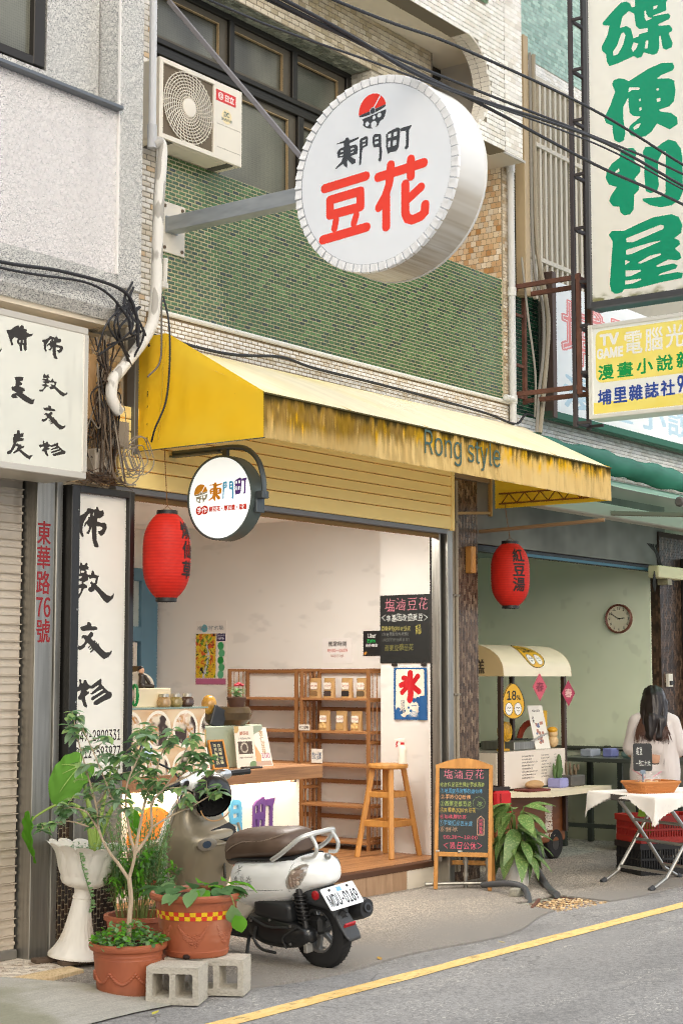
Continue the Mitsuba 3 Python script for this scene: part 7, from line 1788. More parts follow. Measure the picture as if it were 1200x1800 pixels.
fu, fv = us.reshape(-1)[cloth_m.faces].mean(1), vs_.reshape(-1)[cloth_m.faces].mean(1)
lim_u = 0.035 + 0.19 * np.maximum(np.clip(1 - np.abs(fv + 0.05) / 0.36, 0, 1), np.clip(1 - np.abs(fv - 0.92) / 0.36, 0, 1))
lim_v = 0.035 + 0.17 * np.clip(1 - np.abs(fu + 0.05) / 0.4, 0, 1)
ok_ = (-fu < lim_u) & (np.maximum(-fv, fv - 0.85) < lim_v)
cloth_m = trimesh.Trimesh(cloth_m.vertices, cloth_m.faces[ok_], process=False)
part(ft, "table_cloth", tabp(cloth_m), procmat("cloth", lambda p, n, uv: MX(rgb("#d9d3c8"), rgb("#e9e5dd"), FB(p.x * 7, p.y * 7, p.z * 7, octaves=3)), 0.75), smooth=True)
STL = mat("#b4b2ac", 0.25, 0.9)
CAP = mat("#3a3c40", 0.6)
for va in (0.10, 0.70):
    part(ft, "leg", tabp(tube(spline([(0.62, va, TZ - 0.03), (0.40, va, 0.40), (0.20, va, 0.13), (0.15, va, 0.085), (0.03, va, 0.02)], 5), 0.016, 10)), STL)
    part(ft, "leg", tabp(tube(spline([(0.14, va - 0.035, TZ - 0.03), (0.38, va - 0.035, 0.42), (0.60, va - 0.035, 0.13), (0.65, va - 0.035, 0.085), (0.77, va - 0.035, 0.02)], 5), 0.016, 10)), STL)
    part(ft, "leg_cap", tabp(cyl((0.05, va, 0.035), (0.01, va, 0.014), 0.021, 10)), CAP)
    part(ft, "leg_cap", tabp(cyl((0.75, va - 0.035, 0.035), (0.79, va - 0.035, 0.014), 0.021, 10)), CAP)
part(ft, "cross_bar", tabp(cyl((0.20, 0.10, 0.13), (0.20, 0.70, 0.13), 0.013, 8)), STL)
part(ft, "cross_bar", tabp(cyl((0.60, 0.065, 0.13), (0.60, 0.665, 0.13), 0.013, 8)), STL)
part(ft, "cross_bar", tabp(cyl((0.36, 0.10, 0.34), (0.36, 0.70, 0.34), 0.013, 8)), STL)
part(ft, "cross_bar", tabp(cyl((0.32, 0.065, 0.50), (0.32, 0.665, 0.50), 0.013, 8)), STL)
part(ft, "bracket", tabp(box(-0.008, 0.03, 0.33, 0.55, TZ - 0.05, TZ - 0.004, 0.003)), mat("#4a4844", 0.5), smooth=False)
bs = thing("wicker_basket", "orange wicker basket with wrapped buns on the white table", "basket")
BO = TO + tb * 0.30 + ta * 0.42 + np.array([0, 0, TZ + 0.006])
bp = lambda m: put(m, BO, tb * 0.84, ta * 0.84, np.array([0, 0, 0.9]))
wv = []
for k in range(7):
    f = k / 6
    hx_, hy_ = 0.20 + 0.05 * f, 0.12 + 0.04 * f
    ring = list(rrect(2 * hx_, 2 * hy_, 0.05).exterior.coords)
    wv.append(tube([(x, y, 0.008 + 0.085 * f) for x, y in ring], 0.008 if k < 6 else 0.012, 6))
for k in range(46):
    a_ = k / 46
    q0 = rrect(0.40, 0.24, 0.05).exterior.interpolate(a_, normalized=True)
    q1 = rrect(0.50, 0.32, 0.05).exterior.interpolate(a_, normalized=True)
    wv.append(tube([(q0.x, q0.y, 0.0), (q1.x, q1.y, 0.095)], 0.006, 5))
wv.append(put(prism(rrect(0.40, 0.24, 0.05), 0.006), (0, 0, 0)))
part(bs, "weave", bp(cat(wv)), mat("#b9763c", 0.6), kind="stuff")
part(bs, "buns", bp(cat([ell((x, y, 0.06), (0.05, 0.045, 0.04), 2) for x, y in ((-0.08, 0.03), (0.0, -0.04), (0.08, 0.02), (0.02, 0.06))])), mat("#dcb47a", 0.6), kind="stuff")
cr_ = trimesh.creation.icosphere(subdivisions=3)
cr_.vertices = cr_.vertices * (0.13, 0.09, 0.08) * (1 + 0.5 * (meshkit.fbm(cr_.vertices * 4, 3)[:, None] - 0.5)) + (-0.02, 0.02, 0.10)
part(bs, "plastic_wrap", bp(cr_), "window_glass", smooth=False)
part(bs, "pink_ties", bp(cat([beam((-0.05, 0.03, 0.13), (-0.17, 0.05, 0.2), 0.02, 0.004), beam((0.05, 0.03, 0.13), (0.13, 0.0, 0.18), 0.02, 0.004)])), mat("#d88a9c", 0.5), smooth=False)
ps = thing("price_sign", "small black price sign on a clip standing in the wicker basket", "sign")
PO = BO + np.array([0, 0, 0.12]) - tb * 0.08
psp = lambda m: put(m, PO, (0.6, -0.8, 0), (0, 0, 1))
part(ps, "board", psp(put(prism(rrect(0.15, 0.22, 0.02), 0.005), (0, 0.16, 0))), mat("#1f2122", 0.4), smooth=False)
part(ps, "chalk_writing", psp(put(prism(fit(scribble("紅豆", 0.05, 3), -0.05, 0.0, 0.18, 0.24).union(fit(scribble("一包二十元", 0.05, 4), -0.055, 0.06, 0.09, 0.14)), 0.001), (0, 0, 0.0055))), mat("#e6e6e0", 0.6), smooth=False)
part(ps, "clip", psp(cat([cyl((0, -0.10, 0), (0, 0.06, 0), 0.006, 8), box(-0.02, 0.02, 0.03, 0.06, -0.005, 0.01)])), mat("#7a8a9a", 0.4, 0.4), smooth=False)


# crates under the table
def crate(label, o, c_, h=0.26):
    t = thing("plastic_crate", label, "crate", "plastic crates stacked under the table")
    cu_, cv_ = np.array([0.83, -0.56, 0]), np.array([0.56, 0.83, 0])
    L_, D_ = 0.62, 0.42
    P = lambda m: put(m, o, cu_, cv_)
    ms_ = [box(0, L_, 0, D_, 0, 0.012), box(0, L_, 0, 0.015, 0.0, 0.05), box(0, L_, D_ - 0.015, D_, 0, 0.05), box(-0.008, L_ + 0.008, -0.008, 0.015, h - 0.05, h), box(-0.008, L_ + 0.008, D_ - 0.015, D_ + 0.008, h - 0.05, h), box(-0.008, 0.015, 0, D_, h - 0.05, h), box(L_ - 0.015, L_ + 0.008, 0, D_, h - 0.05, h), box(0, 0.015, 0, D_, 0, 0.05), box(L_ - 0.015, L_, 0, D_, 0, 0.05)]
    part(t, "rims", P(cat(ms_)), mat(c_, 0.4), smooth=False)
    bars = []
    for k in range(26):
        x = 0.004 + k * (L_ - 0.014) / 25
        bars += [box(x, x + 0.010, 0.002, 0.013, 0.05, h - 0.05), box(x, x + 0.010, D_ - 0.013, D_ - 0.002, 0.05, h - 0.05)]
    for k in range(17):
        y = 0.01 + k * (D_ - 0.03) / 16
        bars += [box(0.002, 0.013, y, y + 0.010, 0.05, h - 0.05), box(L_ - 0.013, L_ - 0.002, y, y + 0.010, 0.05, h - 0.05)]
    bars += [box(0, L_, 0.001, 0.014, h * 0.5 - 0.008, h * 0.5 + 0.008), box(0.001, 0.014, 0, D_, h * 0.5 - 0.008, h * 0.5 + 0.008)]
    part(t, "bars", P(cat(bars)), mat(c_, 0.4), smooth=False, kind="stuff")
    return t


crate("black plastic crate on the ground under the white table", np.array([12.52, 6.22, 0.012]), "#1f1e1e")
crate("red plastic crate stacked on the black crate", np.array([12.53, 6.22, 0.272]), "#a3281f", 0.22)
solo("foam_box", rotz(box(14.2, 14.75, 7.0, 7.35, 0.012, 0.28, 0.02), 8, (14.5, 7.2, 0)), mat("#cfc8bc", 0.7), "pale foam box on the floor under the steel bench", "box", smooth=False)
be = thing("steel_bench", "grey steel work bench along the pale green wall", "bench")
part(be, "top", box(14.25, 14.9, 6.6, 8.0, 0.83, 0.87, 0.004), mat("#6a706a", 0.35, 0.6), smooth=False)
for x, y in ((14.3, 7.92), (14.3, 7.3), (14.3, 6.68), (14.85, 7.92), (14.85, 6.68)):
    part(be, "leg", box(x - 0.025, x + 0.025, y - 0.025, y + 0.025, 0.012, 0.83), mat("#4f5650", 0.4, 0.5), smooth=False)
part(be, "rail", box(14.28, 14.32, 6.68, 7.92, 0.2, 0.24), mat("#4f5650", 0.4, 0.5), smooth=False)
part(be, "sink_front", box(14.24, 14.26, 6.62, 7.25, 0.55, 0.83), mat("#8a8f88", 0.3, 0.7), smooth=False)
sc = thing("kitchen_scale", "grey weighing scale on the steel bench", "scale")
part(sc, "body", box(14.4, 14.7, 7.05, 7.35, 0.871, 0.94, 0.02), mat("#6f8a86", 0.4), smooth=False)
part(sc, "plate", box(14.38, 14.72, 7.02, 7.38, 0.95, 0.962, 0.004), "brushed_steel", smooth=False)
for (x, y, z, sx_, sy_, sz_, c_, lab) in ((14.5, 7.72, 0.871, 0.2, 0.12, 0.07, "#9fa6b4", "pale lilac box on the steel bench"), (14.55, 7.52, 0.871, 0.15, 0.1, 0.08, "#7f86c0", "blue box on the steel bench"), (14.65, 7.1, 0.963, 0.2, 0.2, 0.10, "#9a3a34", "red packet stacked on the weighing scale")):
    solo("bench_box", box(x, x + sx_, y, y + sy_, z, z + sz_, 0.006), mat(c_, 0.5), lab, "box", smooth=False)
db_ = thing("dark_bin", "dark plastic bin with a red lidded pot beside the cart", "bin")
part(db_, "bin", lathe([(0, 0.01), (0.2, 0.01), (0.24, 0.55), (0.25, 0.6), (0.22, 0.6), (0, 0.58)], 24, (14.35, 8.35, 0)), mat("#4a5450", 0.5))
part(db_, "bag", ell((14.35, 8.35, 0.72), (0.22, 0.2, 0.13), 2), mat("#2a2e2c", 0.5))
part(db_, "lid", lathe([(0.235, 0.60), (0.26, 0.61), (0.26, 0.63), (0, 0.66)], 24, (14.35, 8.35, 0)), mat("#8a2f28", 0.5))
part(db_, "box", box(14.5, 14.8, 8.5, 8.8, 0.01, 1.02, 0.01), mat("#3f4442", 0.5), smooth=False)
for c_, (x, y), lab in (("#7fa82a", (12.80, 6.30), "green plastic bag standing in the red crate under the table"),):
    m = trimesh.creation.icosphere(subdivisions=3)
    m.vertices = m.vertices * (0.08, 0.07, 0.15) * (1 + 0.5 * (meshkit.fbm(m.vertices * 3, 3)[:, None] - 0.5)) + (x, y, 0.46)
    solo("plastic_bag", m, mat(c_, 0.35), lab, "bag", smooth=40)

# ================================================================ person
pn = thing("person", "woman with long dark hair in a beige shirt, her back turned, behind the white table", "person")
PC = np.array([13.5, 6.55, 0.0])
pf, pr = np.array([0.88, 0.475, 0.0]), np.array([0.475, -0.88, 0.0])     # she faces away along pf; pr is her right hand side
Q = lambda r_, f_, z: tuple(PC + pr * r_ + pf * f_ + np.array([0, 0, z]))
bones = [((Q(-0.09, 0, 0.86), 0.085), (Q(-0.10, 0.0, 0.48), 0.06)), ((Q(-0.10, 0.0, 0.48), 0.06), (Q(-0.10, -0.03, 0.09), 0.042)), ((Q(-0.10, -0.03, 0.06), 0.04), (Q(-0.11, 0.11, 0.04), 0.03)),
         ((Q(0.09, 0, 0.86), 0.085), (Q(0.10, 0.02, 0.48), 0.06)), ((Q(0.10, 0.02, 0.48), 0.06), (Q(0.10, 0.0, 0.09), 0.042)), ((Q(0.10, 0.0, 0.06), 0.04), (Q(0.11, 0.14, 0.04), 0.03)),
         ((Q(-0.075, 0, 0.9), 0.105), (Q(0.075, 0, 0.9), 0.105)), ((Q(0, 0, 0.93), 0.12), (Q(0, 0.0, 1.18), 0.11)), ((Q(-0.11, 0, 1.24), 0.075), (Q(0.11, 0, 1.24), 0.075)), ((Q(0, 0, 1.15), 0.11), (Q(0, 0, 1.25), 0.09)),
         ((Q(0, 0.0, 1.27), 0.05), (Q(0, 0.025, 1.38), 0.045)), ((Q(0, 0.03, 1.44), 0.085), (Q(0, 0.05, 1.47), 0.085)), ((Q(0, 0.07, 1.39), 0.05), (Q(0, 0.05, 1.44), 0.07))]
for s_ in (-1, 1):
    sh_ = (Q(s_ * 0.15, 0, 1.235), 0.05)
    elb = (Q(s_ * 0.205, 0.02, 0.97), 0.04)
    wr = (Q(s_ * 0.16, 0.22, 0.93), 0.027)
    bones += [(sh_, elb), (elb, wr), (wr, (Q(s_ * 0.15, 0.27, 0.915), 0.03)), ((Q(s_ * 0.15, 0.27, 0.915), 0.03), (Q(s_ * 0.145, 0.31, 0.905), 0.022))]
    for q_, (dx_, l__) in enumerate(((-0.024, 0.05), (-0.008, 0.06), (0.008, 0.058), (0.022, 0.045))):
        b0 = Q(s_ * 0.145 + dx_, 0.315, 0.905)
        bones += [((b0, 0.009), (Q(s_ * 0.145 + dx_, 0.315 + l__ * 0.6, 0.898), 0.008)), ((Q(s_ * 0.145 + dx_, 0.315 + l__ * 0.6, 0.898), 0.008), (Q(s_ * 0.145 + dx_, 0.315 + l__, 0.885), 0.007))]
    bones += [((Q(s_ * 0.13, 0.26, 0.91), 0.011), (Q(s_ * 0.10, 0.29, 0.90), 0.010)), ((Q(s_ * 0.10, 0.29, 0.90), 0.010), (Q(s_ * 0.09, 0.32, 0.895), 0.008))]
part(pn, "body", hull_chain(bones, 0.02, 4), mat("#c4977a", 0.55), smooth=True)
face = [ell(Q(0, 0.135, 1.43), (0.012, 0.018, 0.022), 2)] + [ell(Q(s_ * 0.032, 0.118, 1.455), (0.010, 0.010, 0.007), 1) for s_ in (-1, 1)] + [ell(Q(0, 0.12, 1.395), (0.02, 0.012, 0.006), 1)]
part(pn, "face_features", cat(face), mat("#a87058", 0.55))
sh_b = [((Q(-0.115, 0, 1.26), 0.07), (Q(0.115, 0, 1.26), 0.07)), ((Q(0, 0.0, 1.24), 0.115), (Q(0, 0.0, 1.02), 0.13)), ((Q(-0.085, 0, 1.2), 0.10), (Q(-0.095, 0, 0.82), 0.125)), ((Q(0.085, 0, 1.2), 0.10), (Q(0.095, 0, 0.82), 0.125)), ((Q(-0.095, 0, 0.82), 0.125), (Q(0.095, 0, 0.82), 0.125)), ((Q(-0.085, 0, 1.1), 0.115), (Q(0.085, 0, 1.1), 0.115)), ((Q(-0.09, 0, 0.74), 0.127), (Q(0.09, 0, 0.74), 0.127)), ((Q(-0.095, 0, 0.82), 0.125), (Q(-0.09, 0, 0.74), 0.127)), ((Q(0.095, 0, 0.82), 0.125), (Q(0.09, 0, 0.74), 0.127))]
for s_ in (-1, 1):
    sh_b += [((Q(s_ * 0.15, 0, 1.245), 0.07), (Q(s_ * 0.205, 0.01, 1.02), 0.074))]
sm_ = hull_chain(sh_b, 0.02, 6)
vv = sm_.vertices
fold = 0.005 * np.sin((vv @ pr) * 34 + vv[:, 2] * 9) * np.clip((1.2 - vv[:, 2]) / 0.3, 0, 1) + 0.014 * (meshkit.fbm(vv * (7, 7, 4), 3) - 0.5) + 0.006
sm_.vertices = vv + sm_.vertex_normals * fold[:, None]
part(pn, "shirt", sm_, mat("#cfc6c1", 0.85), smooth=True)
part(pn, "trousers", hull_chain([((Q(-0.08, 0, 0.88), 0.112), (Q(0.08, 0, 0.88), 0.112)), ((Q(-0.09, 0, 0.84), 0.10), (Q(-0.10, 0.0, 0.48), 0.078)), ((Q(-0.10, 0.0, 0.48), 0.078), (Q(-0.10, -0.03, 0.12), 0.062)), ((Q(0.09, 0, 0.84), 0.10), (Q(0.10, 0.02, 0.48), 0.078)), ((Q(0.10, 0.02, 0.48), 0.078), (Q(0.10, 0.0, 0.12), 0.062))], 0.03, 3), mat("#232326", 0.8), smooth=True)
part(pn, "shoe", hull_chain([((Q(-0.10, -0.04, 0.045), 0.042), (Q(-0.11, 0.13, 0.035), 0.033))]), mat("#3a3634", 0.6))
part(pn, "shoe", hull_chain([((Q(0.10, -0.01, 0.045), 0.042), (Q(0.11, 0.16, 0.035), 0.033))]), mat("#3a3634", 0.6))
hb = [((Q(0, 0.02, 1.46), 0.108), (Q(0, 0.045, 1.475), 0.105)), ((Q(0, -0.01, 1.45), 0.10), (Q(-0.01, -0.07, 1.30), 0.075)), ((Q(-0.06, 0.0, 1.42), 0.06), (Q(-0.09, -0.07, 1.22), 0.05)), ((Q(0.06, 0.0, 1.42), 0.06), (Q(0.06, -0.08, 1.22), 0.055)), ((Q(-0.02, -0.08, 1.28), 0.08), (Q(-0.05, -0.11, 1.13), 0.05)), ((Q(0.05, -0.08, 1.26), 0.06), (Q(0.03, -0.11, 1.12), 0.045)), ((Q(-0.09, -0.05, 1.25), 0.045), (Q(-0.13, -0.06, 1.15), 0.03))]
hm = hull_chain(hb, 0.012, 5)
vv = hm.vertices
hm.vertices = vv + hm.vertex_normals * (0.0025 * np.sin((vv @ pr) * 130 + vv[:, 2] * 10) + 0.010 * (meshkit.fbm(np.stack([(vv @ pr) * 40, (vv @ pf) * 40, vv[:, 2] * 5], 1), 3) - 0.5))[:, None]
part(pn, "hair", hm, mat("#1f1714", 0.35), smooth=True)
rh = np.random.default_rng(4)
lk = []
for k in range(110):
    r__ = rh.uniform(-0.17, 0.12)
    lk.append(tube(spline([Q(r__ * 0.7, -0.09, 1.28), Q(r__ * 0.95, -0.13, 1.18), Q(r__ * 1.05 + rh.normal() * 0.01, -0.145, 1.10 + rh.uniform(-0.05, 0.05))], 4), [0.008, 0.0075, 0.007, 0.006, 0.0055, 0.005, 0.004, 0.003, 0.001], 5))
part(pn, "hair_ends", cat(lk), mat("#4a3024", 0.4), kind="stuff")
# ================================================================ urn with taro plant
ur = thing("urn_planter", "white fluted pedestal urn planted with a taro of two big leaves", "planter")
ux, uy = 6.78, 6.93
LAT, DEP = np.array([0.596, -0.803, 0]), np.array([0.803, 0.596, 0])
urn_lean = lambda m: rot(m, 5.5, DEP, (ux, uy, 0.056))
part(ur, "plank", rotz(box(6.62, 6.98, 6.80, 6.88, 0.03, 0.055, 0.004), -20, (6.8, 6.84, 0)), mat("#5a4a3c", 0.8), smooth=False)
part(ur, "plank", rotz(box(6.58, 6.95, 6.96, 7.04, 0.03, 0.055, 0.004), -20, (6.8, 7.0, 0)), mat("#5a4a3c", 0.8), smooth=False)
ped = [(0.0, 0.056), (0.158, 0.056), (0.160, 0.068), (0.150, 0.082), (0.128, 0.105), (0.104, 0.145), (0.086, 0.195), (0.072, 0.255), (0.060, 0.32), (0.052, 0.375), (0.05, 0.385), (0.056, 0.39), (0.054, 0.40), (0.046, 0.415), (0.05, 0.44), (0.06, 0.45)]
part(ur, "pedestal", urn_lean(lathe(ped, 96, (ux, uy, 0), wob=lambda a, z: 1 + 0.028 * np.abs(np.sin(a * 12)) * np.clip((0.37 - z) / 0.1, 0, 1) * np.clip((z - 0.075) / 0.03, 0, 1))), "plaster", smooth=50)
bowl_ = [(0.05, 0.445), (0.09, 0.452), (0.118, 0.468), (0.128, 0.495), (0.124, 0.512), (0.130, 0.525), (0.138, 0.56), (0.145, 0.60), (0.158, 0.64), (0.178, 0.672), (0.198, 0.692), (0.203, 0.697), (0.196, 0.694), (0.174, 0.668), (0.15, 0.63), (0.14, 0.61), (0.0, 0.61)]
nP = 13


def petal(a, z):
    k = np.clip((z - 0.51) / 0.10, 0, 1)
    return 1 + (0.055 * k + 0.02 * np.clip((z - 0.66) / 0.04, 0, 1)) * (np.abs(np.cos(a * nP / 2)) ** 0.6 - 0.6) + 0.02 * (1 - k) * np.abs(np.cos(a * nP / 2)) * (z > 0.45)


bm = lathe(bowl_, 130, (0, 0, 0), wob=petal)
vv = bm.vertices
aa = np.arctan2(vv[:, 1], vv[:, 0])
rim = np.clip((vv[:, 2] - 0.64) / 0.05, 0, 1) * (np.hypot(vv[:, 0], vv[:, 1]) > 0.155)
vv[:, 2] -= 0.018 * rim * (1 - np.abs(np.cos(aa * nP / 2)) ** 0.5)
vv[:, :2] *= 1 + 0.13 * np.clip((vv[:, 2:] - 0.45) / 0.12, 0, 1)
bm.vertices = vv + (ux, uy, 0)
part(ur, "bowl", urn_lean(bm), "plaster", smooth=45)
part(ur, "soil", urn_lean(lathe([(0.155, 0.63), (0, 0.645)], 30, (ux, uy, 0))), mat("#4a3d30", 0.95))
U0 = np.array([ux, uy, 0]) + LAT * 0.06
LEAN = 0.085
A_ = lambda l_, z, d_=0.0: U0 + LAT * (l_ + LEAN * (z - 0.6) * 0.5) + DEP * d_ + np.array([0, 0, z])
for k, (pts, r) in enumerate((([A_(0.03, 0.63), A_(0.02, 0.80), A_(-0.02, 0.95), A_(-0.05, 1.07), A_(-0.06, 1.12)], [0.026, 0.02, 0.013, 0.009, 0.006]), ([A_(0.03, 0.63), A_(0.0, 0.80, -0.02), A_(-0.07, 0.91, -0.04), A_(-0.18, 0.92, -0.06), A_(-0.29, 0.86, -0.07), A_(-0.325, 0.82, -0.08)], [0.022, 0.016, 0.011, 0.008, 0.006, 0.005]), ([A_(0.04, 0.63), A_(0.09, 0.82, 0.02), A_(0.15, 0.92), A_(0.22, 0.93), A_(0.25, 0.86)], [0.022, 0.016, 0.011, 0.008, 0.005]), ([A_(0.04, 0.63), A_(0.06, 0.85, 0.03), A_(0.10, 1.12, 0.05)], [0.02, 0.012, 0.006]))):
    sp_ = spline(pts, 6)
    part(ur, "leaf_stalk", tube(sp_, np.interp(np.linspace(0, 1, len(sp_)), np.linspace(0, 1, len(r)), r), 10), mat("#8aa24a", 0.45))


def taro(L, W):
    """heart shaped leaf in its own plane, base notch at the origin, tip along +x"""
    t_ = np.linspace(0, 1, 40)
    o = []
    for t__ in np.linspace(0, 2 * math.pi, 64, endpoint=False):
        x = math.cos(t__)
        y = math.sin(t__)
        r_ = 1.0 + 0.28 * max(0, math.cos(t__)) ** 3 - 0.55 * max(0, -math.cos(t__)) ** 14
        o.append((x * r_, y * 0.78 * r_))
    P = Polygon(o)
    m = prism(P, 0.004).subdivide_to_size(0.16)
    v = m.vertices.copy()
    v[:, 0] = (v[:, 0] + 0.42) / 1.7 * L
    v[:, 1] = v[:, 1] / 1.56 * W
    d = np.abs(v[:, 1])
    v[:, 2] += 0.25 * d ** 1.2 - 0.25 * np.maximum(v[:, 0], 0) ** 2 / L + 0.006 * np.sin(v[:, 0] * 80 + d * 60) * d / (W / 2) + 0.012 * np.sin(np.arctan2(v[:, 1], v[:, 0]) * 7) * (np.hypot(v[:, 0], v[:, 1]) / L) ** 2
    m.vertices = v
    return m


leafmat("taro_green", "#79b04c", 0.4, 0.4)
tm = taro(0.255, 0.245)
dvec = LAT * (-0.62) + np.array([0, 0, -0.70]) + DEP * -0.25
fac = -DEP * 0.85 + np.array([0, 0, 0.35]) + LAT * -0.3
M_ = leaf_at(A_(-0.065, 1.135, -0.03), dvec, fac)
tq = tm.copy(); tq.apply_transform(M_)
lk_ = part(ur, "leaf", tq, "taro_green", label="broad heart shaped leaf, the larger of the two", smooth=True)
ribs = []
for k, an in enumerate((0, 0.5, -0.5, 1.0, -1.0, 2.4, -2.4)):
    l__ = 0.185 if k == 0 else 0.11 if abs(an) < 2 else 0.07
    q = np.array([[t_ * l__ * math.cos(an), t_ * l__ * math.sin(an), 0.0085 + 0.25 * abs(t_ * l__ * math.sin(an)) ** 1.2 - 0.25 * max(0, t_ * l__ * math.cos(an)) ** 2 / 0.255 + 0.002] for t_ in np.linspace(0, 1, 8)])
    ribs.append(tube(q, np.linspace(0.0035, 0.001, 8), 5))
rb_ = cat(ribs); rb_.apply_transform(M_)
part(lk_, "ribs", rb_, mat("#b4c878", 0.5))
t2 = taro(0.24, 0.20); t2.apply_transform(leaf_at(A_(-0.325, 0.82, -0.08), LAT * -0.12 + np.array([0, 0, -0.98]) + DEP * 0.2, -DEP * 0.45 + LAT * -0.9))
part(ur, "leaf", t2, "leaf_fresh", label="drooping leaf hanging at the left of the urn", smooth=True)
t3 = taro(0.13, 0.07); t3.apply_transform(leaf_at(A_(0.25, 0.86), LAT * 0.2 + np.array([0, 0, -0.9]), -DEP))
part(ur, "leaf", t3, "leaf_fresh", smooth=True)
sm = []
ru = np.random.default_rng(9)
lf = leaf_mesh(0.022, 0.014, 0.2, 0.2, 3)
for k in range(130):
    m = lf.copy()
    a_, r_ = ru.uniform(0, 6.28), 0.15 * math.sqrt(ru.uniform(0, 1))
    m.apply_transform(leaf_at(U0 + np.array([r_ * math.cos(a_), r_ * math.sin(a_), 0.64 + ru.uniform(0, 0.05)]), ru.normal(0, 1, 3) * (1, 1, 0.5) + (0, 0, 0.2), (0, 0, 1)))
    sm.append(m)
part(ur, "creeper", cat(sm), "leaf_grey", smooth=True, kind="stuff")
vine = spline([A_(-0.02, 0.69, -0.2), A_(-0.0, 0.60, -0.2), A_(0.03, 0.50, -0.18), A_(0.06, 0.40, -0.16), A_(0.05, 0.33, -0.16)], 6)
part(ur, "trailing_vine", cat([tube(vine, 0.003, 5)] + [put(lf, *[(p_ + ru.normal(0, 0.004, 3))], LAT, (0, 0, 1)) for p_ in vine]), "leaf_mid", smooth=True)

# ================================================================ shrub in a terracotta pot
s1_ = thing("potted_shrub", "terracotta pot with a slender branching shrub of many small leaves", "potted plant")
sx, sy = 6.30, 6.055
S0 = np.array([sx, sy, 0])
B = lambda l_, z, d_=0.0: S0 + LAT * l_ + DEP * d_ + np.array([0, 0, z])
potp = [(0.0, 0.0), (0.150, 0.0), (0.156, 0.012), (0.158, 0.05), (0.168, 0.12), (0.175, 0.20), (0.177, 0.204), (0.175, 0.208), (0.177, 0.22), (0.179, 0.224), (0.177, 0.228), (0.179, 0.238), (0.183, 0.244), (0.197, 0.250), (0.203, 0.262), (0.202, 0.276), (0.192, 0.285), (0.182, 0.28), (0.176, 0.26), (0.17, 0.25), (0.0, 0.25)]
part(s1_, "pot", lathe(potp, 64, (sx, sy, 0.004)), "terracotta", smooth=40)
gar = []
for k in range(8):
    a0 = k * math.pi / 4 + 0.2
    for q in np.linspace(0, 1, 14):
        a_ = a0 + q * math.pi / 4
        z = 0.145 - 0.05 * math.sin(math.pi * q)
        r_ = 0.157 + 0.13 * (z - 0.05)
        gar.append(ell((sx + r_ * math.cos(a_), sy + r_ * math.sin(a_), z), (0.012, 0.012, 0.009), 1))
part(s1_, "garland_relief", cat(gar), "terracotta", kind="stuff")
part(s1_, "soil", lathe([(0.178, 0.255), (0, 0.265)], 30, (sx, sy, 0.004)), mat("#3d3226", 0.95))
BARK = procmat("bark", lambda p, n, uv: MX(rgb("#93806a"), rgb("#c2b096"), FB(p.x * 60, p.y * 60, p.z * 25, octaves=3)), 0.8)
branches = [
    ([(0, 0.26, 0), (0.005, 0.40, 0.0), (0.01, 0.50, 0.01), (0.0, 0.61, 0.0)], (0.0145, 0.0115)),
    ([(0.0, 0.60, 0), (-0.06, 0.68, 0.02), (-0.11, 0.74, 0.03), (-0.16, 0.84, 0.03), (-0.18, 0.98, 0.02), (-0.22, 1.13, 0), (-0.267, 1.30, -0.02), (-0.30, 1.45, -0.03)], (0.010, 0.0025)),
    ([(-0.16, 0.84, 0.03), (-0.22, 0.94, 0.0), (-0.28, 0.97, -0.04), (-0.34, 0.97, -0.06)], (0.006, 0.002)),
    ([(-0.19, 0.86, 0.03), (-0.33, 0.90, 0.0), (-0.45, 0.86, -0.02)], (0.005, 0.002)),
    ([(0.0, 0.60, 0), (0.03, 0.73, -0.02), (0.01, 0.82, -0.04), (-0.015, 0.945, -0.06), (-0.08, 1.02, -0.08), (-0.11, 1.10, -0.1), (-0.175, 1.25, -0.1), (-0.236, 1.38, -0.1)], (0.009, 0.0025)),
    ([(0.03, 0.73, -0.02), (0.055, 0.88, 0.0), (0.077, 1.0, 0.02), (0.117, 1.10, 0.05), (0.147, 1.22, 0.06), (0.19, 1.32, 0.07)], (0.009, 0.003)),
    ([(0.03, 0.73, -0.02), (0.08, 0.80, 0.0), (0.117, 0.87, -0.02), (0.12, 1.0, -0.05), (0.19, 1.08, -0.06), (0.27, 1.22, -0.05), (0.32, 1.34, -0.04)], (0.009, 0.003)),
    ([(0.117, 0.87, -0.02), (0.22, 0.93, 0.0), (0.33, 0.98, 0.03), (0.42, 1.03, 0.05), (0.47, 1.04, 0.05)], (0.006, 0.002)),
    ([(0.077, 1.0, 0.02), (0.04, 1.12, 0.05), (0.02, 1.25, 0.06), (0.05, 1.36, 0.06)], (0.006, 0.002)),
    ([(0.19, 1.08, -0.06), (0.33, 1.15, -0.04), (0.40, 1.22, -0.02)], (0.005, 0.002)),
    ([(-0.015, 0.945, -0.06), (0.0, 1.1, -0.12), (0.06, 1.24, -0.14), (0.1, 1.34, -0.14)], (0.006, 0.002)),
    ([(-0.18, 0.98, 0.02), (-0.10, 1.10, 0.06), (-0.06, 1.22, 0.08)], (0.005, 0.002)),
]
lv = [mikit.ply(leaf_mesh(0.066, 0.034, c_, 0.24, 5, 1.15), m_, smooth=True) for c_, m_ in ((0.25, "leaf_mid"), (0.45, "leaf_grey"), (0.35, "leaf_dark"), (0.3, "leaf_grey"), (0.3, "leaf_light"))]
rs_ = np.random.default_rng(31)
count = 0
shoots = []
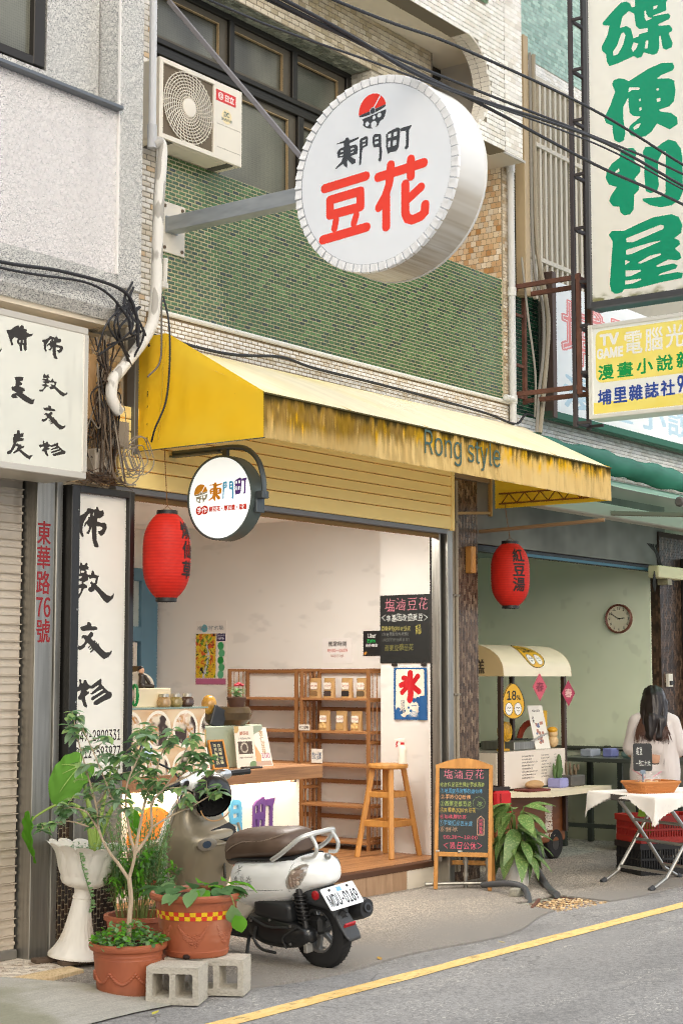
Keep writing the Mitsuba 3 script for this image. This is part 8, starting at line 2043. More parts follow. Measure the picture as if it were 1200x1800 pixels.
for bi, (pts, (r0_, r1_)) in enumerate(branches):
    sp_ = spline([B(*q) for q in pts], 8)
    part(s1_, "trunk" if bi == 0 else "branch", tube(sp_, np.linspace(r0_, r1_, len(sp_)), 8), BARK)
    if bi:
        k0 = int(len(sp_) * (0.45 if len(pts) > 4 else 0.25))
        for i in range(k0, len(sp_), 4 if bi in (2, 3, 7) else 3):
            d_ = rs_.normal(0, 1, 3) * (1, 1, 0.4) + (0, 0, 0.5)
            d_ /= np.linalg.norm(d_)
            L_ = rs_.uniform(0.05, 0.13)
            tip = sp_[i] + d_ * L_
            shoots.append((sp_[i], tip))
        shoots.append((sp_[-2], sp_[-1] + (sp_[-1] - sp_[-2])))
part(s1_, "twigs", cat([tube([a_, (a_ + b_) / 2 + (0, 0, 0.004), b_], [0.0025, 0.002, 0.0015], 5) for a_, b_ in shoots]), BARK, kind="stuff")
extra = []
for a_, b_ in shoots:
    for q in range(8):
        f = 0.25 + 0.75 * q / 7
        p_ = a_ + (b_ - a_) * f
        an = rs_.uniform(0, 6.28)
        d_ = np.array([math.cos(an), math.sin(an), rs_.uniform(-0.5, 0.35)])
        s_ = rs_.uniform(0.7, 1.15)
        M__ = leaf_at(p_, d_, (0, 0, 1), rs_.uniform(-0.5, 0.5)) @ np.diag([s_, s_, s_, 1])
        vi = int(rs_.integers(0, 5))
        if count < 300:
            shared(s1_, "leaf", lv[vi], M__)
        else:
            m = leaf_mesh(0.070, 0.037, 0.35, 0.24, 4, 1.15)
            m.apply_transform(M__)
            extra.append((m, vi))
        count += 1
for vi, m_ in enumerate(("leaf_mid", "leaf_grey", "leaf_dark", "leaf_mid", "leaf_light")):
    q = [m for m, v_ in extra if v_ == vi]
    if q:
        part(s1_, "leaf_mass", cat(q), m_, smooth=True, kind="stuff")
# ground cover in the pot
gcv = {"leaf_fresh": [], "leaf_mid": [], "leaf_dark": []}
lf2 = leaf_mesh(0.032, 0.024, 0.25, 0.25, 3, 1.0)
for k in range(520):
    a_, r_ = rs_.uniform(0, 6.28), 0.20 * math.sqrt(rs_.uniform(0, 1))
    p_ = S0 + np.array([r_ * math.cos(a_), r_ * math.sin(a_), 0.27 + rs_.uniform(0, 0.12) * (1.3 - r_ / 0.2)])
    m = lf2.copy()
    m.apply_transform(leaf_at(p_, rs_.normal(0, 1, 3) * (1, 1, 0.4), (0, 0, 1), rs_.uniform(-0.5, 0.5)))
    gcv[("leaf_fresh", "leaf_mid", "leaf_dark")[int(rs_.choice(3, p=(0.45, 0.4, 0.15)))]].append(m)
for k_, q in gcv.items():
    part(s1_, "ground_cover", cat(q), k_, smooth=True, kind="stuff")

# feathery plant behind the shrub's pot
fe = thing("feathery_plant", "dense feathery green plant in a low pot between the urn and the checkered pot", "plant")
F0 = np.array([6.98, 6.62, 0.0])
part(fe, "pot", lathe([(0, 0.012), (0.15, 0.012), (0.19, 0.27), (0.205, 0.275), (0.205, 0.30), (0.18, 0.30), (0.17, 0.25), (0, 0.25)], 40, tuple(F0)), "terracotta", smooth=40)
fs, ft_ = [], {"leaf_mid": [], "leaf_fresh": [], "leaf_dark": []}
tiny = leaf_mesh(0.026, 0.010, 0.2, 0.2, 2)
tiny2 = leaf_mesh(0.04, 0.018, 0.3, 0.2, 3)
for k in range(95):
    a_ = rs_.uniform(0, 6.28)
    r_ = rs_.uniform(0.0, 0.14)
    p0_ = F0 + (r_ * math.cos(a_), r_ * math.sin(a_), 0.26)
    h_ = rs_.uniform(0.22, 0.62)
    p1_ = F0 + ((r_ + rs_.uniform(0.03, 0.16)) * math.cos(a_), (r_ + rs_.uniform(0.03, 0.16)) * math.sin(a_), 0.26 + h_)
    md = (p0_ + p1_) / 2 + (0, 0, 0.08)
    sp_ = spline([p0_, md, p1_], 5)
    fs.append(tube(sp_, 0.002, 4))
    tn, mk = (tiny, "leaf_mid") if h_ > 0.42 else (tiny2, ("leaf_fresh", "leaf_mid", "leaf_dark")[k % 3])
    for p_ in sp_[3:]:
        for q in range(5):
            m = tn.copy()
            m.apply_transform(leaf_at(p_ + rs_.normal(0, 0.008, 3), rs_.normal(0, 1, 3) * (1, 1, 0.7) + (0, 0, 0.35), (0, 0, 1)))
            ft_[mk].append(m)
part(fe, "stems", cat(fs), mat("#6a7a3a", 0.6), kind="stuff")
for k_, q in ft_.items():
    part(fe, "foliage", cat(q), k_, smooth=True, kind="stuff")

# ================================================================ concrete blocks and the checkered pot


def cinder(label, cx, cy, ang, L_=0.39, D_=0.19, H_=0.185, nh=2):
    t = thing("concrete_block", label, "block", "concrete blocks under the checkered pot")
    P = shapely.box(0, 0, L_, H_)
    for k in range(nh):
        w_ = (L_ - 0.03 * (nh + 1)) / nh
        P = P.difference(rrect(w_, H_ - 0.065, 0.012, 0.03 + k * (w_ + 0.03) + w_ / 2, H_ / 2))
    m = prism(P, D_)
    m = m.subdivide_to_size(0.02)
    v = m.vertices
    m.vertices = v + (meshkit.fbm(v * 40, 3)[:, None] - 0.5) * 0.005
    c, s = math.cos(math.radians(ang)), math.sin(math.radians(ang))
    part(t, "body", put(m, (cx, cy, 0.008), (c, s, 0), (0, 0, 1)), "block_concrete", smooth=25)
    return t


cinder("hollow concrete block with its holes facing the camera under the checkered pot", 6.385, 5.93, -62, 0.27, 0.21)
cinder("rear concrete block under the right side of the checkered pot", 6.62, 6.03, -62, 0.42, 0.19, nh=3)
p2_ = thing("checkered_pot", "terracotta pot with a red and yellow checkered band and ivy, standing on concrete blocks", "potted plant")
qx, qy, qz = 6.635, 5.885, 0.196
pp = [(0.0, 0.0), (0.165, 0.0), (0.170, 0.006), (0.176, 0.03), (0.172, 0.034), (0.180, 0.08), (0.198, 0.18), (0.215, 0.265), (0.218, 0.285), (0.24, 0.29), (0.247, 0.30), (0.247, 0.315), (0.238, 0.325), (0.222, 0.322), (0.21, 0.30), (0.20, 0.285), (0.0, 0.285)]
part(p2_, "pot", lathe(pp, 72, (qx, qy, qz)), "terracotta", smooth=40)
part(p2_, "soil", lathe([(0.215, 0.295), (0, 0.30)], 30, (qx, qy, qz)), mat("#3d3226", 0.95))
nC = 44
for row in range(2):
    for col in range(2):
        q = []
        for k in range(nC):
            if (k + row) % 2 == col:
                a0, a1 = 2 * math.pi * k / nC, 2 * math.pi * (k + 1) / nC
                z0 = 0.196 + row * 0.022
                z1 = z0 + 0.022
                R0, R1 = 0.2012 + (z0 - 0.18) * 0.2 + 0.0012, 0.2012 + (z1 - 0.18) * 0.2 + 0.0012
                q.append(grid_mesh(np.array([[(qx + R_ * math.cos(a_), qy + R_ * math.sin(a_), qz + z) for a_ in np.linspace(a0, a1, 4)] for R_, z in ((R0, z0), (R1, z1))])))
        part(p2_, "checker_band", cat(q), mat("#d8b21c" if col else "#c23a22", 0.45), smooth=True)
gar = []
for k in range(4):
    a0 = math.radians(217 + (k - 1) * 62)
    for q in np.linspace(-1, 1, 60):
        a_ = a0 + q * 0.40
        z = 0.165 - 0.075 * (1 - q * q)
        wdt = 1.3 * (1 - abs(q)) + 0.25
        for e_ in range(3):
            zz_ = z + rs_.normal(0, 0.011) * wdt
            R_ = 0.180 + (zz_ - 0.08) * 0.18
            gar.append(ell((qx + R_ * math.cos(a_), qy + R_ * math.sin(a_), qz + zz_), (0.006, 0.006, 0.005), 1))
part(p2_, "garland_relief", cat(gar), "terracotta", kind="stuff")
part(p2_, "drain_notch", ell((qx + 0.168 * math.cos(math.radians(205)), qy + 0.168 * math.sin(math.radians(205)), qz + 0.01), (0.02, 0.02, 0.014), 2), mat("#2a1a14", 0.9))
iv = [mikit.ply(leaf_mesh(0.11, 0.085, c_, 0.2, 6, 0.9), m_, smooth=True) for c_, m_ in ((0.3, "leaf_dark"), (0.5, "leaf_mid"), (0.4, "leaf_fresh"), (0.35, "leaf_dark"))]
for k in range(34):
    a_ = rs_.uniform(0, 6.28)
    r_ = rs_.uniform(0.06, 0.22)
    p_ = np.array([qx + r_ * math.cos(a_), qy + r_ * math.sin(a_), qz + 0.315 + rs_.uniform(0.0, 0.045)])
    el_ = rs_.uniform(-0.35, 0.25)
    shared(p2_, "ivy_leaf", iv[k % 4], leaf_at(p_, (math.cos(a_ + rs_.normal() * 0.6) * math.cos(el_), math.sin(a_ + rs_.normal() * 0.6) * math.cos(el_), math.sin(el_)), (0, 0, 1), rs_.uniform(-0.4, 0.4)))
PB = lambda l_, z, d_=0.0: np.array([qx, qy, 0]) + LAT * l_ + DEP * d_ + np.array([0, 0, z])
part(p2_, "ivy_vine", cat([tube(spline([PB(0.12, 0.53), PB(0.20, 0.56, -0.05), PB(0.27, 0.56, -0.06)], 5), 0.003, 5), tube(spline([PB(0.14, 0.53, -0.1), PB(0.19, 0.52, -0.16), PB(0.21, 0.47, -0.16), PB(0.22, 0.41, -0.14)], 5), 0.003, 5)]), mat("#7a8a4a", 0.5))
for p_, d_, u_, vi in ((PB(0.22, 0.57, -0.05), LAT + (0, 0, -0.1), (0, 0, 1), 2), (PB(0.17, 0.545, -0.05), LAT + DEP * -0.2, (0, 0, 1), 0), (PB(0.20, 0.47, -0.165), np.array([0.1, -0.1, -1.0]), -DEP, 1), (PB(0.225, 0.43, -0.15), np.array([0.1, -0.2, -1.0]), -DEP, 2)):
    shared(p2_, "ivy_leaf", iv[vi], leaf_at(p_, d_, u_))

# ================================================================ scooter
sk = thing("scooter", "white step through scooter with a brown seat and grey leg shield parked at the shop", "scooter")
K0 = np.array([7.59, 5.755, 0.004])
kf_ = np.array([0.15, 0.9887, 0.0])
kl = np.array([-0.9887, 0.15, 0.0])
_ln = math.radians(6.5)
KM = M4(K0, kf_, kl * math.cos(_ln) - np.array([0, 0, math.sin(_ln)]), np.array([0, 0, math.cos(_ln)]) + kl * math.sin(_ln))


def KP(m):
    m = m.copy()
    m.apply_transform(KM)
    return m


def loft(rows, n=28, p=2.6, axis="s", close=True, flat=0.0):
    """rings along s: (s, half width, z bottom, z top[, l offset]) as superellipses"""
    V = []
    for r_ in rows:
        s_, hw, zb, zt = r_[:4]
        lo_ = r_[4] if len(r_) > 4 else 0.0
        a_ = np.linspace(0, 2 * np.pi, n, endpoint=False)
        ca, sa = np.cos(a_), np.sin(a_)
        y = hw * np.sign(ca) * np.abs(ca) ** (2 / p) + lo_
        z = (zb + zt) / 2 + (zt - zb) / 2 * np.sign(sa) * np.abs(sa) ** (2 / p)
        V.append(np.stack([np.full(n, s_), y, z], 1))
    return grid_mesh(np.array(V)[:, ::-1], wrap=True, caps=True)


def loftz(rows, n=32, p=3.0):
    """rings along z: (z, s rear, s front, half width)"""
    V = []
    for z, s0, s1, hw in rows:
        a_ = np.linspace(0, 2 * np.pi, n, endpoint=False)
        ca, sa = np.cos(a_), np.sin(a_)
        V.append(np.stack([(s0 + s1) / 2 + (s1 - s0) / 2 * np.sign(ca) * np.abs(ca) ** (2 / p), hw * np.sign(sa) * np.abs(sa) ** (2 / p), np.full(n, z)], 1))
    return grid_mesh(np.array(V), wrap=True, caps=True)


def dens(rows, k=4):
    r_ = np.array(rows, float)
    return spline(r_, k)


WHT_ = mat("#e9ebe8", 0.22, coat=0.6)
SEATM = procmat("seat_leather", lambda p, n, uv: MX(rgb("#4a3a30"), rgb("#6a574a"), FB(p.x * 10, p.y * 10, p.z * 10, octaves=3)), 0.42)
BRZ = mat("#938975", 0.32, 0.35, coat=0.3)
BLKP = mat("#1e1f20", 0.5)
GRYP = mat("#3c3e40", 0.5)
CHR = mat("#d2d2d0", 0.1, 1.0)
BEIG = mat("#b9b2a4", 0.35)
tyre = [(0.125, -0.035), (0.15, -0.045), (0.185, -0.046), (0.205, -0.036), (0.214, -0.018), (0.216, 0.0), (0.214, 0.018), (0.205, 0.036), (0.185, 0.046), (0.15, 0.045), (0.125, 0.035)]
for nm, s_ in (("rear_wheel", 0.0), ("front_wheel", 1.22)):
    wk = part(sk, nm, KP(put(lathe(tyre, 56), (s_, 0, 0.216), (1, 0, 0), (0, 0, 1))), mat("#222222", 0.8))
    spk = [put(lathe([(0.112, -0.03), (0.128, -0.034), (0.128, 0.034), (0.112, 0.03), (0.112, -0.03)], 40), (s_, 0, 0.216), (1, 0, 0), (0, 0, 1)), put(lathe([(0, -0.04), (0.03, -0.04), (0.035, 0.04), (0, 0.04)], 20), (s_, 0, 0.216), (1, 0, 0), (0, 0, 1))]
    for k in range(5):
        a_ = k * 2 * math.pi / 5
        spk.append(beam((s_ + 0.028 * math.cos(a_), 0, 0.216 + 0.028 * math.sin(a_)), (s_ + 0.116 * math.cos(a_), 0, 0.216 + 0.116 * math.sin(a_)), 0.03, 0.025, 0.003, up=(0, 1, 0)))
    part(wk, "rim", KP(cat(spk)), mat("#8a8c8c", 0.35, 0.7))
    tr__ = []
    for k in range(40):
        a_ = k * 2 * math.pi / 40
        for sd in (-1, 1):
            tr__.append(beam((s_ + 0.2165 * math.cos(a_), sd * 0.004, 0.216 + 0.2165 * math.sin(a_)), (s_ + 0.211 * math.cos(a_ + 0.09), sd * 0.034, 0.216 + 0.211 * math.sin(a_ + 0.09)), 0.006, 0.003))
    part(wk, "tread", KP(cat(tr__)), mat("#161616", 0.9), smooth=False, kind="stuff")
body = dens([(0.63, 0.10, 0.36, 0.55), (0.59, 0.145, 0.335, 0.58), (0.48, 0.182, 0.305, 0.60), (0.34, 0.199, 0.325, 0.618), (0.20, 0.201, 0.355, 0.632), (0.09, 0.188, 0.395, 0.642), (0.0, 0.160, 0.445, 0.64), (-0.07, 0.12, 0.47, 0.615), (-0.11, 0.075, 0.49, 0.585), (-0.125, 0.035, 0.51, 0.56)])
part(sk, "rear_body", KP(loft(body, 40, 2.7)), WHT_, smooth=60)
on_ = lambda s_, z, B__: next(r_[1] * max(0.0, 1 - min(abs((z - (r_[2] + r_[3]) / 2) / ((r_[3] - r_[2]) / 2)), 0.999) ** 2.7) ** (1 / 2.7) for r_ in [B__[np.argmin(np.abs(B__[:, 0] - s_))]])
seat = dens([(0.69, 0.05, 0.555, 0.63), (0.68, 0.095, 0.535, 0.685), (0.64, 0.125, 0.545, 0.73), (0.57, 0.142, 0.575, 0.755), (0.46, 0.158, 0.592, 0.768), (0.34, 0.168, 0.606, 0.775), (0.22, 0.162, 0.618, 0.785), (0.14, 0.14, 0.630, 0.778), (0.10, 0.10, 0.645, 0.755), (0.08, 0.055, 0.665, 0.73)])
part(sk, "panel_seam", KP(cat([tube(np.array([(s_, on_(s_, z_, body) + 0.0008, z_) for s_, z_ in zip(np.linspace(0.58, 0.10, 20), np.linspace(0.43, 0.47, 20))]), 0.0022, 4), tube(np.array([(0.06 - 0.02 * q, on_(0.06 - 0.02 * q, 0.46 + 0.16 * q, body) + 0.0008, 0.46 + 0.16 * q) for q in np.linspace(0, 1, 10)]), 0.002, 4)])), mat("#8a8c8a", 0.5), kind="stuff")
part(sk, "seat", KP(loft(seat, 40, 2.6)), SEATM, smooth=60)
seam = []
for sd in (-1, 1):
    seam.append(tube(spline([(0.62, sd * 0.137, 0.64), (0.55, sd * 0.150, 0.675), (0.44, sd * 0.157, 0.712), (0.30, sd * 0.160, 0.725), (0.20, sd * 0.148, 0.748), (0.12, sd * 0.11, 0.775)], 6), 0.003, 5))
part(sk, "seat_piping", KP(cat(seam)), mat("#8a7a6c", 0.5))
part(sk, "seat_gap", KP(loft(dens([(0.66, 0.11, 0.57, 0.60), (0.3, 0.155, 0.598, 0.632), (0.06, 0.12, 0.62, 0.645)]), 24, 3)), BLKP, smooth=60)
SILV = mat("#c9cac6", 0.3, 0.4, coat=0.3)
part(sk, "grab_rail", KP(cat([tube(spline([(0.18, 0.176, 0.632), (0.12, 0.180, 0.66), (0.05, 0.170, 0.705), (-0.02, 0.135, 0.76), (-0.06, 0.07, 0.778), (-0.07, 0.0, 0.78), (-0.06, -0.07, 0.778), (-0.02, -0.135, 0.76), (0.05, -0.170, 0.705), (0.12, -0.180, 0.66), (0.18, -0.176, 0.632)], 6), 0.0135, 10), tube(spline([(-0.055, 0.08, 0.773), (-0.10, 0.085, 0.71), (-0.08, 0.09, 0.655), (0.0, 0.11, 0.64)], 6), 0.011, 8), tube(spline([(-0.055, -0.08, 0.773), (-0.10, -0.085, 0.71), (-0.08, -0.09, 0.655), (0.0, -0.11, 0.64)], 6), 0.011, 8)])), SILV)
part(sk, "rail_lock", KP(ell((-0.095, 0.0, 0.64), (0.02, 0.02, 0.02), 2)), mat("#8d8f8c", 0.3, 0.6))


def on_body(s_, z):
    """half width of the white body at (s, z)"""
    r_ = body[np.argmin(np.abs(body[:, 0] - s_))]
    q = abs((z - (r_[2] + r_[3]) / 2) / ((r_[3] - r_[2]) / 2))
    return r_[1] * max(0.0, 1 - min(q, 0.999) ** 2.7) ** (1 / 2.7)


def decal(sh, lift, m, nm, sd=1, parent=None, size=0.02):
    """flat shape in (s, z) laid on the body's side"""
    msh = prism(sh, 0.001).subdivide_to_size(size)
    v = msh.vertices
    y = np.array([on_body(a_, b_) for a_, b_ in v[:, :2]])
    msh.vertices = np.stack([v[:, 0], sd * (y + lift + v[:, 2]), v[:, 1]], 1)
    if sd > 0:
        msh.faces = msh.faces[:, ::-1]
    return part(parent or sk, nm, KP(msh), m, smooth=False)


lens_ = affinity.rotate(affinity.scale(disc(1, 36), 0.042, 0.082, origin=(0, 0)), 38)
for sd in (1, -1):
    lk2 = decal(affinity.translate(lens_, 0.005, 0.545), 0.006, mat("#b7b2aa", 0.12, 0.6, coat=1.0), "tail_light", sd)
    decal(affinity.translate(affinity.scale(lens_, 0.72, 0.80, origin=(0, 0)), 0.005, 0.545), 0.009, mat("#8d7a6c", 0.1, coat=1.0), "lens", sd, lk2)
    for q_, w_ in ((0.018, 0.575), (-0.006, 0.515)):
        decal(affinity.translate(disc(0.0135, 16), q_, w_), 0.0115, mat("#d8c8b8", 0.15, 0.6, coat=1.0), "bulb", sd, lk2)
fl = []
for cx_, cz_2, r_ in ((0.50, 0.545, 0.028), (0.44, 0.50, 0.026), (0.37, 0.50, 0.026), (0.51, 0.49, 0.02)):
    for k in range(8):
        a_ = k * math.pi / 4
        fl.append(LineString([(cx_ + 0.3 * r_ * math.cos(a_), cz_2 + 0.3 * r_ * math.sin(a_)), (cx_ + r_ * math.cos(a_), cz_2 + r_ * math.sin(a_))]).buffer(0.0016))
decal(shapely.union_all(fl), 0.002, mat("#6d706e", 0.4), "flower_decal", 1, size=0.05)
say([k for k in scene if k.endswith("__flower_decal")][-1], kind="stuff")
nm_ = affinity.scale(fit(words("cuxi", 0.1, 0.02, kind="inter"), 0.40, 0.52, 0.405, 0.437), -1, 1)
decal(fit(nm_, 0.40, 0.52, 0.405, 0.437), 0.003, mat("#8a6a5a", 0.3, 0.4), "name_badge", 1)
# lower side, floor and belly
part(sk, "side_cover", KP(loft(dens([(0.80, 0.12, 0.20, 0.30), (0.72, 0.15, 0.19, 0.33), (0.62, 0.165, 0.18, 0.375), (0.54, 0.165, 0.20, 0.39), (0.46, 0.15, 0.27, 0.385), (0.40, 0.12, 0.32, 0.38)]), 32, 3.2)), BEIG, smooth=60)
part(sk, "foot_peg", KP(box(0.55, 0.68, 0.158, 0.176, 0.225, 0.265, 0.006)), BLKP, smooth=False)
part(sk, "floor_board", KP(loft(dens([(1.16, 0.14, 0.24, 0.31), (1.0, 0.165, 0.215, 0.30), (0.8, 0.165, 0.20, 0.29), (0.66, 0.14, 0.20, 0.29)]), 32, 4)), BEIG, smooth=60)
part(sk, "belly", KP(cat([box(0.5, 1.1, -0.12, 0.12, 0.13, 0.2, 0.02), box(0.36, 0.62, -0.13, 0.13, 0.14, 0.30, 0.02)])), BLKP, smooth=False)
# engine on the left
part(sk, "engine_cover", KP(loft(dens([(0.46, 0.03, 0.19, 0.27, 0.12), (0.42, 0.055, 0.16, 0.30, 0.125), (0.32, 0.06, 0.13, 0.315, 0.13), (0.18, 0.06, 0.125, 0.30, 0.13), (0.06, 0.058, 0.14, 0.285, 0.13), (-0.02, 0.05, 0.16, 0.265, 0.125), (-0.06, 0.03, 0.18, 0.24, 0.12)]), 32, 2.6)), mat("#18191a", 0.28, coat=0.4), smooth=60)
part(sk, "air_box", KP(loft(dens([(0.38, 0.05, 0.29, 0.38, 0.11), (0.34, 0.065, 0.285, 0.40, 0.115), (0.2, 0.068, 0.28, 0.40, 0.12), (0.10, 0.06, 0.275, 0.39, 0.12), (0.07, 0.04, 0.29, 0.37, 0.12)]), 32, 4)), mat("#26282a", 0.4), smooth=50)
part(sk, "kick_lever", KP(tube(spline([(0.34, 0.195, 0.24), (0.36, 0.20, 0.17), (0.30, 0.205, 0.12), (0.18, 0.205, 0.11)], 5), 0.009, 8)), mat("#3a3b3c", 0.4, 0.5))
part(sk, "cover_rib", KP(cat([tube(spline([(0.40, 0.186, 0.29), (0.25, 0.192, 0.25), (0.08, 0.19, 0.26)], 5), 0.008, 6), tube(spline([(0.0, 0.185, 0.27), (0.12, 0.193, 0.20), (0.10, 0.19, 0.14)], 5), 0.006, 6)])), mat("#2c2d2e", 0.35))
part(sk, "engine_block", KP(cat([box(0.30, 0.55, -0.09, 0.07, 0.16, 0.33, 0.02), box(-0.05, 0.3, -0.06, 0.06, 0.2, 0.3, 0.02)])), mat("#2f3030", 0.5, 0.3), smooth=False)
bolts = [put(lathe([(0.008, 0), (0.008, 0.006), (0, 0.007)], 8), (s_, 0.192, z), (-1, 0, 0), (0, 0, 1)) for s_, z in ((0.38, 0.27), (0.38, 0.17), (0.22, 0.14), (0.06, 0.17), (0.05, 0.27), (0.22, 0.29))]
part(sk, "cover_bolts", KP(cat(bolts)), mat("#8f9190", 0.3, 0.8), kind="stuff")
# shock absorber
p0_, p1_ = np.array([0.02, 0.135, 0.475]), np.array([-0.02, 0.135, 0.225])
sh1 = part(sk, "shock_absorber", KP(tube([p0_, p1_], 0.018, 10)), mat("#2a2a2a", 0.4))
th_ = np.linspace(0, 1, 150)
part(sh1, "spring", KP(tube(np.array([p0_ + (p1_ - p0_) * (0.12 + 0.62 * t_) + np.array([0.033 * math.cos(t_ * 46), 0.033 * math.sin(t_ * 46), 0]) for t_ in th_]), 0.006, 6)), mat("#232323", 0.35, 0.4))
part(sh1, "lower_mount", KP(cat([box(-0.05, 0.0, 0.115, 0.155, 0.17, 0.25, 0.006), box(-0.035, -0.005, 0.11, 0.16, 0.12, 0.18, 0.004)])), mat("#a3a19a", 0.45, 0.6), smooth=False)
# rear fender, plate, reflectors, muffler
part(sk, "rear_fender", KP(cat([loft(dens([(0.06, 0.10, 0.37, 0.47), (-0.04, 0.10, 0.36, 0.475), (-0.12, 0.075, 0.34, 0.46), (-0.17, 0.055, 0.29, 0.38)]), 24, 3), loft(dens([(-0.15, 0.05, 0.31, 0.36), (-0.20, 0.058, 0.25, 0.30), (-0.245, 0.056, 0.20, 0.235), (-0.265, 0.045, 0.185, 0.205)]), 24, 3)])), GRYP, smooth=60)
part(sk, "reflector", KP(rot(box(-0.232, -0.22, -0.042, 0.042, 0.25, 0.285, 0.003), -38, [0, 1, 0], (-0.226, 0, 0.265))), mat("#b01a1e", 0.15, coat=1.0), smooth=False)
for sd in (1, -1):
    part(sk, "side_reflector", KP(put(lathe([(0.026, 0), (0.026, 0.01), (0.018, 0.014), (0, 0.014)], 20), (-0.10, sd * 0.118, 0.445), (-1, 0, 0), (0, 0, 1))), mat("#a5161f", 0.15, coat=1.0))
pu, pv = np.array([0.0, -1.0, 0.0]), np.array([0.60, 0.0, 0.80])
PO_ = np.array([-0.185, 0, 0.425])
plt = part(sk, "number_plate", KP(put(put(prism(rrect(0.26, 0.14, 0.012), 0.003), (0, 0, 0)), PO_, pu, pv)), mat("#e4e8ea", 0.3), smooth=False)
part(plt, "lettering", KP(put(prism(fit(words("MDU-0169", 0.1, 0.02, kind="inter"), -0.112, 0.112, -0.05, 0.025), 0.001), PO_ + np.cross(pu, pv) * 0.003, pu, pv)), mat("#1f2226", 0.5), smooth=False)
part(plt, "blue_sticker", KP(put(prism(shapely.box(-0.015, 0.032, 0.02, 0.058), 0.001), PO_ + np.cross(pu, pv) * 0.003, pu, pv)), mat("#7fb6d8", 0.4), smooth=False)
for x in (-0.07, 0.07):
    part(plt, "bolt", KP(put(put(lathe([(0.008, 0), (0.008, 0.004), (0, 0.005)], 8), (x, 0.05, 0.003)), PO_, pu, pv)), mat("#2a2a2a", 0.4, 0.6))
mf = part(sk, "muffler", KP(loft(dens([(0.34, 0.04, 0.20, 0.28, -0.16), (0.22, 0.062, 0.20, 0.325, -0.17), (0.0, 0.068, 0.225, 0.36, -0.175), (-0.14, 0.066, 0.25, 0.38, -0.175), (-0.20, 0.052, 0.27, 0.372, -0.175)]), 28, 2.2)), mat("#2b2c2e", 0.4), smooth=60)
part(mf, "end_pipe", KP(tube([(-0.195, -0.175, 0.322), (-0.212, -0.175, 0.326)], 0.028, 16)), mat("#4a4b4d", 0.35, 0.6))
part(mf, "bore", KP(tube([(-0.2125, -0.175, 0.326), (-0.2145, -0.175, 0.3265)], 0.017, 16)), mat("#0e0e0e", 0.8))
# leg shield
sh_rows = dens([(0.27, 1.02, 1.13, 0.15), (0.36, 0.96, 1.15, 0.19), (0.46, 0.90, 1.17, 0.205), (0.56, 0.85, 1.185, 0.21), (0.64, 0.825, 1.19, 0.205), (0.70, 0.83, 1.185, 0.195), (0.745, 0.90, 1.17, 0.18), (0.80, 0.945, 1.15, 0.16), (0.87, 0.965, 1.12, 0.13), (0.94, 0.965, 1.08, 0.10), (0.985, 0.975, 1.05, 0.07)], 4)
part(sk, "leg_shield", KP(loftz(sh_rows, 40, 3.0)), BRZ, smooth=60)
part(sk, "front_apron", KP(loftz(dens([(0.30, 1.10, 1.19, 0.18), (0.5, 1.12, 1.235, 0.20), (0.7, 1.10, 1.23, 0.19), (0.86, 1.05, 1.16, 0.13), (0.95, 1.02, 1.09, 0.09)], 4), 36, 2.4)), WHT_, smooth=60)
edge = []
for sd in (-1, 1):
    edge.append(tube(spline([(1.10, sd * 0.135, 0.30), (1.10, sd * 0.185, 0.42), (1.115, sd * 0.212, 0.56), (1.115, sd * 0.204, 0.66), (1.09, sd * 0.178, 0.76), (1.06, sd * 0.13, 0.88), (1.03, sd * 0.08, 0.97)], 6), 0.010, 8))
part(sk, "shield_trim", KP(cat(edge)), mat("#9a9488", 0.25, 0.5))
# glove box opening, key panel
part(sk, "glove_box", KP(put(prism(affinity.scale(Polygon([(-0.11, -0.05), (-0.02, -0.075), (0.05, -0.06), (0.085, 0.0), (0.06, 0.045), (-0.02, 0.03), (-0.1, 0.02)]), 1, 1), 0.012), (0.868, -0.07, 0.708), (0, -1, 0), (0.66, 0, 0.75))), mat("#161514", 0.6), smooth=False)
part(sk, "glove_lip", KP(tube(spline([(0.845, 0.10, 0.66), (0.826, 0.02, 0.645), (0.822, -0.08, 0.65), (0.83, -0.16, 0.685), (0.87, -0.185, 0.735)], 6), 0.009, 8)), BRZ)
part(sk, "key_panel", KP(put(prism(affinity.scale(disc(1, 36), 0.075, 0.036, origin=(0, 0)), 0.012), (0.826, 0.115, 0.66), (0, -1, 0), (0.2, 0, 0.98))), mat("#a29a8a", 0.2, 0.7), smooth=False)
part(sk, "key_hole", KP(put(prism(affinity.scale(disc(1, 28), 0.034, 0.021, origin=(0, 0)), 0.004), (0.816, 0.12, 0.662), (0, -1, 0), (0.2, 0, 0.98))), mat("#2f3b48", 0.2), smooth=False)
part(sk, "bag_hook", KP(tube(spline([(0.955, 0.02, 0.86), (0.92, 0.02, 0.85), (0.905, 0.02, 0.82), (0.925, 0.02, 0.80)], 5), 0.008, 8)), mat("#d8d6d0", 0.3))
part(sk, "shield_groove", KP(box(0.872, 0.885, -0.06, -0.048, 0.42, 0.55)), mat("#4a453c", 0.5), smooth=False)
part(sk, "front_fender", KP(loft(dens([(1.42, 0.04, 0.28, 0.38), (1.36, 0.075, 0.33, 0.47), (1.24, 0.085, 0.38, 0.51), (1.12, 0.08, 0.36, 0.49), (1.04, 0.06, 0.27, 0.38)]), 28, 2.4)), WHT_, smooth=60)
part(sk, "fork", KP(cat([cyl((1.22, 0.075, 0.216), (1.08, 0.06, 0.6), 0.02, 10), cyl((1.22, -0.075, 0.216), (1.08, -0.06, 0.6), 0.02, 10), cyl((1.08, 0, 0.6), (0.99, 0, 1.0), 0.028, 12)])), mat("#3a3b3c", 0.4, 0.5))
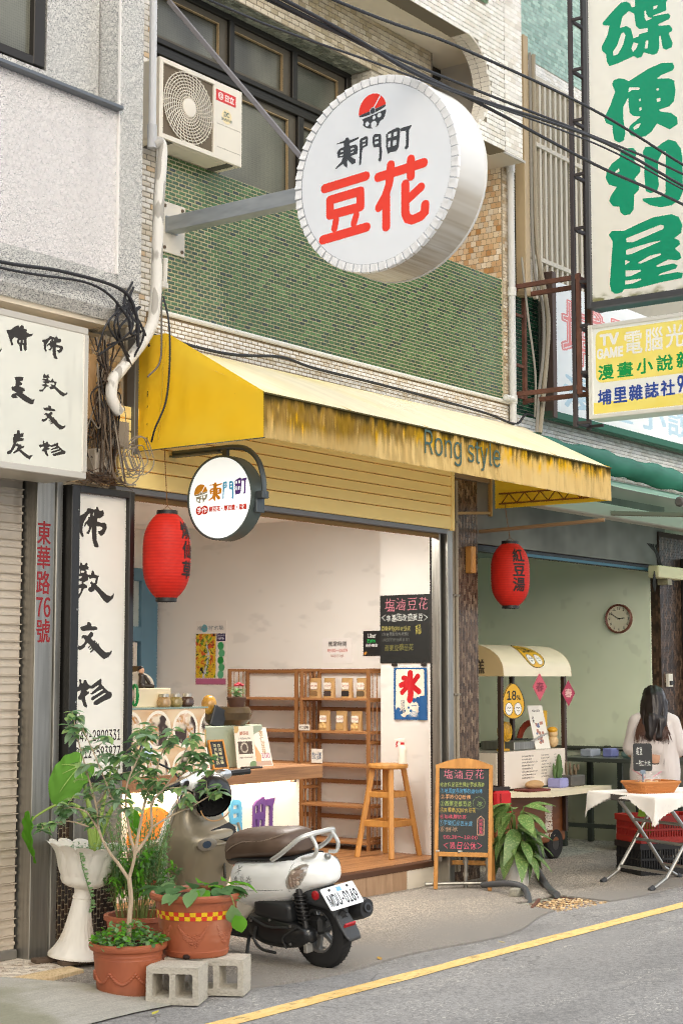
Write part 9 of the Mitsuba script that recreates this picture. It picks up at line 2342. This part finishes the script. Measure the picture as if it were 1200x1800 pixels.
# handlebar, switches, mirrors, lamp
part(sk, "handlebar_cover", KP(loft(dens([(1.10, 0.05, 0.97, 1.05), (1.06, 0.10, 0.95, 1.075), (0.99, 0.135, 0.945, 1.085), (0.93, 0.12, 0.955, 1.075), (0.89, 0.07, 0.98, 1.06)]), 32, 2.2)), WHT_, smooth=60)
hl = part(sk, "front_lamp", KP(ell((1.095, 0, 1.01), (0.04, 0.075, 0.05), 3)), mat("#d6d8d8", 0.1, 0.3, coat=1.0))
for sd in (1, -1):
    part(sk, "grip", KP(cyl((0.94, sd * 0.20, 1.035), (0.90, sd * 0.34, 1.03), 0.018, 12)), BLKP)
    part(sk, "switch_pod", KP(loft(dens([(0.985, 0.03, 1.01, 1.06, sd * 0.155), (0.945, 0.045, 1.0, 1.07, sd * 0.165), (0.91, 0.03, 1.01, 1.06, sd * 0.17)]), 24, 2.4)), CHR, smooth=60)
    part(sk, "brake_lever", KP(tube(spline([(0.97, sd * 0.17, 1.03), (0.985, sd * 0.24, 1.02), (0.955, sd * 0.34, 1.01)], 5), 0.008, 8)), mat("#b9bab8", 0.3, 0.8))
    tsn = part(sk, "turn_signal", KP(put(lathe([(0.0, -0.045), (0.04, -0.04), (0.062, -0.01), (0.064, 0.01), (0.055, 0.016), (0.0, 0.012)], 32), (0.96, sd * 0.135, 0.93), (0, -1, 0), (0, 0, 1))), CHR, smooth=60)
    part(tsn, "lens", KP(put(lathe([(0.046, 0.012), (0.04, 0.024), (0.0, 0.028)], 28), (0.957, sd * 0.135, 0.93), (0, -1, 0), (0, 0, 1))), mat("#c9b49a", 0.12, coat=1.0))
    part(tsn, "bulb", KP(ell((0.93, sd * 0.135, 0.925), (0.014, 0.018, 0.014), 2)), mat("#d8862a", 0.2))
    if sd < 0:
        continue
    mr_ = part(sk, "mirror", KP(put(put(lathe([(0, -0.022), (0.045, -0.016), (0.058, 0.0), (0.052, 0.006), (0, 0.006)], 32), (0, 0, 0)), (0.97, sd * 0.40, 1.255), (0.12, -1, 0), (0.1, 0, 1))), BLKP, smooth=60)
    part(mr_, "glass", KP(put(prism(disc(0.05, 32), 0.002), (0.962, sd * 0.40, 1.255), (0.12, -1, 0), (0.1, 0, 1))), mat("#c9d0d2", 0.05, 1.0), smooth=False)
    part(mr_, "stalk", KP(tube(spline([(0.96, sd * 0.17, 1.06), (0.975, sd * 0.22, 1.12), (0.985, sd * 0.32, 1.18), (0.98, sd * 0.39, 1.22)], 5), 0.0065, 8)), BLKP)
part(sk, "cables", KP(cat([tube(spline([(0.93, 0.10, 0.99), (0.88, 0.09, 0.92), (0.91, 0.05, 0.86), (0.97, 0.03, 0.80)], 6), 0.006, 6), tube(spline([(0.93, 0.06, 0.98), (0.90, 0.03, 0.93), (0.94, 0.0, 0.87)], 6), 0.006, 6), tube(spline([(0.93, -0.06, 0.98), (0.90, -0.04, 0.92), (0.94, -0.02, 0.86)], 6), 0.006, 6)])), BLKP, kind="stuff")
part(sk, "side_stand", KP(tube(spline([(0.50, 0.11, 0.17), (0.46, 0.17, 0.09), (0.43, 0.215, 0.03)], 4), 0.011, 8)), BLKP)
# helmet hanging on the handlebar
hmk = thing("helmet", "black open face helmet with a clear brown edged visor hanging on the scooter handlebar", "helmet")
hm_ = trimesh.creation.icosphere(subdivisions=4)
v = hm_.vertices
keep_ = hm_.faces[(v[hm_.faces].mean(1) @ np.array([0.35, 0, -0.94])) < 0.42]
hm_ = trimesh.Trimesh(v * (0.135, 0.115, 0.125), keep_, process=True)
HC = np.array([0.80, 0.06, 0.945])
HR = trimesh.transformations.rotation_matrix(math.radians(68), [0, 1, 0]) @ trimesh.transformations.rotation_matrix(math.radians(25), [1, 0, 0])


def HP(m):
    m = m.copy()
    m.apply_transform(HR)
    m.apply_translation(HC)
    return KP(m)


part(hmk, "shell", HP(hm_), mat("#17181a", 0.25, coat=0.8), smooth=True)
inn = trimesh.Trimesh(hm_.vertices * 0.93, hm_.faces[:, ::-1], process=False)
part(hmk, "lining", HP(inn), mat("#0f0f10", 0.9), smooth=True)
vis = grid_mesh(np.array([[(0.155 * math.cos(a_) * math.cos(b_), 0.135 * math.sin(a_) * math.cos(b_), 0.145 * math.sin(b_)) for a_ in np.linspace(-1.1, 1.1, 22)] for b_ in np.linspace(-0.75, 0.35, 10)]))
part(hmk, "visor", HP(vis), "window_glass", smooth=False)
edge_ = [(0.156 * math.cos(a_) * math.cos(-0.75), 0.136 * math.sin(a_) * math.cos(-0.75), 0.146 * math.sin(-0.75)) for a_ in np.linspace(-1.1, 1.1, 22)]
part(hmk, "visor_edge", HP(tube(edge_, 0.004, 6)), mat("#b58a5a", 0.3))
part(hmk, "strap", KP(cat([beam((0.90, 0.04, 1.06), (0.85, 0.06, 0.98), 0.022, 0.004), beam((0.91, 0.02, 1.06), (0.88, -0.02, 0.98), 0.022, 0.004), beam((0.82, 0.04, 0.95), (0.90, 0.03, 1.06), 0.022, 0.004)])), mat("#141414", 0.8), smooth=False)
# fallen leaves and specks on the ground
for k, (x, y, c_, lab) in enumerate(((6.02, 5.62, "#b8b04a", "yellow leaf lying on the street edge at the bottom left"), (7.95, 5.62, "#b08a3a", "small dry leaf on the street behind the scooter"), (8.9, 5.35, "#a89a6a", "pale dry leaf near the yellow line"))):
    m = leaf_mesh(0.05, 0.03, -0.2, 0.3, 4)
    m.apply_transform(leaf_at((x, y, 0.012), (math.cos(k), math.sin(k), 0.05), (0, 0, 1)))
    solo("fallen_leaf", m, mat(c_, 0.7), lab, "leaf", smooth=True)
